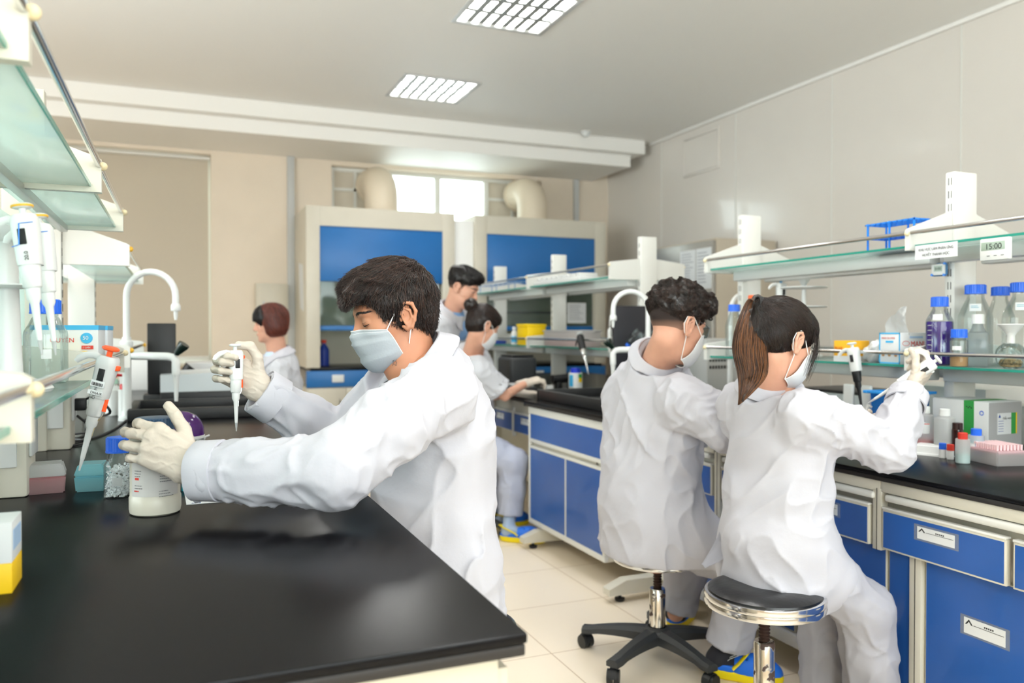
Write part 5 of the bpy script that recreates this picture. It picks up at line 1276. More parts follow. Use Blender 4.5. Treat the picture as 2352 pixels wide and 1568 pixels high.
# ---- head
def headR(yaw, pitch=0, roll=0):
    """columns: forward, left, up. yaw: heading of the face (deg from +X towards +Y); pitch > 0 looks down"""
    y, p, r = map(math.radians, (yaw, pitch, roll))
    M_ = Matrix.Rotation(y, 3, 'Z') @ Matrix.Rotation(p, 3, 'Y') @ Matrix.Rotation(r, 3, 'X')
    return np.array(M_)
def head_sdf(q, detail=True):
    f = s_ell(q, (-.012, 0, .043), (.098, .077, .092))
    f = smin(f, s_ell(q, (.028, 0, -.015), (.063, .060, .088)), .03)
    f = smin(f, s_ell(q, (.036, 0, -.064), (.052, .050, .040)), .03)
    f = smin(f, s_ell(q, (.076, 0, -.096), (.018, .022, .017)), .025)
    for s in (-1, 1):
        f = smin(f, s_ell(q, (.052, s * .040, -.014), (.028, .024, .024)), .02)
        f = smax(f, -s_ell(q, (.101, s * .032, .012), (.018, .017, .012)), .014)
    f = smin(f, s_ell(q, (.080, 0, .036), (.014, .048, .011)), .018)
    f = smin(f, s_cap(q, (.088, 0, .024), (.108, 0, -.020), .0075, .0115), .012)
    for s in (-1, 1):
        f = smin(f, s_ell(q, (.0985, s * .012, -.026), (.010, .0075, .008)), .006)
        f = smin(f, s_ell(q, (.0775, s * .032, .011), (.0125, .0155, .0105)), .006)
    f = smin(f, s_ell(q, (.093, 0, -.052), (.009, .023, .0055)), .005)
    f = smin(f, s_ell(q, (.091, 0, -.0625), (.009, .019, .006)), .005)
    if detail:
        for s in (-1, 1):
            e = s_ell(q, (-.010, s * .080, .002), (.019, .0055, .030), R=np.array(Matrix.Rotation(s * .38, 3, 'Z')))
            e = smin(e, polycap(q, [(.007, s * .079, .010), (.003, s * .083, .027), (-.010, s * .087, .034), (-.026, s * .091, .026), (-.030, s * .092, .006), (-.022, s * .088, -.014), (-.012, s * .083, -.028), (-.001, s * .078, -.029), (.006, s * .076, -.022)], [.0038, .0038, .0042, .0044, .0042, .004, .0052, .0055, .004], .003), .006)
            e = smax(e, -s_ell(q, (-.004, s * .093, -.004), (.0115, .010, .013)), .006)
            e = smin(e, polycap(q, [(-.006, s * .087, .020), (-.017, s * .089, .012), (-.018, s * .087, -.006), (-.008, s * .083, -.016)], [.003, .003, .003, .003], .003), .004)
            e = smin(e, s_ell(q, (.007, s * .0775, -.003), (.0045, .004, .007)), .004)
            f = smin(f, e, .007)
    return f
def to_world(o, R, pts, s=1.0): return (np.asarray(pts, float) * s) @ R.T + np.asarray(o)
def bound(pts, m): pts = np.array(pts); return pts.min(0) - m, pts.max(0) + m
def person(name_label, J, skin, hs=1.0, hh=.0028, bareR=None, root=None):
    """J: dict of world joints; returns (root empty, J). Body is one mesh: head (fine) and trunk (coarser)"""
    o, R = J['head'], J['R']
    t = thing('person', name_label, 'person', root)
    up = nrm(J['neck'] - J['pelvis']); side = nrm(J['shL'] - J['shR']); J['up'], J['side'] = up, side; J['fwd'] = np.cross(side, up); J['hs'] = hs
    nb = J['neck']; nt_ = to_world(o, R, [(-.022, 0, -.045)], hs)[0]
    J['neck_top'] = nt_
    def fh(p):
        q = ((p - V(o)) @ V(R)) / hs; f = head_sdf(q.astype(np.float32)) * hs
        f = smin(f, s_cap(p, nt_, nb - up * .03, .054 * hs, .058 * hs), .022)
        return smin(f, s_cap(p, to_world(o, R, [(.02, 0, -.075)], hs)[0], nb + J['fwd'] * .035 - up * .03, .03 * hs, .04 * hs), .03)
    lo, hi = bound([*to_world(o, R, [(-.12, -.11, -.13), (.13, .11, .15), (.13, -.11, -.13), (-.12, .11, .15), (-.12, .11, -.13), (.13, -.11, .15)], hs), nb - up * .05], .075)
    v1, F1 = surfnet(fh, lo, hi, hh)
    lerp = lambda t_: J['pelvis'] + (nb - J['pelvis']) * t_
    hL, hR = J['hipL'], J['hipR']
    def fb(p):
        f = s_loft(p, [(a, w_ * .72, d_ * .66) for a, w_, d_ in J['st']] + [(nb - up * .05, .04, .04)], side) if 'st' in J else s_loft(p, [(lerp(0), .12, .08), (lerp(.35), .11, .07), (lerp(.72), .125, .075), (lerp(.88), .09, .055), (lerp(.96), .05, .045)], side)
        for s in 'LR':
            f = smin(f, polycap(p, [J['sh' + s] - up * .02, J['el' + s], J['wr' + s]], [.034, .030, .023], .02), .03)
            f = smin(f, polycap(p, [J['hip' + s], J['kn' + s], J['an' + s]], [.065, .048, .034], .02), .03)
        return smin(f, s_cap(p, nb - up * .12, nb - up * .04, .04, .04), .02)
    allp = [J[k] for k in J if k[:2] in ('sh', 'el', 'wr', 'hi', 'kn', 'an', 'ne', 'pe')]
    lo, hi = bound(allp, .12); v2, F2 = surfnet(fb, lo, hi, .008, 1)
    body = np_mesh('body', np.concatenate([v1, v2]), np.concatenate([F1, F2 + len(v1)]), skin, t)
    J['t'] = t
    return t
def coat(J, m, W=1.0, hem=None, rs=(.075, .064, .052), amp=.008, sl=(1, 1), stations=None, cuts=(), extra=None, h=.006, name='lab_coat', neckr=.066, yoke=.062, seed=0.0, sleeve_frac=1.0, diag=.5, h_arm=None, arm_pts=None, neck_hole=True, hole=None, cutr=.105):
    up, side, fwd, nb, pel = J['up'], J['side'], J['fwd'], J['neck'], J['pelvis']
    lerp = lambda t_: pel + (nb - pel) * t_
    st = stations or [(lerp(-.1), .185 * W, .15), (lerp(.1), .175 * W, .145), (lerp(.35), .155 * W, .125), (lerp(.62), .170 * W, .125), (lerp(.82), .165 * W, .115), (lerp(.95), .10 * W, .08)]
    arms = {}
    for s in 'LR':
        sh, el, wr = J['sh' + s], J['el' + s], J['wr' + s]
        if sleeve_frac < 1: pts = [sh - up * .005, sh + (el - sh) * sleeve_frac]; r_ = [rs[0], rs[1]]
        else: pts = [sh - up * .005, sh + (el - sh) * .5, el, el + (wr - el) * .5, wr]; r_ = [rs[0], (rs[0] + rs[1]) / 2, rs[1], (rs[1] + rs[2]) / 2, rs[2]]
        arms[s] = (pts, r_)
    nt_ = J['neck_top']
    def f(p):
        p = p.astype(np.float32)
        g = s_loft(p, st, side)
        g = smin(g, s_cap(p, J['shL'] - up * .03 - side * .02, J['shR'] - up * .03 + side * .02, yoke), .05)
        g = smin(g, s_cap(p, nb - up * .035, nb - up * .01, .075), .05)
        g = g - drape(p, up, side, amp=amp, seed=seed, diag=diag)
        if extra is not None: g = extra(p, g)
        for k, s in enumerate('LR'):
            pts, r_ = arms[s]; a = sleeve(p, pts, r_, amp * .95, seed=seed + 3.1 * k)
            e, b = V(pts[-1]), V(pts[-2]); d = (e - b) / np.linalg.norm(e - b)
            a = np.maximum(a, (p - e) @ d)
            g = smin(g, a, .04)
            hol = np.maximum(s_cap(p, b + (e - b) * .6, e + d * .1, r_[-1] * .86), -((p - e) @ d) - .045)
            g = np.maximum(g, -hol)
        if neck_hole:
            g = np.maximum(g, -s_cap(p, nb - up * .02 + fwd * .012, nb + (nt_ - nb) * 1.5 + fwd * .012, neckr, neckr * 1.05)) if hole is None else np.maximum(g, -s_cap(p, nb - np.asarray(hole) * .03, nb + np.asarray(hole) * .25, neckr, neckr * 1.5))
        hd = nrm(nt_ - nb) if hole is None else np.asarray(hole); hp = nb - hd * .012
        g = smax(g, -smax(s_cap(p, nb, nb + hd * .2, cutr), -((p - V(hp)) @ V(hd)), .01), .012)
        if hem is not None:
            c, n_ = V(hem[0]), V(nrm(hem[1])); g = np.maximum(g, (p - c) @ n_)
        for c, n_ in cuts: g = np.maximum(g, (p - V(c)) @ V(nrm(n_)))
        return g
    allp = [x[0] for x in st] + [q for s in 'LR' for q in arms[s][0]]
    lo, hi = bound(allp, .2 if W <= 1.1 else .24); J['coat_f'] = f
    return implicit(name, f, lo, hi, h, m, J['t'])
def trousers(J, m, rs=(.098, .08, .066), h=.007, amp=.006, pel_r=(.15, .13, .12), seed=2.0, cuff=.02, flare=1.0):
    up, side = J['up'], J['side']
    def f(p):
        p = p.astype(np.float32)
        g = s_ell(p, (J['hipL'] + J['hipR']) / 2, pel_r)
        for k, s in enumerate('LR'):
            a, b, c = J['hip' + s], J['kn' + s], J['an' + s]
            v = sleeve(p, [a, a + (b - a) * .5, b, b + (c - b) * .5, c], [rs[0], (rs[0] + rs[1]) / 2, rs[1], (rs[1] + rs[2]) / 2 * .98, rs[2] * flare], amp, seed=seed + 4 * k, freq=17, k=.03)
            d = V(nrm(c - b)); v = np.maximum(v, (p - V(c)) @ d + cuff)
            hol = np.maximum(s_cap(p, b + (c - b) * .8, c, rs[2] * .85), -((p - V(c)) @ d) - cuff - .04); v = np.maximum(v, -hol)
            g = smin(g, v, .035)
        return g
    allp = [J[k + s] for k in ('hip', 'kn', 'an') for s in 'LR']; lo, hi = bound(allp, .17)
    return implicit('trousers', f, lo, hi, h, m, J['t'])
def collar(J, m, c, up, fwd, r0=.066, span=148, hgt=.034, out=.05, tip=.03, name='collar', parent=None, tipw=.03):
    """folded coat collar round the neck; 0 deg is the nape"""
    up, fwd = nrm(up), nrm(fwd); fwd = nrm(fwd - up * (fwd @ up)); side = np.cross(up, fwd); n = 40
    rows = [(r0 - .001, -.012), (r0, hgt * .6), (r0 + .003, hgt), (r0 + .009, hgt * 1.02), (r0 + out * .45, hgt * .55), (r0 + out * .8, hgt * .05), (r0 + out, -hgt * .45)]
    vs0 = []
    for i in range(n + 1):
        a = math.radians(-span + 2 * span * i / n); e = abs(a) / math.radians(span); fr = e ** 3
        for j, (r, z) in enumerate(rows):
            rr = r * (1 + .22 * fr) ; zz = z - tip * fr * (.6 + .8 * j / 6)
            if j >= 4: rr += tipw * fr * (j - 3) / 3
            d = -fwd * math.cos(a) + side * math.sin(a)
            vs0.append(np.asarray(c) + d * rr + up * zz)
    if 'coat_f' in J:
        q = np.array(vs0, np.float32); sel = np.arange(len(q)) % len(rows)
        for _ in range(5):
            g_, v_ = grad(J['coat_f'], q, .004); g_ /= np.maximum(np.linalg.norm(g_, axis=1, keepdims=True), 1e-6)
            q = q + g_ * (np.where(sel >= 3, np.clip(.0055 - v_, 0, .012), 0))[:, None].astype(np.float32)
        vs0 = [tuple(map(float, x)) for x in q]
    w = len(rows); F = [(i * w + j, (i + 1) * w + j, (i + 1) * w + j + 1, i * w + j + 1) for i in range(n) for j in range(w - 1)]
    bm = B(); V_ = [bm.verts.new(v) for v in vs0]
    for q in F: bm.faces.new([V_[k] for k in q])
    bmesh.ops.recalc_face_normals(bm, faces=bm.faces)
    bmesh.ops.solidify(bm, geom=list(bm.faces), thickness=.0028)
    o = obj(name, bm, m, parent or J['t'], parent is None, ang=60); 
    md = o.modifiers.new('smooth', 'SUBSURF'); md.levels = 1; md.render_levels = 1
    return o
# ---- hand
FL = {'i': (.030, .088, (.043, .026, .022), .0098), 'm': (.010, .092, (.047, .030, .023), .0100), 'r': (-.011, .087, (.043, .028, .023), .0095), 'p': (-.030, .078, (.034, .021, .020), .0086)}
def hand(J, wrist, F, N, left, curls, thumb, m, s=1.0, h=.0022, name='glove', spread=.10, dev=0.0, fore=.06, wrinkle=.0012, parent=None, fat=1.0, cuffr=None):
    F = nrm(F); N = nrm(np.asarray(N, float) - F * (np.asarray(N, float) @ F)); S = np.cross(F, N) * (-1 if left else 1)
    W = np.asarray(wrist, float); chains = []; palm = []
    for k, key in enumerate('imrp'):
        off, mf, ls, r = FL[key]; r = r * fat
        mcp = W + (F * mf + S * off + N * (.004 if key in 'ip' else 0)) * s
        palm.append((W + (F * .012 + S * off * .62) * s, mcp))
        a = 0; pts = [mcp]; sp = spread * off / .03
        for L_, c in zip(ls, curls[k]):
            a += math.radians(c); d = nrm(F * math.cos(a) + N * math.sin(a) + S * (sp + dev) * math.cos(a)); pts.append(pts[-1] + d * L_ * s)
        chains.append((pts, [r * s, r * .95 * s, r * .9 * s, r * .78 * s]))
    tb = W + (F * .022 + S * .024 + N * .006) * s; pts = [tb]
    for L_, d in zip((.046, .034, .028), thumb):
        pts.append(pts[-1] + nrm(F * d[0] + S * d[1] + N * d[2]) * L_ * s)
    chains.append((pts, [.0155 * s * fat, .0125 * s * fat, .0110 * s * fat, .0092 * s * fat]))
    def f(p):
        p = p.astype(np.float32); g = None
        for k, (a, b) in enumerate(palm):
            v = s_cap(p, a, b, .0165 * s, .0128 * s); g = v if g is None else smin(g, v, .012)
        g = smin(g, s_cap(p, W + (S * .004 + N * .006 + F * .02) * s, W + (F * .065 + N * .005) * s, .018 * s, .014 * s), .015)
        g = smin(g, s_cap(p, tb, W + (F * .06 + S * .026 + N * .003) * s, .013 * s, .010 * s), .014)
        cr = cuffr or .026 * s
        g = smin(g, np.minimum(s_cap(p, W - F * fore + S * .008, W - S * 0 + S * .008, cr, cr * .86), s_cap(p, W - F * fore - S * .008, W - S * .008, cr, cr * .86)), .02)
        fg = None
        for pts, rs in chains:
            v = polycap(p, pts, rs, .004); fg = v if fg is None else smin(fg, v, .0025)
        g = smin(g, fg, .007)
        if wrinkle:
            q = (p - V(W)) @ V(np.stack([F, S, N], 1))
            g = g - wrinkle * (ridge(noise3(np.stack([q[:, 0] * 60 + q[:, 1] * 40, q[:, 1] * 95, q[:, 2] * 50 + 5], 1)), 3) - .2)
        return g
    allp = [W - F * fore] + [q for c in chains for q in c[0]]; lo, hi = bound(allp, .04)
    return implicit(name, f, lo, hi, h, m, parent or J['t'])
# ---- hair
def strands(name, f, seeds, flow, nseg, step, r, m, parent, off=(.0, .004), seedn=1, wav=0.0, wf=60, frame_=None, side=3, free=0, lift=0.0):
    """many fine tapering strands that follow the surface f=0 along flow(q); q, f in world space"""
    R_ = np.random.default_rng(seedn); p = seeds.astype(np.float32); n = len(p)
    o = (off[0] + (off[1] - off[0]) * np.clip(noise3(p * 75 + 2) * 1.6 - .3 + R_.normal(0, .12, n), 0, 1.15)).astype(np.float32); path = [p.copy()]; ph = R_.uniform(0, 6.28, n)
    rj = R_.normal(0, .22, (n, 3)).astype(np.float32)
    for k in range(nseg):
        d = flow(p) + rj; g, v = grad(f, p, .002); gn = g / np.maximum(np.linalg.norm(g, axis=1, keepdims=True), 1e-6)
        if k < nseg - free:
            d = d - gn * (d * gn).sum(1, keepdims=True)
        d /= np.maximum(np.linalg.norm(d, axis=1, keepdims=True), 1e-6)
        if wav:
            sd = np.cross(d, gn); d = d + sd * (wav * np.sin(ph + k * wf * step)).astype(np.float32)[:, None]
        p = p + d * step
        if k < nseg - free:
            g, v = grad(f, p, .002); gn = g / np.maximum(np.linalg.norm(g, axis=1, keepdims=True), 1e-6)
            tgt = o + lift * k / nseg
            p = p - gn * np.clip(v - tgt, -.006, .006)[:, None]
        path.append(p.copy())
    return ribbon(name, np.stack(path, 1), r, m, parent, side)
def ribbon(name, path, r, m, parent, side=3, world=True):
    """path: (n strands, k points, 3) -> thin tapering tubes"""
    n, k, _ = path.shape; t = np.gradient(path, axis=1); t /= np.maximum(np.linalg.norm(t, axis=2, keepdims=True), 1e-9)
    a = np.cross(t, V((.3, .2, .93))); a /= np.maximum(np.linalg.norm(a, axis=2, keepdims=True), 1e-9); b = np.cross(t, a)
    tap = (np.sin(np.linspace(.35, PI - .12, k)) ** .6)[None, :, None] * r
    rings = [path + (a * math.cos(2 * PI * j / side) + b * math.sin(2 * PI * j / side)) * tap for j in range(side)]
    vs_ = np.stack(rings, 2).reshape(-1, 3); idx = np.arange(n * k * side).reshape(n, k, side); F = []
    for j in range(side):
        j2 = (j + 1) % side; F.append(np.stack([idx[:, :-1, j], idx[:, :-1, j2], idx[:, 1:, j2], idx[:, 1:, j]], -1).reshape(-1, 4))
    o = np_mesh(name, vs_, np.concatenate(F), m, parent, world)
    at_ = o.data.attributes.new('tint', 'FLOAT', 'POINT')
    tn = np.random.default_rng(n).random(n).astype(np.float32) ** 1.6 * (.45 + .55 * noise3(path[:, 0] * 60 + 9) * 1.3)
    if len(o.data.vertices) == n * k * side: at_.data.foreach_set('value', np.repeat(tn, k * side).astype(np.float32))
    return o
def sample_surf(v, F, n, seed=0):
    R_ = np.random.default_rng(seed); q = v[F]; ar = np.linalg.norm(np.cross(q[:, 1] - q[:, 0], q[:, 2] - q[:, 0]), axis=1); i = R_.choice(len(F), n, p=ar / ar.sum())
    a, b = R_.random((2, n, 1)); return (q[i, 0] * (1 - a) * (1 - b) + q[i, 1] * a * (1 - b) + q[i, 2] * a * b + q[i, 3] * (1 - a) * b)
def hair(J, f_local, mats, nst, flow_local, nseg=9, step=.007, r=.0006, off=(0, .004), wav=0, wf=60, h=.003, name='hair', ext=None, seedn=1, free=0, lift=0.0, mask=None):
    o, R, hs = J['head'], J['R'], J['hs']
    def f(p): return f_local((((p - V(o)) @ V(R)) / hs).astype(np.float32)) * hs
    lo, hi = bound(to_world(o, R, ext or [(-.15, -.13, -.14), (.15, .13, .18), (.15, -.13, -.14), (-.15, .13, .18), (-.15, -.13, .18), (.15, .13, -.14)], hs), .01)
    v, F = surfnet(f, lo, hi, h)
    hb = np_mesh(name, v, F, mats, J['t'])
    if nst:
        sd = sample_surf(v, F, nst, seedn)
        ql = ((sd - o) @ R) / hs
        if mask is not None: sd = sd[mask(ql)]
        fl = lambda p: (flow_local((((p - V(o)) @ V(R)) / hs).astype(np.float32)) @ V(R).T)
        s_ = strands('strands', f, sd, fl, nseg, step, r, mats, hb, off, seedn, wav, wf, free=free, lift=lift)
        s_.matrix_parent_inverse = Matrix.Identity(4); s_['kind'] = 'stuff'
    J['hair_f'] = f
    return hb
# ---- mask
def mask_piece(J, m, strapm, az=60, zt=.004, zb=-.075, tilt=.85, ztside=-.016, pleats=True, ear=True, scale=1.0, azb=None, straight=False, sides=(-1, 1)):
    o, R, hs = J['head'], J['R'], J['hs']
    def hull(q):
        f = smin(head_sdf(q, False), s_ell(q, (.040, 0, -.050), (.066, .056, .066)), .03); return f - .0045
    nu, nv = 33, 22; vs0 = []
    for j in range(nv):
        v = j / (nv - 1)
        for i in range(nu):
            u = -1 + 2 * i / (nu - 1); A = az + ((azb or az) - az) * v; a = math.radians(A * u)
            oz = (zt + (ztside - zt) * u * u) * (1 - v) + zb * v; dz = -tilt * v ** 2.2
            d = nrm((math.cos(a), math.sin(a), dz)); vs0.append(((.0, 0, oz), d))
    O = np.array([x[0] for x in vs0], np.float32); D = np.array([x[1] for x in vs0], np.float32)
    tlo = np.full(len(O), .03, np.float32); thi = np.full(len(O), .16, np.float32)
    for _ in range(26):
        tm = (tlo + thi) / 2; ins = hull((O + D * tm[:, None]).astype(np.float32)) < 0; tlo = np.where(ins, tm, tlo); thi = np.where(ins, thi, tm)
    tt = tlo.reshape(nv, nu)
    for _ in range(3): tt[1:-1, 1:-1] = (tt[1:-1, 1:-1] * 2 + tt[:-2, 1:-1] + tt[2:, 1:-1] + tt[1:-1, :-2] + tt[1:-1, 2:]) / 6
    if pleats:
        for j in range(nv):
            v = j / (nv - 1); s = (v * 3.3) % 1
            if .12 < v < .9: tt[j] += .006 * (1 - s) * np.sin(np.linspace(0, PI, nu)) ** .5
    Pts = to_world(o, R, O + D * tt.reshape(-1)[:, None], hs)
    bm = B(); V_ = [bm.verts.new(p) for p in Pts]
    for j in range(nv - 1):
        for i in range(nu - 1): bm.faces.new((V_[j * nu + i], V_[j * nu + i + 1], V_[(j + 1) * nu + i + 1], V_[(j + 1) * nu + i]))
    bmesh.ops.recalc_face_normals(bm, faces=bm.faces); bmesh.ops.solidify(bm, geom=list(bm.faces), thickness=.0013)
    mk = obj('face_mask', bm, m, J['t'], True, ang=50)
    G = Pts.reshape(nv, nu, 3); bm = B()
    tube(bm, [g for g in G[0]], .0012, n=6); tube(bm, [g for g in G[-1]], .0012, n=6); tube(bm, list(G[:, 0]), .0012, n=6); tube(bm, list(G[:, -1]), .0012, n=6)
    if pleats: tube(bm, [g + R[:, 0] * .0006 for g in G[2]], .0004, n=4)
    hm = lab(obj('mask_hem', bm, strapm, mk), 'white stitched hem'); 
    for s, i in ((1, nu - 1), (-1, 0)):
        if s not in sides: continue
        w = lambda q: to_world(o, R, [q], hs)[0]
        pts = [G[0, i], w((.006, s * .084, .030)), w((-.014, s * .0885, .040)), w((-.030, s * .086, .028)), w((-.034, s * .084, .004)), w((-.022, s * .080, -.022)), w((-.008, s * .078, -.036)), G[-1, i]]
        bm = B(); tube(bm, pts, .0014, n=8, flat=1.0); obj('ear_loop', bm, strapm, mk)
    return mk, G
def curve_on_head(J, pts, r, m, name, parent=None):
    bm = B(); tube(bm, list(to_world(J['head'], J['R'], pts, J['hs'])), r, n=8); return obj(name, bm, m, parent or J['t'], parent is None)
def face_x(y_, z_):
    n = len(y_); q = np.stack([np.full(n, .06), y_, z_], 1).astype(np.float32); lo_ = np.full(n, .05, np.float32); hi_ = np.full(n, .12, np.float32)
    for _ in range(18):
        mid_ = (lo_ + hi_) / 2; q[:, 0] = mid_; ins = head_sdf(q) < 0; lo_ = np.where(ins, mid_, lo_); hi_ = np.where(ins, hi_, mid_)
    q[:, 0] = lo_ + .0006; return q
def eyes_brows(J, hairm, closed=True, brow=True):
    M4 = Matrix([[*J['R'][0], J['head'][0]], [*J['R'][1], J['head'][1]], [*J['R'][2], J['head'][2]], [0, 0, 0, 1]]) @ Matrix.Scale(J['hs'], 4)
    for s in (1, -1):
        yy = np.linspace(.0185, .0475, 12); zz = (.0055 - .0022 * np.sin((yy - .0185) / .029 * PI)) if closed else (.0115 + .002 * np.sin((yy - .0185) / .029 * PI))
        pts = face_x(s * yy, zz); k = np.sin(np.linspace(.25, PI - .2, 12))
        bm = B(); tube(bm, [M4 @ Vector([float(c) for c in p]) for p in pts], list((.0013 if closed else .0022) * k + .0002), n=6); obj('eyelashes' if closed else 'eye', bm, hairm, J['t'], True)
        if closed:
            pts = face_x(s * yy, zz + .0075); bm = B(); tube(bm, [M4 @ Vector([float(c) for c in p]) for p in pts], list(.0006 * k + .0001), n=6); lab(obj('eyelid_crease', bm, mat('skin crease', '8c5c48', .6), J['t'], True), 'fine crease of the eyelid')
        if brow:
            R_ = np.random.default_rng(3 + s); n = 240; u = R_.random(n)
            y = s * (.013 + .036 * u); z = .0325 + .0065 * np.sin(u * 2.4) + R_.normal(0, .0019, n) * (1 - .5 * u) - .002 * u
            path = [face_x(y + s * .0020 * k_, z + .0009 * k_ * (1 - 1.3 * u)) - (V((.0004, 0, 0)) if k_ in (0, 3) else 0) for k_ in range(4)]
            pa = to_world(J['head'], J['R'], np.stack(path, 1).reshape(-1, 3), J['hs']).reshape(n, 4, 3)
            ribbon('eyebrow', pa.astype(np.float32), .00036, hairm, J['t'])
# ---- clog
m_clogb = mat('blue clog rubber', '1f6fe0', .45); m_clogy = mat('yellow clog rubber', 'f6de12', .45)
def clog(J, heel, d, sockm, label=None, ankle=None, L=.27, stripes=False):
    heel = np.asarray(heel, float); d = nrm((d[0], d[1], 0)); s = np.cross((0, 0, 1), d); up = A3(0, 0, 1)
    R = np.stack([d, s, up], 1)
    def loc(p): return ((p - V(heel)) @ V(R)).astype(np.float32)
    def sole(p):
        q = loc(p); f = smin(s_ell(q, (.17, 0, .02), (.105, .050, .05)), s_ell(q, (.055, 0, .02), (.06, .038, .05)), .05)
        return np.maximum(np.maximum(f, q[:, 2] - .034 - .012 * np.clip((q[:, 0] - .2) / .07, 0, 1)), -q[:, 2] + .001)
    def upper(p):
        q = loc(p); f = smin(s_ell(q, (.185, 0, .03), (.088, .047, .058)), s_cap(q, (.10, 0, .04), (.18, 0, .04), .042, .044), .03)
        f = np.maximum(f, -(q[:, 2] - .030)); f = np.maximum(f, .112 - q[:, 0] - (q[:, 2] - .03) * .1)
        rim = np.maximum(smin(s_ell(q, (.06, 0, .03), (.064, .041, .05)), s_ell(q, (.1, 0, .03), (.05, .044, .05)), .02), q[:, 2] - .052); rim = np.maximum(rim, .032 - q[:, 2])
        f = np.minimum(f, rim)
        for a, b in ((.15, .025), (.15, -.025), (.19, .03), (.19, -.03), (.19, 0), (.225, .02), (.225, -.02)): f = np.maximum(f, -s_ell(q, (a, b, .085), (.006, .006, .03)))
        return f
    lo, hi = bound([heel, heel + d * L, heel + up * .12], .07)
    root = implicit('clog', sole, lo, hi, .004, m_clogy, J['t']); lab(root, label or 'yellow sole of a blue clog')
    u = implicit('clog_upper', upper, lo, hi, .004, m_clogb, root); u.matrix_parent_inverse = Matrix.Identity(4); lab(u, 'blue upper with round holes')
    bm = B(); pts = [heel + d * .115 + s * .047 + up * .045, heel + d * .09 + s * .048 + up * .062, heel + d * .03 + s * .042 + up * .085, heel - d * .006 + up * .088, heel + d * .03 - s * .042 + up * .085, heel + d * .09 - s * .048 + up * .062, heel + d * .115 - s * .047 + up * .045]
    if stripes: pts = [p_ + (d * .0) for p_ in [heel + d * .105 + s * .047 + up * .045, heel + d * .125 + s * .043 + up * .066, heel + d * .150 + s * .02 + up * .094, heel + d * .155 + up * .098, heel + d * .150 - s * .02 + up * .094, heel + d * .125 - s * .043 + up * .066, heel + d * .105 - s * .047 + up * .045]]
    tube(bm, pts, .010, n=12, flat=.35); st = lab(obj('clog_strap', bm, m_clogy, root), 'yellow strap')
    a = np.asarray(ankle if ankle is not None else heel + up * .12 + d * .05, float)
    def sk(p): q = p.astype(np.float32); return smin(s_cap(q, a + up * .04, heel + d * .045 + up * .055, .037, .036), s_cap(q, heel + d * .05 + up * .055, heel + d * .17 + up * .05, .036, .026), .03)
    lo, hi = bound([a, heel, heel + d * .2], .07); o = implicit('sock', sk, lo, hi, .005, sockm, J['t'])
    if stripes:
        bm = B()
        for k in range(3): tube(bm, [heel + d * (.04 + .012 * k) - s * .037 + up * .048, heel + d * (.07 + .012 * k) - s * .034 + up * .075, heel + d * (.10 + .012 * k) - s * .024 + up * .088], .0012, n=6)
        lab(obj('sock_stripes', bm, m_wplas, o), 'thin white stripes')
    return root
m_coat = mat('white lab coat cotton', 'bcbcc5', .85, sheen=.1, bump=.10, bscale=45); m_coatc = mat('white coat collar cotton', 'c1c1ca', .85, bump=.05, bscale=60)
m_trous = mat('white work trousers', 'adadb6', .85, bump=.10, bscale=40)
m_glove = mat('ivory latex glove', 'cbc0b3', .45, bump=.08, bscale=90); m_maskm = mat('pale grey surgical mask', 'a8afb6', .8, bump=.06, bscale=200); m_maskw = mat('white mask fabric', 'd4d8dc', .8)
m_strap = mat('white elastic', 'eef0f1', .8)
def hairmat(name, c, c2, rough=.36):
    m = mat(name, c, rough, spec=.6); nt = m.node_tree; b = nt.nodes['Principled BSDF']
    a = nt.nodes.new('ShaderNodeAttribute'); a.attribute_name = 'tint'; r = nt.nodes.new('ShaderNodeValToRGB')
    r.color_ramp.elements[0].color = lin(c); r.color_ramp.elements[1].color = lin(c2); nt.links.new(a.outputs['Fac'], r.inputs[0]); nt.links.new(r.outputs[0], b.inputs['Base Color']); return m
m_hairA = hairmat('dark brown hair', '120c0a', '4a332b'); m_hairB = hairmat('black brown hair', '120c0a', '4a352c'); m_hairC = hairmat('nearly black hair', '100a08', '33201a', .3)
m_pony = hairmat('brown dyed hair', '1c0d08', '8f5c34', .32); m_hairD = hairmat('dark hair', '130b0a', '402a22'); m_hairF = hairmat('red brown hair', '4a1d17', 'a05540'); m_black_h = hairmat('black fringe', '0b0809', '1f1716')
m_fade = mat('short shaved hair', '8a6a5b', .8, noise=.25, nscale=400)
m_skinA = mat('warm skin', 'bd8466', .5, sss=.12, noise=.04, nscale=30); m_skinB = mat('fair skin', 'cf9d86', .5, sss=.12, noise=.03, nscale=30)
def fade_mat(name, z0, z1, skin='c79a84', dark='241815'):
    m = mat(name, dark, .75, noise=.2, nscale=500); nt = m.node_tree; b = nt.nodes['Principled BSDF']
    g = nt.nodes.new('ShaderNodeNewGeometry'); sp = nt.nodes.new('ShaderNodeSeparateXYZ'); nt.links.new(g.outputs['Position'], sp.inputs[0])
    mr = nt.nodes.new('ShaderNodeMapRange'); mr.inputs[1].default_value = z0; mr.inputs[2].default_value = z1; nt.links.new(sp.outputs[2], mr.inputs[0])
    mx = nt.nodes.new('ShaderNodeMix'); mx.data_type = 'RGBA'; nt.links.new(mr.outputs[0], mx.inputs[0]); mx.inputs[6].default_value = lin(skin); mx.inputs[7].default_value = lin(dark)
    nt.links.new(mx.outputs[2], b.inputs['Base Color']); return m
m_lash = mat('dark lashes', '1a1210', .6)
m_sockd = mat('dark grey sock', '2a2a30', .9, bump=.1, bscale=300); m_sockb = mat('pale blue sock', '9fb2cc', .9)
m_skirt_ = None
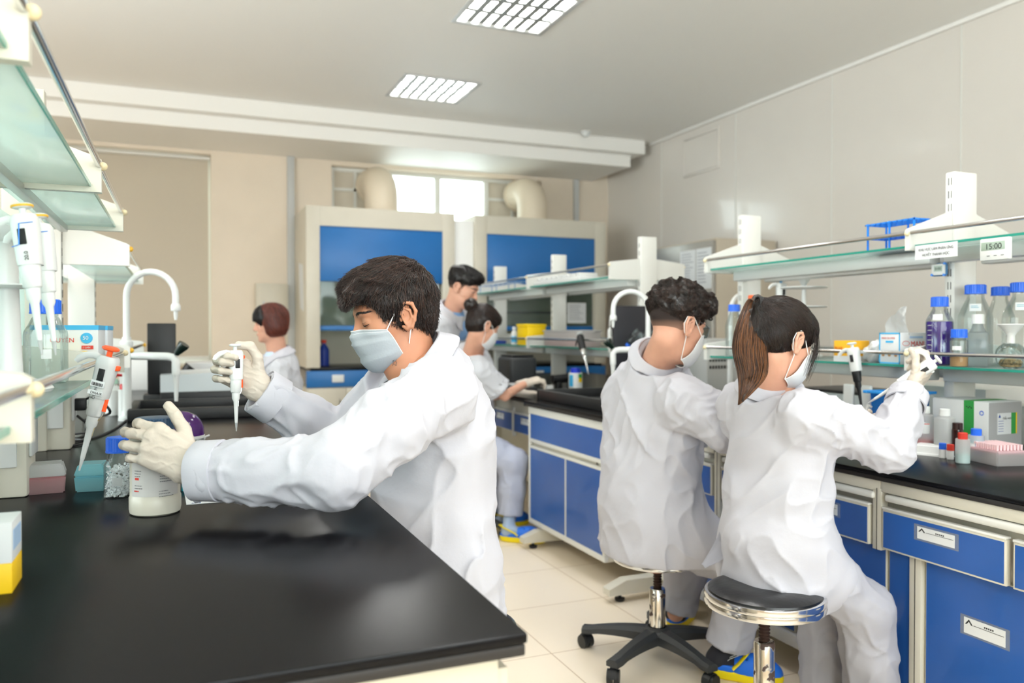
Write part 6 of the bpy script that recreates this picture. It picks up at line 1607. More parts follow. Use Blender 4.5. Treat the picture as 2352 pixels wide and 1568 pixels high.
# ------------------------------------------------------------------ stools
def stool(label, c, zs, px_floor=None, rot=0, rust=False, r=.168):
    """round stool: padded seat with chrome bands, threaded spindle, chrome column, five star base with casters"""
    t = thing('stool', label, 'stool', (c[0], c[1], 0), rot, 'round lab stools')
    bm = B(); lathe(bm, [(.001, zs + .004), (r * .55, zs + .003), (r * .82, zs - .001), (r * .93, zs - .010), (r * .96, zs - .024)], n=56); obj('seat_pad', bm, mat('black leatherette', '141517', .28, bump=.12, bscale=35), t)
    bm = B(); 
    for z0 in (zs - .026, zs - .045):
        lathe(bm, [(r * .93, z0 - .011), (r * .985, z0 - .009), (r, z0), (r * .985, z0 + .009), (r * .93, z0 + .011)], n=56, cap=False)
    lathe(bm, [(r * .3, zs - .062), (r * .93, zs - .056), (r * .93, zs - .015)], n=56); lab(obj('seat_rim', bm, m_chrome, t), 'chrome double band')
    zt = zs - .16
    bm = B(); prof = []
    z = zt - .02
    while z < zs - .06: prof += [(.0135, z), (.0165, z + .003), (.0165, z + .005), (.0135, z + .008)]; z += .010
    lathe(bm, prof, n=20); lab(obj('spindle', bm, mat('rusty steel', '3c2a24', .5, metal=.5), t), 'rusty threaded spindle')
    m_col = bpy.data.materials.get('worn chrome column')
    if m_col is None:
        m_col = mat('worn chrome column', 'd8d4cc', .14, metal=1); nt2 = m_col.node_tree; p_ = nt2.nodes['Principled BSDF']
        tc2 = nt2.nodes.new('ShaderNodeTexCoord'); no = nt2.nodes.new('ShaderNodeTexNoise'); no.inputs['Scale'].default_value = 14; no.inputs['Detail'].default_value = 6; nt2.links.new(tc2.outputs['Object'], no.inputs['Vector'])
        rp = nt2.nodes.new('ShaderNodeValToRGB'); rp.color_ramp.elements[0].position = .56; rp.color_ramp.elements[1].position = .58; nt2.links.new(no.outputs['Fac'], rp.inputs[0])
        mx = nt2.nodes.new('ShaderNodeMix'); mx.data_type = 'RGBA'; nt2.links.new(rp.outputs[0], mx.inputs[0]); mx.inputs[6].default_value = lin('dcd8d0'); mx.inputs[7].default_value = lin('4a3a34'); nt2.links.new(mx.outputs[2], p_.inputs['Base Color'])
        mm = nt2.nodes.new('ShaderNodeMath'); mm.operation = 'MULTIPLY_ADD'; mm.inputs[1].default_value = -.9; mm.inputs[2].default_value = 1; nt2.links.new(rp.outputs[0], mm.inputs[0]); nt2.links.new(mm.outputs[0], p_.inputs['Metallic'])
        m2 = nt2.nodes.new('ShaderNodeMath'); m2.operation = 'MULTIPLY_ADD'; m2.inputs[1].default_value = .5; m2.inputs[2].default_value = .14; nt2.links.new(rp.outputs[0], m2.inputs[0]); nt2.links.new(m2.outputs[0], p_.inputs['Roughness'])
    bm = B(); lathe(bm, [(.018, .09), (.030, .092), (.030, zt - .004), (.0275, zt), (.019, zt)], n=32); obj('column', bm, m_col, t)
    bm = B(); lathe(bm, [(.05, .07), (.058, .085), (.05, .118), (.036, .128), (.034, .12)], n=32); hub = obj('hub', bm, m_dark2, t)
    for k in range(5):
        a = 2 * PI * k / 5; D = Matrix.Rotation(a, 4, 'Z')
        bm = B(); n_ = 9; rings = []
        for i in range(n_):
            u = i / (n_ - 1); x = .03 + .265 * u; zt_ = .122 - .042 * u ** 1.8 + (.006 if u > .9 else 0); w = .034 - .014 * u + (.004 if u > .85 else 0); th = .052 - .026 * min(1, u * 1.2)
            rings.append([bm.verts.new(D @ Vector((x, yy * w, zz))) for yy, zz in ((-1, zt_ - th), (1, zt_ - th), (1, zt_ - th * .35), (.55, zt_), (-.55, zt_), (-1, zt_ - th * .35))])
        for i in range(n_ - 1):
            for j in range(6): bm.faces.new((rings[i][j], rings[i][(j + 1) % 6], rings[i + 1][(j + 1) % 6], rings[i + 1][j]))
        bm.faces.new(rings[0]); bm.faces.new(rings[-1][::-1]); lg = obj('leg', bm, m_dark2, t)
        bm = B(); c2 = D @ Vector((.285, 0, 0)); tg = D @ Matrix.Rotation(.5 + k * 1.3, 4, 'Z')
        ax = (tg @ Vector((0, 1, 0))); 
        for sg in (-1, 1): cyl(bm, c2 + ax * sg * .004 + Vector((0, 0, .0255)), c2 + ax * sg * .022 + Vector((0, 0, .0255)), .0255, n=24)
        cyl(bm, c2 + Vector((0, 0, .03)), c2 + Vector((0, 0, .062)), .007, n=12)
        hd = []
        for i in range(9):
            aa = PI * i / 8; hd.append(c2 + (tg @ Vector((1, 0, 0))) * (.030 * math.cos(aa)) + Vector((0, 0, .026 + .030 * math.sin(aa))) - ax * .012)
        prism(bm, hd, tuple(ax * .024)); obj('caster', bm, m_dark, lg)
    return t
def mid(a, b): return (a + b) / 2
def ground(p): return (float(p[0]), float(p[1]), 0.0)
def pxdir(px, py, d, dpx, dpy, dd): return nrm(P(px + dpx, py + dpy, d + dd) - P(px, py, d))
# ================================================================== PERSON A: masked man leaning over the foreground bench
J = dict(head=P(907, 729, 1.93), R=headR(181, 17, 0), neck=P(953, 818, 1.93), pelvis=P(1012, 1330, 1.95),
         shL=P(1010, 890, 1.745), shR=P(905, 885, 2.03), elL=P(768, 1080, 1.56), elR=P(792, 1025, 2.10), wrL=P(452, 1082, 1.60), wrR=P(596, 897, 1.99))
pv = J['pelvis']
for s, y in (('L', -.09), ('R', .09)):
    J['hip' + s] = pv + A3(-.03, y, -.01); J['kn' + s] = A3(.20, pv[1] + y * 1.7, .57); J['an' + s] = A3(.24, pv[1] + y * 1.7, .12)
st = [(P(1020, 1430, 1.97), .185, .135), (P(1008, 1290, 1.97), .180, .135), (P(992, 1150, 1.98), .175, .130), (P(998, 1020, 1.98), .185, .130), (P(1000, 930, 1.94), .165, .115), (P(1000, 870, 1.90), .10, .085)]
J['st'] = st
tA = person('person in white lab coat and surgical mask bending over the foreground bench with a pipette', J, m_skinA, hs=.95, root=ground(pv), hh=.0023)
coat(J, m_coat, stations=st, rs=(.076, .066, .052), amp=.0085, h=.0055, seed=1.7, neckr=.060, diag=-.6, hole=nrm(A3(-.66, 0, .75)), cutr=.15)
hu = nrm(A3(-.66, 0, .75))
collar(J, m_coatc, J['neck'] - hu * .018 + A3(.004, 0, 0), hu, nrm(A3(-.75, 0, -.66)), r0=.070, hgt=.030, out=.040, tip=.03, tipw=.02)
# shirt under the coat
f_ = lambda p: np.maximum(s_cap(p, J['neck'] - J['up'] * .14 + A3(-.07, 0, 0), J['neck'] - J['up'] * .05 + A3(-.045, 0, .0), .088, .058), (p - V(J['neck'] - hu * .03)) @ V(hu))
lo, hi = bound([J['neck'], J['neck'] - J['up'] * .14], .16); implicit('shirt', f_, lo, hi, .005, mat('pale blue shirt', 'c3d6ee', .85), tA)
trousers(J, m_trous)
dk = mat('black shoe', '1b1b1e', .5)
for s in 'LR': clog(J, J['an' + s] + A3(.05, 0, -.12), (-1, 0, 0), m_sockd, 'blue and yellow clog of the masked man', ankle=J['an' + s])
# sleeve cuffs
def cuff(J, wr, el, r, m=None, L=.055, bands=1):
    d = nrm(np.asarray(wr) - np.asarray(el)); bm = B(); a = Vector(wr) - Vector(d) * L; n = 36; rows = []
    for t_, rr in ((0, r * 1.06), (.02, r * 1.15), (.5, r * 1.13), (.97, r * 1.12), (1, r * 1.09), (.97, r * 1.04), (.6, r * .98)):
        u, w, _ = frame(d); c = a + Vector(d) * L * t_
        rows.append([bm.verts.new(c + (u * math.cos(2 * PI * k / n) + w * math.sin(2 * PI * k / n)) * rr * (1 + .02 * math.sin(5 * 2 * PI * k / n + 1))) for k in range(n)])
    for i in range(6):
        for k in range(n): bm.faces.new((rows[i][k], rows[i][(k + 1) % n], rows[i + 1][(k + 1) % n], rows[i + 1][k]))
    return obj('sleeve_cuff', bm, m or m_coatc, J['t'], True, ang=70)
cuff(J, J['wrL'], J['elL'], .0535); cuff(J, J['wrR'], J['elR'], .0535)
# left hand round the reagent bottle
w = P(438, 1072, 1.605); Fd = nrm(P(360, 1026, 1.60) - w); Nd = A3(.15, 1, -.1)
hand(J, w, Fd, Nd, True, [(26, 34, 24), (26, 32, 22), (28, 32, 22), (32, 38, 26)], [(.72, .55, .42), (.85, .38, .40), (.9, .28, .32)], m_glove, s=1.06, h=.002, wrinkle=.0015, spread=.10, dev=-.42)
# right hand with pipette
ptip, ptop = P(543, 990, 1.955), P(540, 789, 1.955)
pipette('white pipette with orange ejector held upright by the masked man', ptip, ptop, (-1, -.25, 0), L0=.247)
w = P(598, 893, 1.99); Fd = nrm(P(540, 850, 1.992) - w); Nd = A3(-.30, -1, 0.05)
hand(J, w, Fd, Nd, False, [(48, 78, 40), (50, 82, 45), (52, 85, 45), (55, 85, 45)], [(.60, .76, .15), (.90, .40, .28), (.80, -.50, .38)], m_glove, s=.98, h=.002, wrinkle=.0014, spread=.04, dev=-.5)
# hair A: short sides, longer top swept forward
def hA(q):
    n = ridge(noise3(np.stack([q[:, 0] * 9 + 3 + q[:, 1] * 6, q[:, 1] * 46 + q[:, 0] * 14, q[:, 2] * 30 - q[:, 0] * 16], 1)), 1.5) - .5
    f = s_ell(q, (-.014, 0, .050), (.106, .086, .094))
    f = smin(f, s_ell(q, (.045, 0, .098), (.058, .064, .036)), .03)
    f = smin(f, s_ell(q, (.094, .004, .076), (.020, .046, .016)), .018)
    f = smin(f, s_ell(q, (-.058, 0, -.010), (.044, .060, .056)), .03)
    f = f - .011 * n * np.clip((q[:, 2] + .02) / .06, .2, 1)
    f = smax(f, -s_ell(q, (.096, 0, -.002), (.058, .2, .068)), .005)
    f = smax(f, -s_ell(q, (.040, 0, -.062), (.060, .2, .062)), .005)
    for s in (-1, 1): f = smax(f, -s_ell(q, (-.012, s * .092, -.012), (.026, .034, .044)), .004)
    return smax(f, -.064 - q[:, 2] + .6 * np.clip(q[:, 0] + .07, 0, 1), .005)
def flA(q):
    c = q - V((-.05, 0, .13)); d = c / np.maximum(np.linalg.norm(c, axis=1, keepdims=True), 1e-6)
    top = np.clip((q[:, 2] - .05) / .06, 0, 1)[:, None]
    return (d * .6 + V((1, 0, -.15)) * top * .9 + V((.12, 0, -1)) * (1 - top) * .9).astype(np.float32)
hb = hair(J, hA, m_hairA, 11000, flA, nseg=10, step=.0055, r=.00075, off=(-.001, .006), h=.0026, seedn=2, wav=.15, wf=40, free=2)
eyes_brows(J, m_lash)
mk, G = mask_piece(J, m_maskm, m_strap, az=57, zt=-.002, ztside=-.018, zb=-.070, tilt=.95, azb=74)
# small ink doodle at the lower corner of the mask
bm = B(); c = G[-5, 27] if np.linalg.norm(G[-5, 27][:2]) < np.linalg.norm(G[-5, 5][:2]) else G[-5, 5]; c = Vector(c); vv = (Vector((0, 0, EYE)) - c).normalized(); a, b_, _ = frame(vv)
c += vv * .005; rq = random.Random(4); pts = []
for k in range(14): pts.append(c + a * rq.uniform(-.006, .006) + b_ * rq.uniform(-.012, .012))
tube(bm, pts, .0003, n=4); obj('doodle', bm, m_pgrey, mk)
# stool A
stool('round stool under the masked man, hidden by the foreground bench', (pv[0] + .02, pv[1]), pv[2] - .10)

# ================================================================== PERSON B: man with glasses seated at the right bench
J = dict(head=P(1553, 752, 2.80), R=headR(4, 18, 0), neck=P(1510, 814, 2.90), pelvis=P(1500, 1190, 3.03),
         shL=P(1440, 905, 3.06), shR=P(1572, 915, 2.76), elL=A3(1.78, 2.80, .87), elR=P(1668, 985, 2.72), wrL=A3(2.05, 2.66, .87), wrR=P(1800, 893, 2.80))
J['elL'] = J['shL'] + A3(.12, .06, -.24); J['wrL'] = A3(2.06, 2.72, .86)
pv = J['pelvis']; J['hipL'] = pv + A3(.02, .09, -.03); J['hipR'] = pv + A3(.02, -.09, -.03)
J['knR'] = P(1722, 1300, 2.87); J['anR'] = P(1668, 1492, 2.90); J['knL'] = P(1600, 1225, 3.27); J['anL'] = P(1552, 1408, 3.30)
st = [(P(1500, 1240, 3.03), .225, .18), (P(1492, 1150, 3.03), .215, .170), (P(1492, 1050, 3.02), .20, .155), (P(1500, 960, 2.98), .20, .145), (P(1506, 895, 2.95), .175, .12), (P(1508, 855, 2.92), .11, .09)]
J['st'] = st
tB = person('person with dark curly hair and glasses sitting in a white lab coat, seen from behind', J, m_skinB, root=ground(pv), hh=.0027)
def exB(p, g): return smin(g, smin(s_cap(p, J['hipR'] + A3(0, 0, .03), J['hipR'] + (J['knR'] - J['hipR']) * .62, .125, .098), s_cap(p, J['hipL'] + A3(0, 0, .03), J['hipL'] + (J['knL'] - J['hipL']) * .6, .12, .095), .02), .06)
coat(J, m_coat, stations=st, rs=(.083, .072, .056), amp=.010, h=.006, seed=4.3, extra=exB, cuts=[(A3(0, 0, pv[2] - .135), (0.0, 0, -1))], W=1.2)
hu = nrm(J['neck_top'] - J['neck'] + A3(0, 0, .05))
collar(J, m_coatc, J['neck'] - hu * .012, hu, A3(1, 0, 0), r0=.068, hgt=.026, out=.036, tip=.03)
trousers(J, m_trous, rs=(.10, .082, .074), flare=1.05, pel_r=(.14, .15, .10))
clog(J, np.append(P(1618, 1540, 2.93)[:2], 0), P(1775, 1540, 2.86) - P(1618, 1540, 2.95), m_sockd, 'blue and yellow clog in front, worn with a dark striped sock', ankle=J['anR'] + A3(0, 0, -.02), stripes=True)
clog(J, np.append(P(1545, 1445, 3.33)[:2], 0), A3(.75, .65, 0), m_sockd, 'blue and yellow clog further back, heel towards the camera', ankle=J['anL'])
cuff(J, J['wrR'], J['elR'], .057); cuff(J, J['wrL'], J['elL'], .055)
w = P(1812, 884, 2.81); Fd = pxdir(1812, 884, 2.81, 38, -40, -.01)
hand(J, w, Fd, A3(-.5, .8, .3), False, [(20, 30, 20), (35, 50, 30), (40, 55, 30), (45, 55, 30)], [(.6, .5, .5), (.8, .3, .4), (.9, .1, .3)], m_glove, s=.98, h=.003)
hand(J, J['wrL'] + A3(.01, 0, 0), A3(1, -.1, -.1), A3(0, .2, -1), True, [(20, 25, 15)] * 4, [(.6, .6, .3), (.8, .4, .3), (.9, .2, .2)], m_glove, s=.98, h=.0035)
def hB(q):
    w = noise3(np.stack([q[:, 0] * 55 + 3, q[:, 1] * 55, q[:, 2] * 55 + 2], 1)) - .5
    f = s_ell(q, (-.012, 0, .074), (.112, .092, .088))
    f = smin(f, s_ell(q, (.070, 0, .104), (.050, .066, .040)), .03)
    f = f - .026 * w * np.clip((q[:, 2] - .01) / .06, .15, 1)
    f = smax(f, -s_ell(q, (.105, 0, .005), (.062, .2, .068)), .006)
    for s in (-1, 1): f = smax(f, -s_ell(q, (-.0, s * .092, .0), (.030, .034, .046)), .006)
    return smax(f, (.012 - .018 * np.clip(-q[:, 0] / .09, -1, 1) - .0) - q[:, 2], .008)
def flB(q):
    n = np.stack([noise3(q * 30 + k * 7.1) - .5 for k in range(3)], 1); c = q - V((-.03, 0, .1))
    return (n * 3 + c * 5 + V((.25, 0, -.1))).astype(np.float32)
hb = hair(J, hB, m_hairB, 7000, flB, nseg=9, step=.0055, r=.0007, off=(-.001, .007), h=.0032, seedn=5, wav=.7, wf=150)
def fadeB(q):
    f = head_sdf(q, False) - .0013
    f = smax(f, -s_ell(q, (.082, 0, -.005), (.066, .2, .066)), .004)
    f = smax(f, -s_ell(q, (.03, 0, -.06), (.07, .2, .068)), .004)
    for s in (-1, 1): f = smax(f, -s_ell(q, (-.004, s * .092, -.002), (.022, .032, .038)), .004)
    return smax(f, -.050 - q[:, 2], .004)
hair(J, fadeB, fade_mat('faded short hair', J['head'][2] - .045, J['head'][2] + .03), 0, None, name='hair_fade', h=.003)
mask_piece(J, m_maskw, m_strap, az=50, zt=.004, ztside=-.012, zb=-.06, tilt=1.0, azb=62, pleats=False)
# glasses
w_ = lambda q: to_world(J['head'], J['R'], [q], 1)[0]
fr = thing('eyeglasses', 'thin framed rectangular glasses worn by the man with curly hair', 'glasses', tuple(w_((.1, 0, .015))))
for s in (1, -1):
    c = [(.104, s * (.034 + .026 * a), .012 + .018 * b) for a, b in ((-.9, 1), (.9, 1), (1, .7), (1, -.6), (.7, -1), (-.7, -1), (-1, -.6), (-1, .7), (-.9, 1))]
    c = [((x - abs(y) ** 2 * 3), y, z) for x, y, z in c]
    bm = B(); tube(bm, [w_(q) for q in c], .0014, n=8); rim = obj('rim', bm, mat('gunmetal frame', '5c6468', .3, metal=.6), fr, True)
    bm = B(); prism(bm, [w_(q) for q in c[:-1]], tuple(-J['R'][:, 0] * .001)); obj('lens', bm, m_glass, rim)
    bm = B(); tube(bm, [w_((.104 - .0037 * 3, s * .060, .026)), w_((.06, s * .074, .030)), w_((.0, s * .083, .030)), w_((-.03, s * .086, .012))], [.0012, .0012, .0014, .0022], n=8); obj('temple', bm, mat('gunmetal frame', ''), fr, True)
bm = B(); tube(bm, [w_((.103, .009, .018)), w_((.107, 0, .022)), w_((.103, -.009, .018))], .0013, n=8); obj('bridge', bm, mat('gunmetal frame', ''), fr, True)
stool('round stool with worn chrome column under the man with glasses', (pv[0] + .02, pv[1] + .0), pv[2] - .105, rot=math.radians(205))

# ================================================================== PERSON C: woman with ponytail
J = dict(head=P(1792, 790, 2.43), R=headR(4, 20, 0), neck=P(1762, 876, 2.48), pelvis=P(1772, 1255, 2.45),
         shL=P(1700, 930, 2.60), shR=P(1855, 948, 2.31), elR=P(2040, 1030, 2.36), wrR=P(2088, 905, 2.50), wrL=P(1930, 980, 2.66))
J['elL'] = J['shL'] + A3(.15, .10, -.22)
pv = J['pelvis']; J['hipL'] = pv + A3(.02, .08, .0); J['hipR'] = pv + A3(.02, -.08, .0)
J['knR'] = P(1985, 1400, 2.44); J['anR'] = P(2005, 1600, 2.50); J['knL'] = P(1892, 1370, 2.66); J['anL'] = P(1895, 1570, 2.72)
st = [(P(1775, 1310, 2.45), .185, .150), (P(1778, 1235, 2.45), .180, .145), (P(1785, 1130, 2.46), .170, .128), (P(1790, 1030, 2.47), .172, .125), (P(1782, 950, 2.48), .155, .108), (P(1774, 905, 2.49), .09, .08)]
J['st'] = st
tC = person('person with long brown ponytail sitting on a black stool in a white lab coat, pipetting', J, m_skinB, hs=.96, root=ground(pv), hh=.0026)
def exC(p, g): return smin(g, smin(s_cap(p, J['hipR'] + A3(0, 0, .02), J['hipR'] + (J['knR'] - J['hipR']) * .42, .098, .096), s_cap(p, J['hipL'] + A3(0, 0, .02), J['hipL'] + (J['knL'] - J['hipL']) * .42, .098, .094), .02), .05)
coat(J, m_coat, stations=st, rs=(.072, .064, .050), amp=.009, h=.0055, seed=7.9, extra=exC, cuts=[(A3(0, 0, pv[2] - .085), (-.12, 0, -1))], yoke=.055, neckr=.058)
hu = nrm(J['neck_top'] - J['neck'] + A3(0, 0, .05))
collar(J, m_coatc, J['neck'] - hu * .012, hu, A3(1, 0, 0), r0=.062, hgt=.024, out=.036, tip=.03)
trousers(J, m_trous, rs=(.080, .078, .072), flare=1.1, pel_r=(.12, .14, .08), cuff=.0)
for s in 'LR': clog(J, np.append((J['an' + s] + A3(-.05, 0, 0))[:2], 0), (1, .1, 0), m_sockb, 'blue and yellow clog of the ponytail woman', ankle=J['an' + s])
cuff(J, J['wrR'], J['elR'], .052); cuff(J, J['wrL'], J['elL'], .05)
w = P(2094, 892, 2.515); Fd = pxdir(2094, 892, 2.515, 46, -52, .01)
Nd = nrm(P(2060, 830, 2.56) - P(2110, 870, 2.5))
hand(J, w, Fd, Nd, False, [(35, 60, 35), (55, 75, 40), (62, 80, 40), (66, 80, 40)], [(.75, .5, .3), (.7, .35, .55), (.45, .1, .85)], m_glove, s=.92, h=.0024, wrinkle=.002, fore=.05)
ctip, ctop = P(1993, 926, 2.56), P(2156, 824, 2.49)
pipette('thin white pipette held aslant by the woman with the ponytail', ctip, ctop, tuple(nrm(P(2060, 800, 2.5) - P(2100, 860, 2.5))), accent=m_wplas)
w = P(1925, 985, 2.645); Fd = pxdir(1925, 985, 2.645, 48, -26, -.04)
hand(J, w, Fd, nrm(P(1975, 990, 2.72) - P(1950, 960, 2.6)), True, [(25, 35, 20), (45, 60, 30), (50, 65, 35), (55, 65, 35)], [(.8, .5, .3), (.9, .3, .3), (.95, .1, .3)], m_glove, s=.92, h=.0026, wrinkle=.0015)
q = P(1990, 938, 2.565); t = thing('sample_tube', 'tiny clear tube at the pipette tip between gloved fingers', 'tube', tuple(q))
bm = B(); D = Matrix.Rotation(.5, 4, 'Y'); lathe(bm, [(.0015, -.02), (.0045, -.008), (.005, .012), (.0055, .014)], M=D, n=14); obj('tube_body', bm, m_frostp, t)
bm = B(); lathe(bm, [(.006, .012), (.006, .016)], M=D @ Matrix.Translation((.012, 0, 0)), n=14); obj('tube_lid', bm, m_frostp, t)
def hC(q):
    n = noise3(np.stack([q[:, 0] * 14, q[:, 1] * 70, q[:, 2] * 20 + 2], 1)) - .5
    f = s_ell(q, (-.012, 0, .050), (.111, .088, .098))
    f = smin(f, s_ell(q, (-.050, 0, -.002), (.058, .066, .062)), .03)
    f = smin(f, s_ell(q, (.062, 0, .060), (.040, .070, .062)), .02)
    f = smin(f, s_ell(q, (-.112, 0, .088), (.022, .024, .022)), .02)
    f = f - .003 * n
    f = smax(f, -s_ell(q, (.108, 0, -.030), (.062, .2, .082)), .006)
    f = smax(f, -s_ell(q, (.040, 0, -.068), (.066, .2, .066)), .006)
    for s in (-1, 1): f = smax(f, -s_ell(q, (-.002, s * .094, -.008), (.024, .034, .036)), .005)
    return smax(f, -.048 - q[:, 2] + .35 * np.clip(q[:, 0] + .06, 0, 1), .006)
def flC(q): c = V((-.118, 0, .090)) - q; return (c / np.maximum(np.linalg.norm(c, axis=1, keepdims=True), 1e-6)).astype(np.float32)
hb = hair(J, hC, m_hairC, 9000, flC, nseg=12, step=.007, r=.0007, off=(-.0005, .0022), h=.0028, seedn=8)
w_ = lambda q: to_world(J['head'], J['R'], [q], J['hs'])[0]
tie = w_((-.125, 0, .095))
bm = B(); d_ = nrm(w_((-.14, 0, .09)) - w_((-.11, 0, .098)))
for k in range(4): 
    u, v_, _ = frame(d_); c = Vector(tie) + Vector(d_) * (.004 * k - .004); tube(bm, [c + (u * math.cos(2 * PI * j / 20) + v_ * math.sin(2 * PI * j / 20)) * .0135 for j in range(21)], .003, n=8, cap=False)
obj('hair_tie', bm, m_dark, hb)
# ponytail: guide line in the room, then fine strands along it
gl = [tie, P(1738, 688, 2.46), P(1726, 740, 2.42), P(1722, 800, 2.38), P(1728, 860, 2.34), P(1712, 903, 2.32), P(1696, 930, 2.32)]
wid = [.014, .026, .040, .048, .040, .018, .002]
def spline(pts, n):
    P_ = [np.asarray(p, float) for p in pts]; out = []
    for t_ in np.linspace(0, len(P_) - 1.0001, n):
        i = int(t_); s = t_ - i; a, b, c, d = P_[max(i - 1, 0)], P_[i], P_[i + 1], P_[min(i + 2, len(P_) - 1)]
        out.append(.5 * ((2 * b) + (c - a) * s + (2 * a - 5 * b + 4 * c - d) * s * s + (3 * b - a - 3 * c + d) * s ** 3))
    return np.array(out)
gs = spline(gl, 22); ws = spline([[w] for w in wid], 22)[:, 0]
wx = nrm(ray(1720, 800)); px_ = nrm(np.cross(wx, (0, 0, 1)))
f_ = lambda p: polycap(p, list(gs), list(np.maximum(ws * .50, .001)), .008) + .003 * (noise3(np.stack([(p @ V(px_)) * 140, p[:, 2] * 6, (p @ V(wx)) * 60], 1)) - .5)
def fpony(p): return f_(p.astype(np.float32))
lo, hi = bound(gs, .06); pony = implicit('ponytail', fpony, lo, hi, .0035, m_pony, tC)
R_ = np.random.default_rng(9); N_ = 3600; ang = R_.random(N_) * 2 * PI; rad = np.sqrt(R_.random(N_)) * 1.05; tt_ = R_.uniform(.75, 1.0, N_)
path = np.zeros((N_, 22, 3)); ph = R_.uniform(0, 6, N_)
for k in range(22):
    u = k / 21 * tt_ * 21; i0 = np.minimum(u.astype(int), 20); fr_ = (u - i0)[:, None]
    c = gs[i0] * (1 - fr_) + gs[i0 + 1] * fr_; w_k = ws[i0] * (1 - fr_[:, 0]) + ws[i0 + 1] * fr_[:, 0]
    path[:, k] = c + (px_[None] * (np.cos(ang + .15 * np.sin(ph + k * .3)) * rad * w_k)[:, None]) + (wx[None] * (np.sin(ang) * rad * w_k * .62)[:, None])
s_ = ribbon('strands', path.astype(np.float32), .0009, m_pony, pony); s_.matrix_parent_inverse = Matrix.Identity(4); s_['kind'] = 'stuff'
# loose strands at the face
path = []
for k in range(46):
    x0 = R_.uniform(.045, .105); y0_ = -math.sqrt(max(0, 1 - ((x0 + .01) / .125) ** 2)) * .088; a = w_((x0, y0_ * R_.uniform(.85, 1.02), .075)); e = w_((x0 + R_.uniform(-.012, .012), y0_ * R_.uniform(.9, 1.12) - .004, R_.uniform(-.10, -.02)))
    m1 = mid(a, e) + (w_((.01, -.006, 0)) - w_((0, 0, 0))) * R_.uniform(0, 1.4); path.append(spline([a, m1, e], 12))
s_ = ribbon('loose_strands', np.array(path, np.float32), .0006, m_hairC, hb); s_.matrix_parent_inverse = Matrix.Identity(4); s_['kind'] = 'stuff'
mask_piece(J, m_maskw, m_strap, az=54, zt=.0, ztside=-.016, zb=-.066, tilt=.95, azb=68)
# loose front tail of the coat hanging beside the seat
bm = B(); G_ = []; A_ = [P(1668, 1165, 2.52), P(1655, 1215, 2.50), P(1632, 1262, 2.48), P(1608, 1300, 2.47)]; B_ = [P(1700, 1215, 2.42), P(1690, 1250, 2.42), P(1662, 1282, 2.44), P(1624, 1300, 2.46)]
A_, B_ = spline(A_, 14), spline(B_, 14)
for a_, b_ in zip(A_, B_): G_.append([bm.verts.new(a_ + (b_ - a_) * u + A3(0, 0, 1) * .006 * math.sin(u * 6)) for u in np.linspace(0, 1, 8)])
for i in range(13):
    for j_ in range(7): bm.faces.new((G_[i][j_], G_[i][j_ + 1], G_[i + 1][j_ + 1], G_[i + 1][j_]))
bmesh.ops.solidify(bm, geom=list(bm.faces), thickness=.003); obj('coat_tail', bm, m_coat, tC, True, ang=60)
stool('round black padded stool with chrome rim under the ponytail woman', P(1756, 1347, 2.34)[:2], .500, rot=math.radians(30), r=.172)

# ================================================================== PERSON D: seated woman with a bun
J = dict(head=P(1108, 752, 4.85), R=headR(8, 22, 0), neck=P(1083, 802, 4.93), pelvis=P(1082, 1010, 5.0),
         shL=P(1060, 842, 5.12), shR=P(1100, 850, 4.80), elR=P(1160, 908, 4.86), wrR=P(1208, 880, 5.08))
J['elL'] = J['shL'] + A3(.2, .05, -.2); J['wrL'] = J['elL'] + A3(.22, -.05, .02)
pv = J['pelvis']; J['hipL'] = pv + A3(.0, .08, -.02); J['hipR'] = pv + A3(.0, -.08, -.02)
J['knR'] = P(1180, 1062, 4.86); J['anR'] = P(1172, 1190, 4.84); J['knL'] = P(1150, 1062, 5.1); J['anL'] = P(1146, 1172, 5.1)
tD = person('person with dark hair bun and mask sitting in a short sleeved white tunic', J, m_skinB, hs=.96, root=ground(pv), hh=.0045)
tunic = mat('white tunic cotton', 'c0c2c9', .85, bump=.06, bscale=40)
coat(J, tunic, rs=(.075, .078, .05), amp=.007, h=.008, seed=11.3, sleeve_frac=.80, yoke=.055, neckr=.060, name='tunic', cuts=[(A3(0, 0, pv[2] - .10), (0, 0, -1))])
trousers(J, mat('pale blue trousers', 'b4bace', .85, bump=.06, bscale=40), rs=(.10, .084, .066), h=.009, pel_r=(.14, .14, .10))
clog(J, np.append(P(1150, 1243, 4.78)[:2], 0), P(1240, 1240, 4.72) - P(1150, 1243, 4.78), m_sockb, 'blue and yellow clog of the woman with the bun', ankle=J['anR'])
clog(J, np.append((J['anL'] + A3(-.05, 0, 0))[:2], 0), (1, .1, 0), m_sockb, 'blue and yellow clog of the woman with the bun, further foot', ankle=J['anL'])
hand(J, P(1208, 880, 5.08), pxdir(1208, 880, 5.08, 40, -14, .05), A3(.1, .2, -1), False, [(35, 45, 30)] * 4, [(.7, .5, .4), (.8, .3, .4), (.9, .1, .4)], m_glove, s=1.0, h=.004, wrinkle=.001, fore=.045, cuffr=.03)
hand(J, J['wrL'], A3(1, -.1, 0), A3(0, .1, -1), True, [(35, 45, 30)] * 4, [(.7, .5, .4), (.8, .3, .4), (.9, .1, .4)], m_glove, s=.95, h=.0045, wrinkle=0, fore=.04, cuffr=.03)
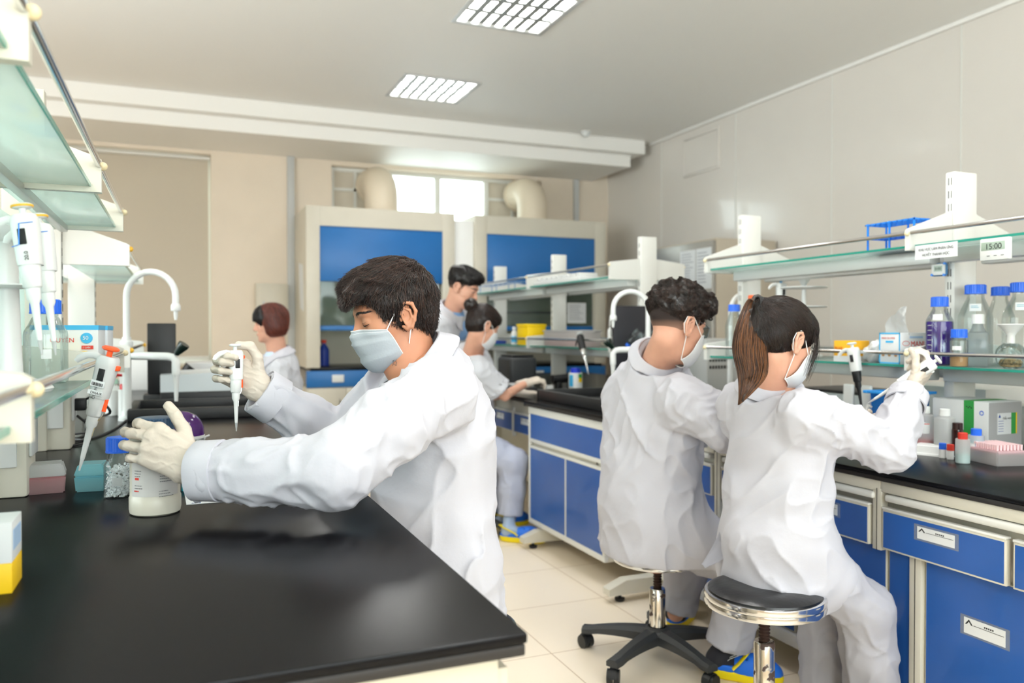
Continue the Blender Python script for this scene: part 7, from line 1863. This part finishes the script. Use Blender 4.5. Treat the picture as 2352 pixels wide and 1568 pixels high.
def hD(q):
    f = s_ell(q, (-.012, 0, .050), (.111, .088, .098)); f = smin(f, s_ell(q, (-.050, 0, -.002), (.060, .068, .062)), .03)
    f = smin(f, s_ell(q, (.060, 0, .062), (.040, .070, .055)), .02)
    f = smin(f, s_ell(q, (-.128, 0, .100), (.042, .045, .040)), .012); f = f - .004 * (noise3(q * 50 + 3) - .5)
    f = smax(f, -s_ell(q, (.105, 0, -.020), (.062, .2, .078)), .006); f = smax(f, -s_ell(q, (.042, 0, -.062), (.066, .2, .066)), .006)
    for s in (-1, 1): f = smax(f, -s_ell(q, (-.002, s * .094, -.008), (.024, .034, .036)), .005)
    return smax(f, -.060 - q[:, 2] + .35 * np.clip(q[:, 0] + .06, 0, 1), .006)
hair(J, hD, m_hairD, 1500, flC, nseg=9, step=.008, r=.0009, off=(0, .003), h=.0045, ext=[(-.20, -.13, -.14), (.15, .13, .18), (.15, -.13, -.14), (-.20, .13, .18), (-.20, -.13, .18), (.15, .13, -.14)])
mask_piece(J, m_maskw, m_strap, az=54, zt=.0, ztside=-.016, zb=-.066, tilt=.95, azb=68, pleats=False)
stool('round stool of the woman with the bun, its caster just visible by the clog', (pv[0], pv[1]), pv[2] - .10, rot=math.radians(150))

# ================================================================== PERSON E: man standing behind the seated woman
J = dict(head=P(1064, 668, 5.33), R=headR(-38, 24, 0), neck=P(1036, 708, 5.38), pelvis=P(1012, 900, 5.50),
         shL=P(1066, 752, 5.52), shR=P(1008, 745, 5.22))
J['head'] = P(1062, 664, 5.30)
J['elR'] = J['shR'] + A3(.10, .02, -.26); J['wrR'] = J['elR'] + A3(.06, .06, -.24); J['elL'] = J['shL'] + A3(.12, 0, -.25); J['wrL'] = J['elL'] + A3(.08, -.02, -.23)
pv = J['pelvis']
for s, y in (('L', .09), ('R', -.09)): J['hip' + s] = pv + A3(0, y, -.03); J['kn' + s] = pv + A3(.02, y, -.44); J['an' + s] = A3(pv[0], pv[1] + y * 1.1, .10)
tE = person('person with short black hair standing and looking down behind the seated woman', J, m_skinB, hs=1.02, root=ground(pv), hh=.0042)
coat(J, mat('white tunic cotton', ''), rs=(.08, .078, .06), amp=.007, h=.008, seed=14.1, neckr=.066, hem=None, name='lab_coat',
     stations=[(pv + A3(0, 0, -.25), .21, .15), (pv, .195, .145), (pv + (J['neck'] - pv) * .4, .185, .135), (pv + (J['neck'] - pv) * .8, .18, .12), (pv + (J['neck'] - pv) * .95, .11, .09)])
hu = nrm(J['neck_top'] - J['neck'] + A3(0, 0, .05)); collar(J, m_coatc, J['neck'], hu, A3(.8, -.5, 0), r0=.066, hgt=.034, out=.055, tip=.05, span=140)
f_ = lambda p: np.maximum(s_cap(p, J['neck'] - J['up'] * .14 + J['fwd'] * .06, J['neck'] + J['fwd'] * .02, .085, .06), -s_cap(p, J['neck'] - J['up'] * .05, J['neck_top'], .055))
lo, hi = bound([J['neck']], .25); implicit('shirt', f_, lo, hi, .008, mat('blue shirt', '7da2cf', .85), tE)
trousers(J, mat('pale blue trousers', ''), rs=(.10, .08, .07), h=.01)
for s in 'LR':
    clog(J, J['an' + s] + A3(-.05, 0, -.10), (1, -.1, 0), m_sockd, 'blue and yellow clog of the standing man', ankle=J['an' + s])
    w = J['wr' + s]; hand(J, w, nrm(J['wr' + s] - J['el' + s]), A3(0, 0, -1), s == 'L', [(25, 30, 20)] * 4, [(.7, .5, .3), (.8, .4, .3), (.9, .2, .2)], m_glove, h=.0045, wrinkle=0)
def hE(q):
    f = s_ell(q, (-.012, 0, .066), (.106, .084, .086)); f = smin(f, s_ell(q, (.060, .0, .105), (.050, .062, .030)), .03); f = smin(f, s_ell(q, (-.085, .0, .095), (.04, .05, .03)), .02); f = f - .008 * (noise3(q * 45 + 1) - .5)
    f = smax(f, -s_ell(q, (.105, 0, .005), (.062, .2, .066)), .006)
    for s in (-1, 1): f = smax(f, -s_ell(q, (-.0, s * .092, .0), (.030, .034, .042)), .006)
    return smax(f, .020 - q[:, 2], .008)
hair(J, hE, m_black_h, 1500, flA, nseg=7, step=.007, r=.0009, off=(0, .006), h=.0045)
hair(J, fadeB, fade_mat('faded black hair', J['head'][2] - .03, J['head'][2] + .03), 0, None, name='hair_fade', h=.0045)
eyes_brows(J, m_lash, closed=False)
m_lip = mat('lips', 'b9766c', .5)
curve_on_head(J, [(.0985, s * .020, -.0572 + .001 * math.cos(s * 3)) for s in np.linspace(-1, 1, 7)], [.0006, .0022, .003, .0034, .003, .0022, .0006], m_lip, 'mouth')

# ================================================================== PERSON F: woman with red brown bob at the left bench
J = dict(head=P(622, 745, 5.2), R=headR(176, 8, 0), neck=P(640, 806, 5.24), pelvis=P(655, 1000, 5.30),
         shL=P(640, 848, 5.05), shR=P(632, 842, 5.42))
J['elL'] = P(640, 935, 4.98); J['wrL'] = P(585, 905, 5.0); J['elR'] = J['shR'] + A3(-.08, .02, -.25); J['wrR'] = J['elR'] + A3(-.22, 0, .05)
pv = J['pelvis']
for s, y in (('L', -.08), ('R', .08)): J['hip' + s] = pv + A3(0, y, -.03); J['kn' + s] = pv + A3(-.40 + .15, y, -.06); J['an' + s] = A3(pv[0] - .22, pv[1] + y, .11)
tF = person('person with red brown bobbed hair facing left in profile behind the left bench', J, m_skinB, hs=.94, root=ground(pv), hh=.0042)
coat(J, mat('white tunic cotton', ''), W=.95, rs=(.07, .062, .05), amp=.007, h=.008, seed=17.7, neckr=.058, yoke=.052, cuts=[(A3(0, 0, pv[2] - .12), (0, 0, -1))])
hu = nrm(J['neck_top'] - J['neck'] + A3(0, 0, .05)); collar(J, m_coatc, J['neck'], hu, A3(-1, 0, 0), r0=.06, hgt=.03, out=.05, tip=.05, span=140)
f_ = lambda p: np.maximum(s_cap(p, J['neck'] - J['up'] * .13 + J['fwd'] * .06, J['neck'] + J['fwd'] * .02, .08, .052), -s_cap(p, J['neck'] - J['up'] * .05, J['neck_top'], .05))
lo, hi = bound([J['neck']], .22); implicit('shirt', f_, lo, hi, .008, mat('pale blue shirt', ''), tF)
trousers(J, mat('pale blue trousers', ''), rs=(.09, .075, .065), h=.01, pel_r=(.13, .13, .10))
for s in 'LR':
    clog(J, np.append((J['an' + s] + A3(.05, 0, 0))[:2], 0), (-1, 0, 0), m_sockb, 'blue and yellow clog of the woman with red brown hair', ankle=J['an' + s])
    hand(J, J['wr' + s], nrm(J['wr' + s] - J['el' + s]), A3(0, 0, -1), s == 'L', [(25, 30, 20)] * 4, [(.7, .5, .3), (.8, .4, .3), (.9, .2, .2)], m_skinB, h=.0045, wrinkle=0, s=.92, name='hand')
def hF(q):
    f = s_ell(q, (-.014, 0, .045), (.116, .098, .104)); f = smin(f, s_ell(q, (-.024, 0, -.030), (.086, .104, .072)), .04); f = f - .004 * (noise3(np.stack([q[:, 0] * 30, q[:, 1] * 30, q[:, 2] * 8], 1)) - .5)
    f = smax(f, -s_ell(q, (.112, 0, -.040), (.074, .2, .092)), .008)
    f = smax(f, -s_ell(q, (.04, 0, -.075), (.040, .060, .05)), .008)
    return smax(f, -.088 - q[:, 2], .012)
flF = lambda q: (V((-.1, 0, -1)) + q * V((3, 3, 0))).astype(np.float32)
hair(J, hF, m_hairF, 1800, flF, nseg=9, step=.009, r=.0009, off=(0, .003), h=.0045)
def hF2(q):
    f = s_ell(q, (-.006, 0, .048), (.118, .0965, .106)); f = smax(f, -s_ell(q, (.125, 0, -.040), (.070, .2, .080)), .006); f = smax(f, .045 + .35 * np.clip(.06 - q[:, 2], 0, 1) - q[:, 0], .006); return smax(f, -.035 - q[:, 2], .006)
hair(J, hF2, m_black_h, 700, flF, nseg=7, step=.008, r=.0009, off=(0, .003), h=.0045, name='fringe')
eyes_brows(J, m_lash, closed=False, brow=False)
curve_on_head(J, [(.0985, s * .020, -.0572) for s in np.linspace(-1, 1, 7)], [.0006, .0022, .003, .0034, .003, .0022, .0006], m_lip, 'mouth')
stool('round stool of the woman with red brown hair, hidden behind the left bench', (pv[0] + .02, pv[1]), pv[2] - .12)
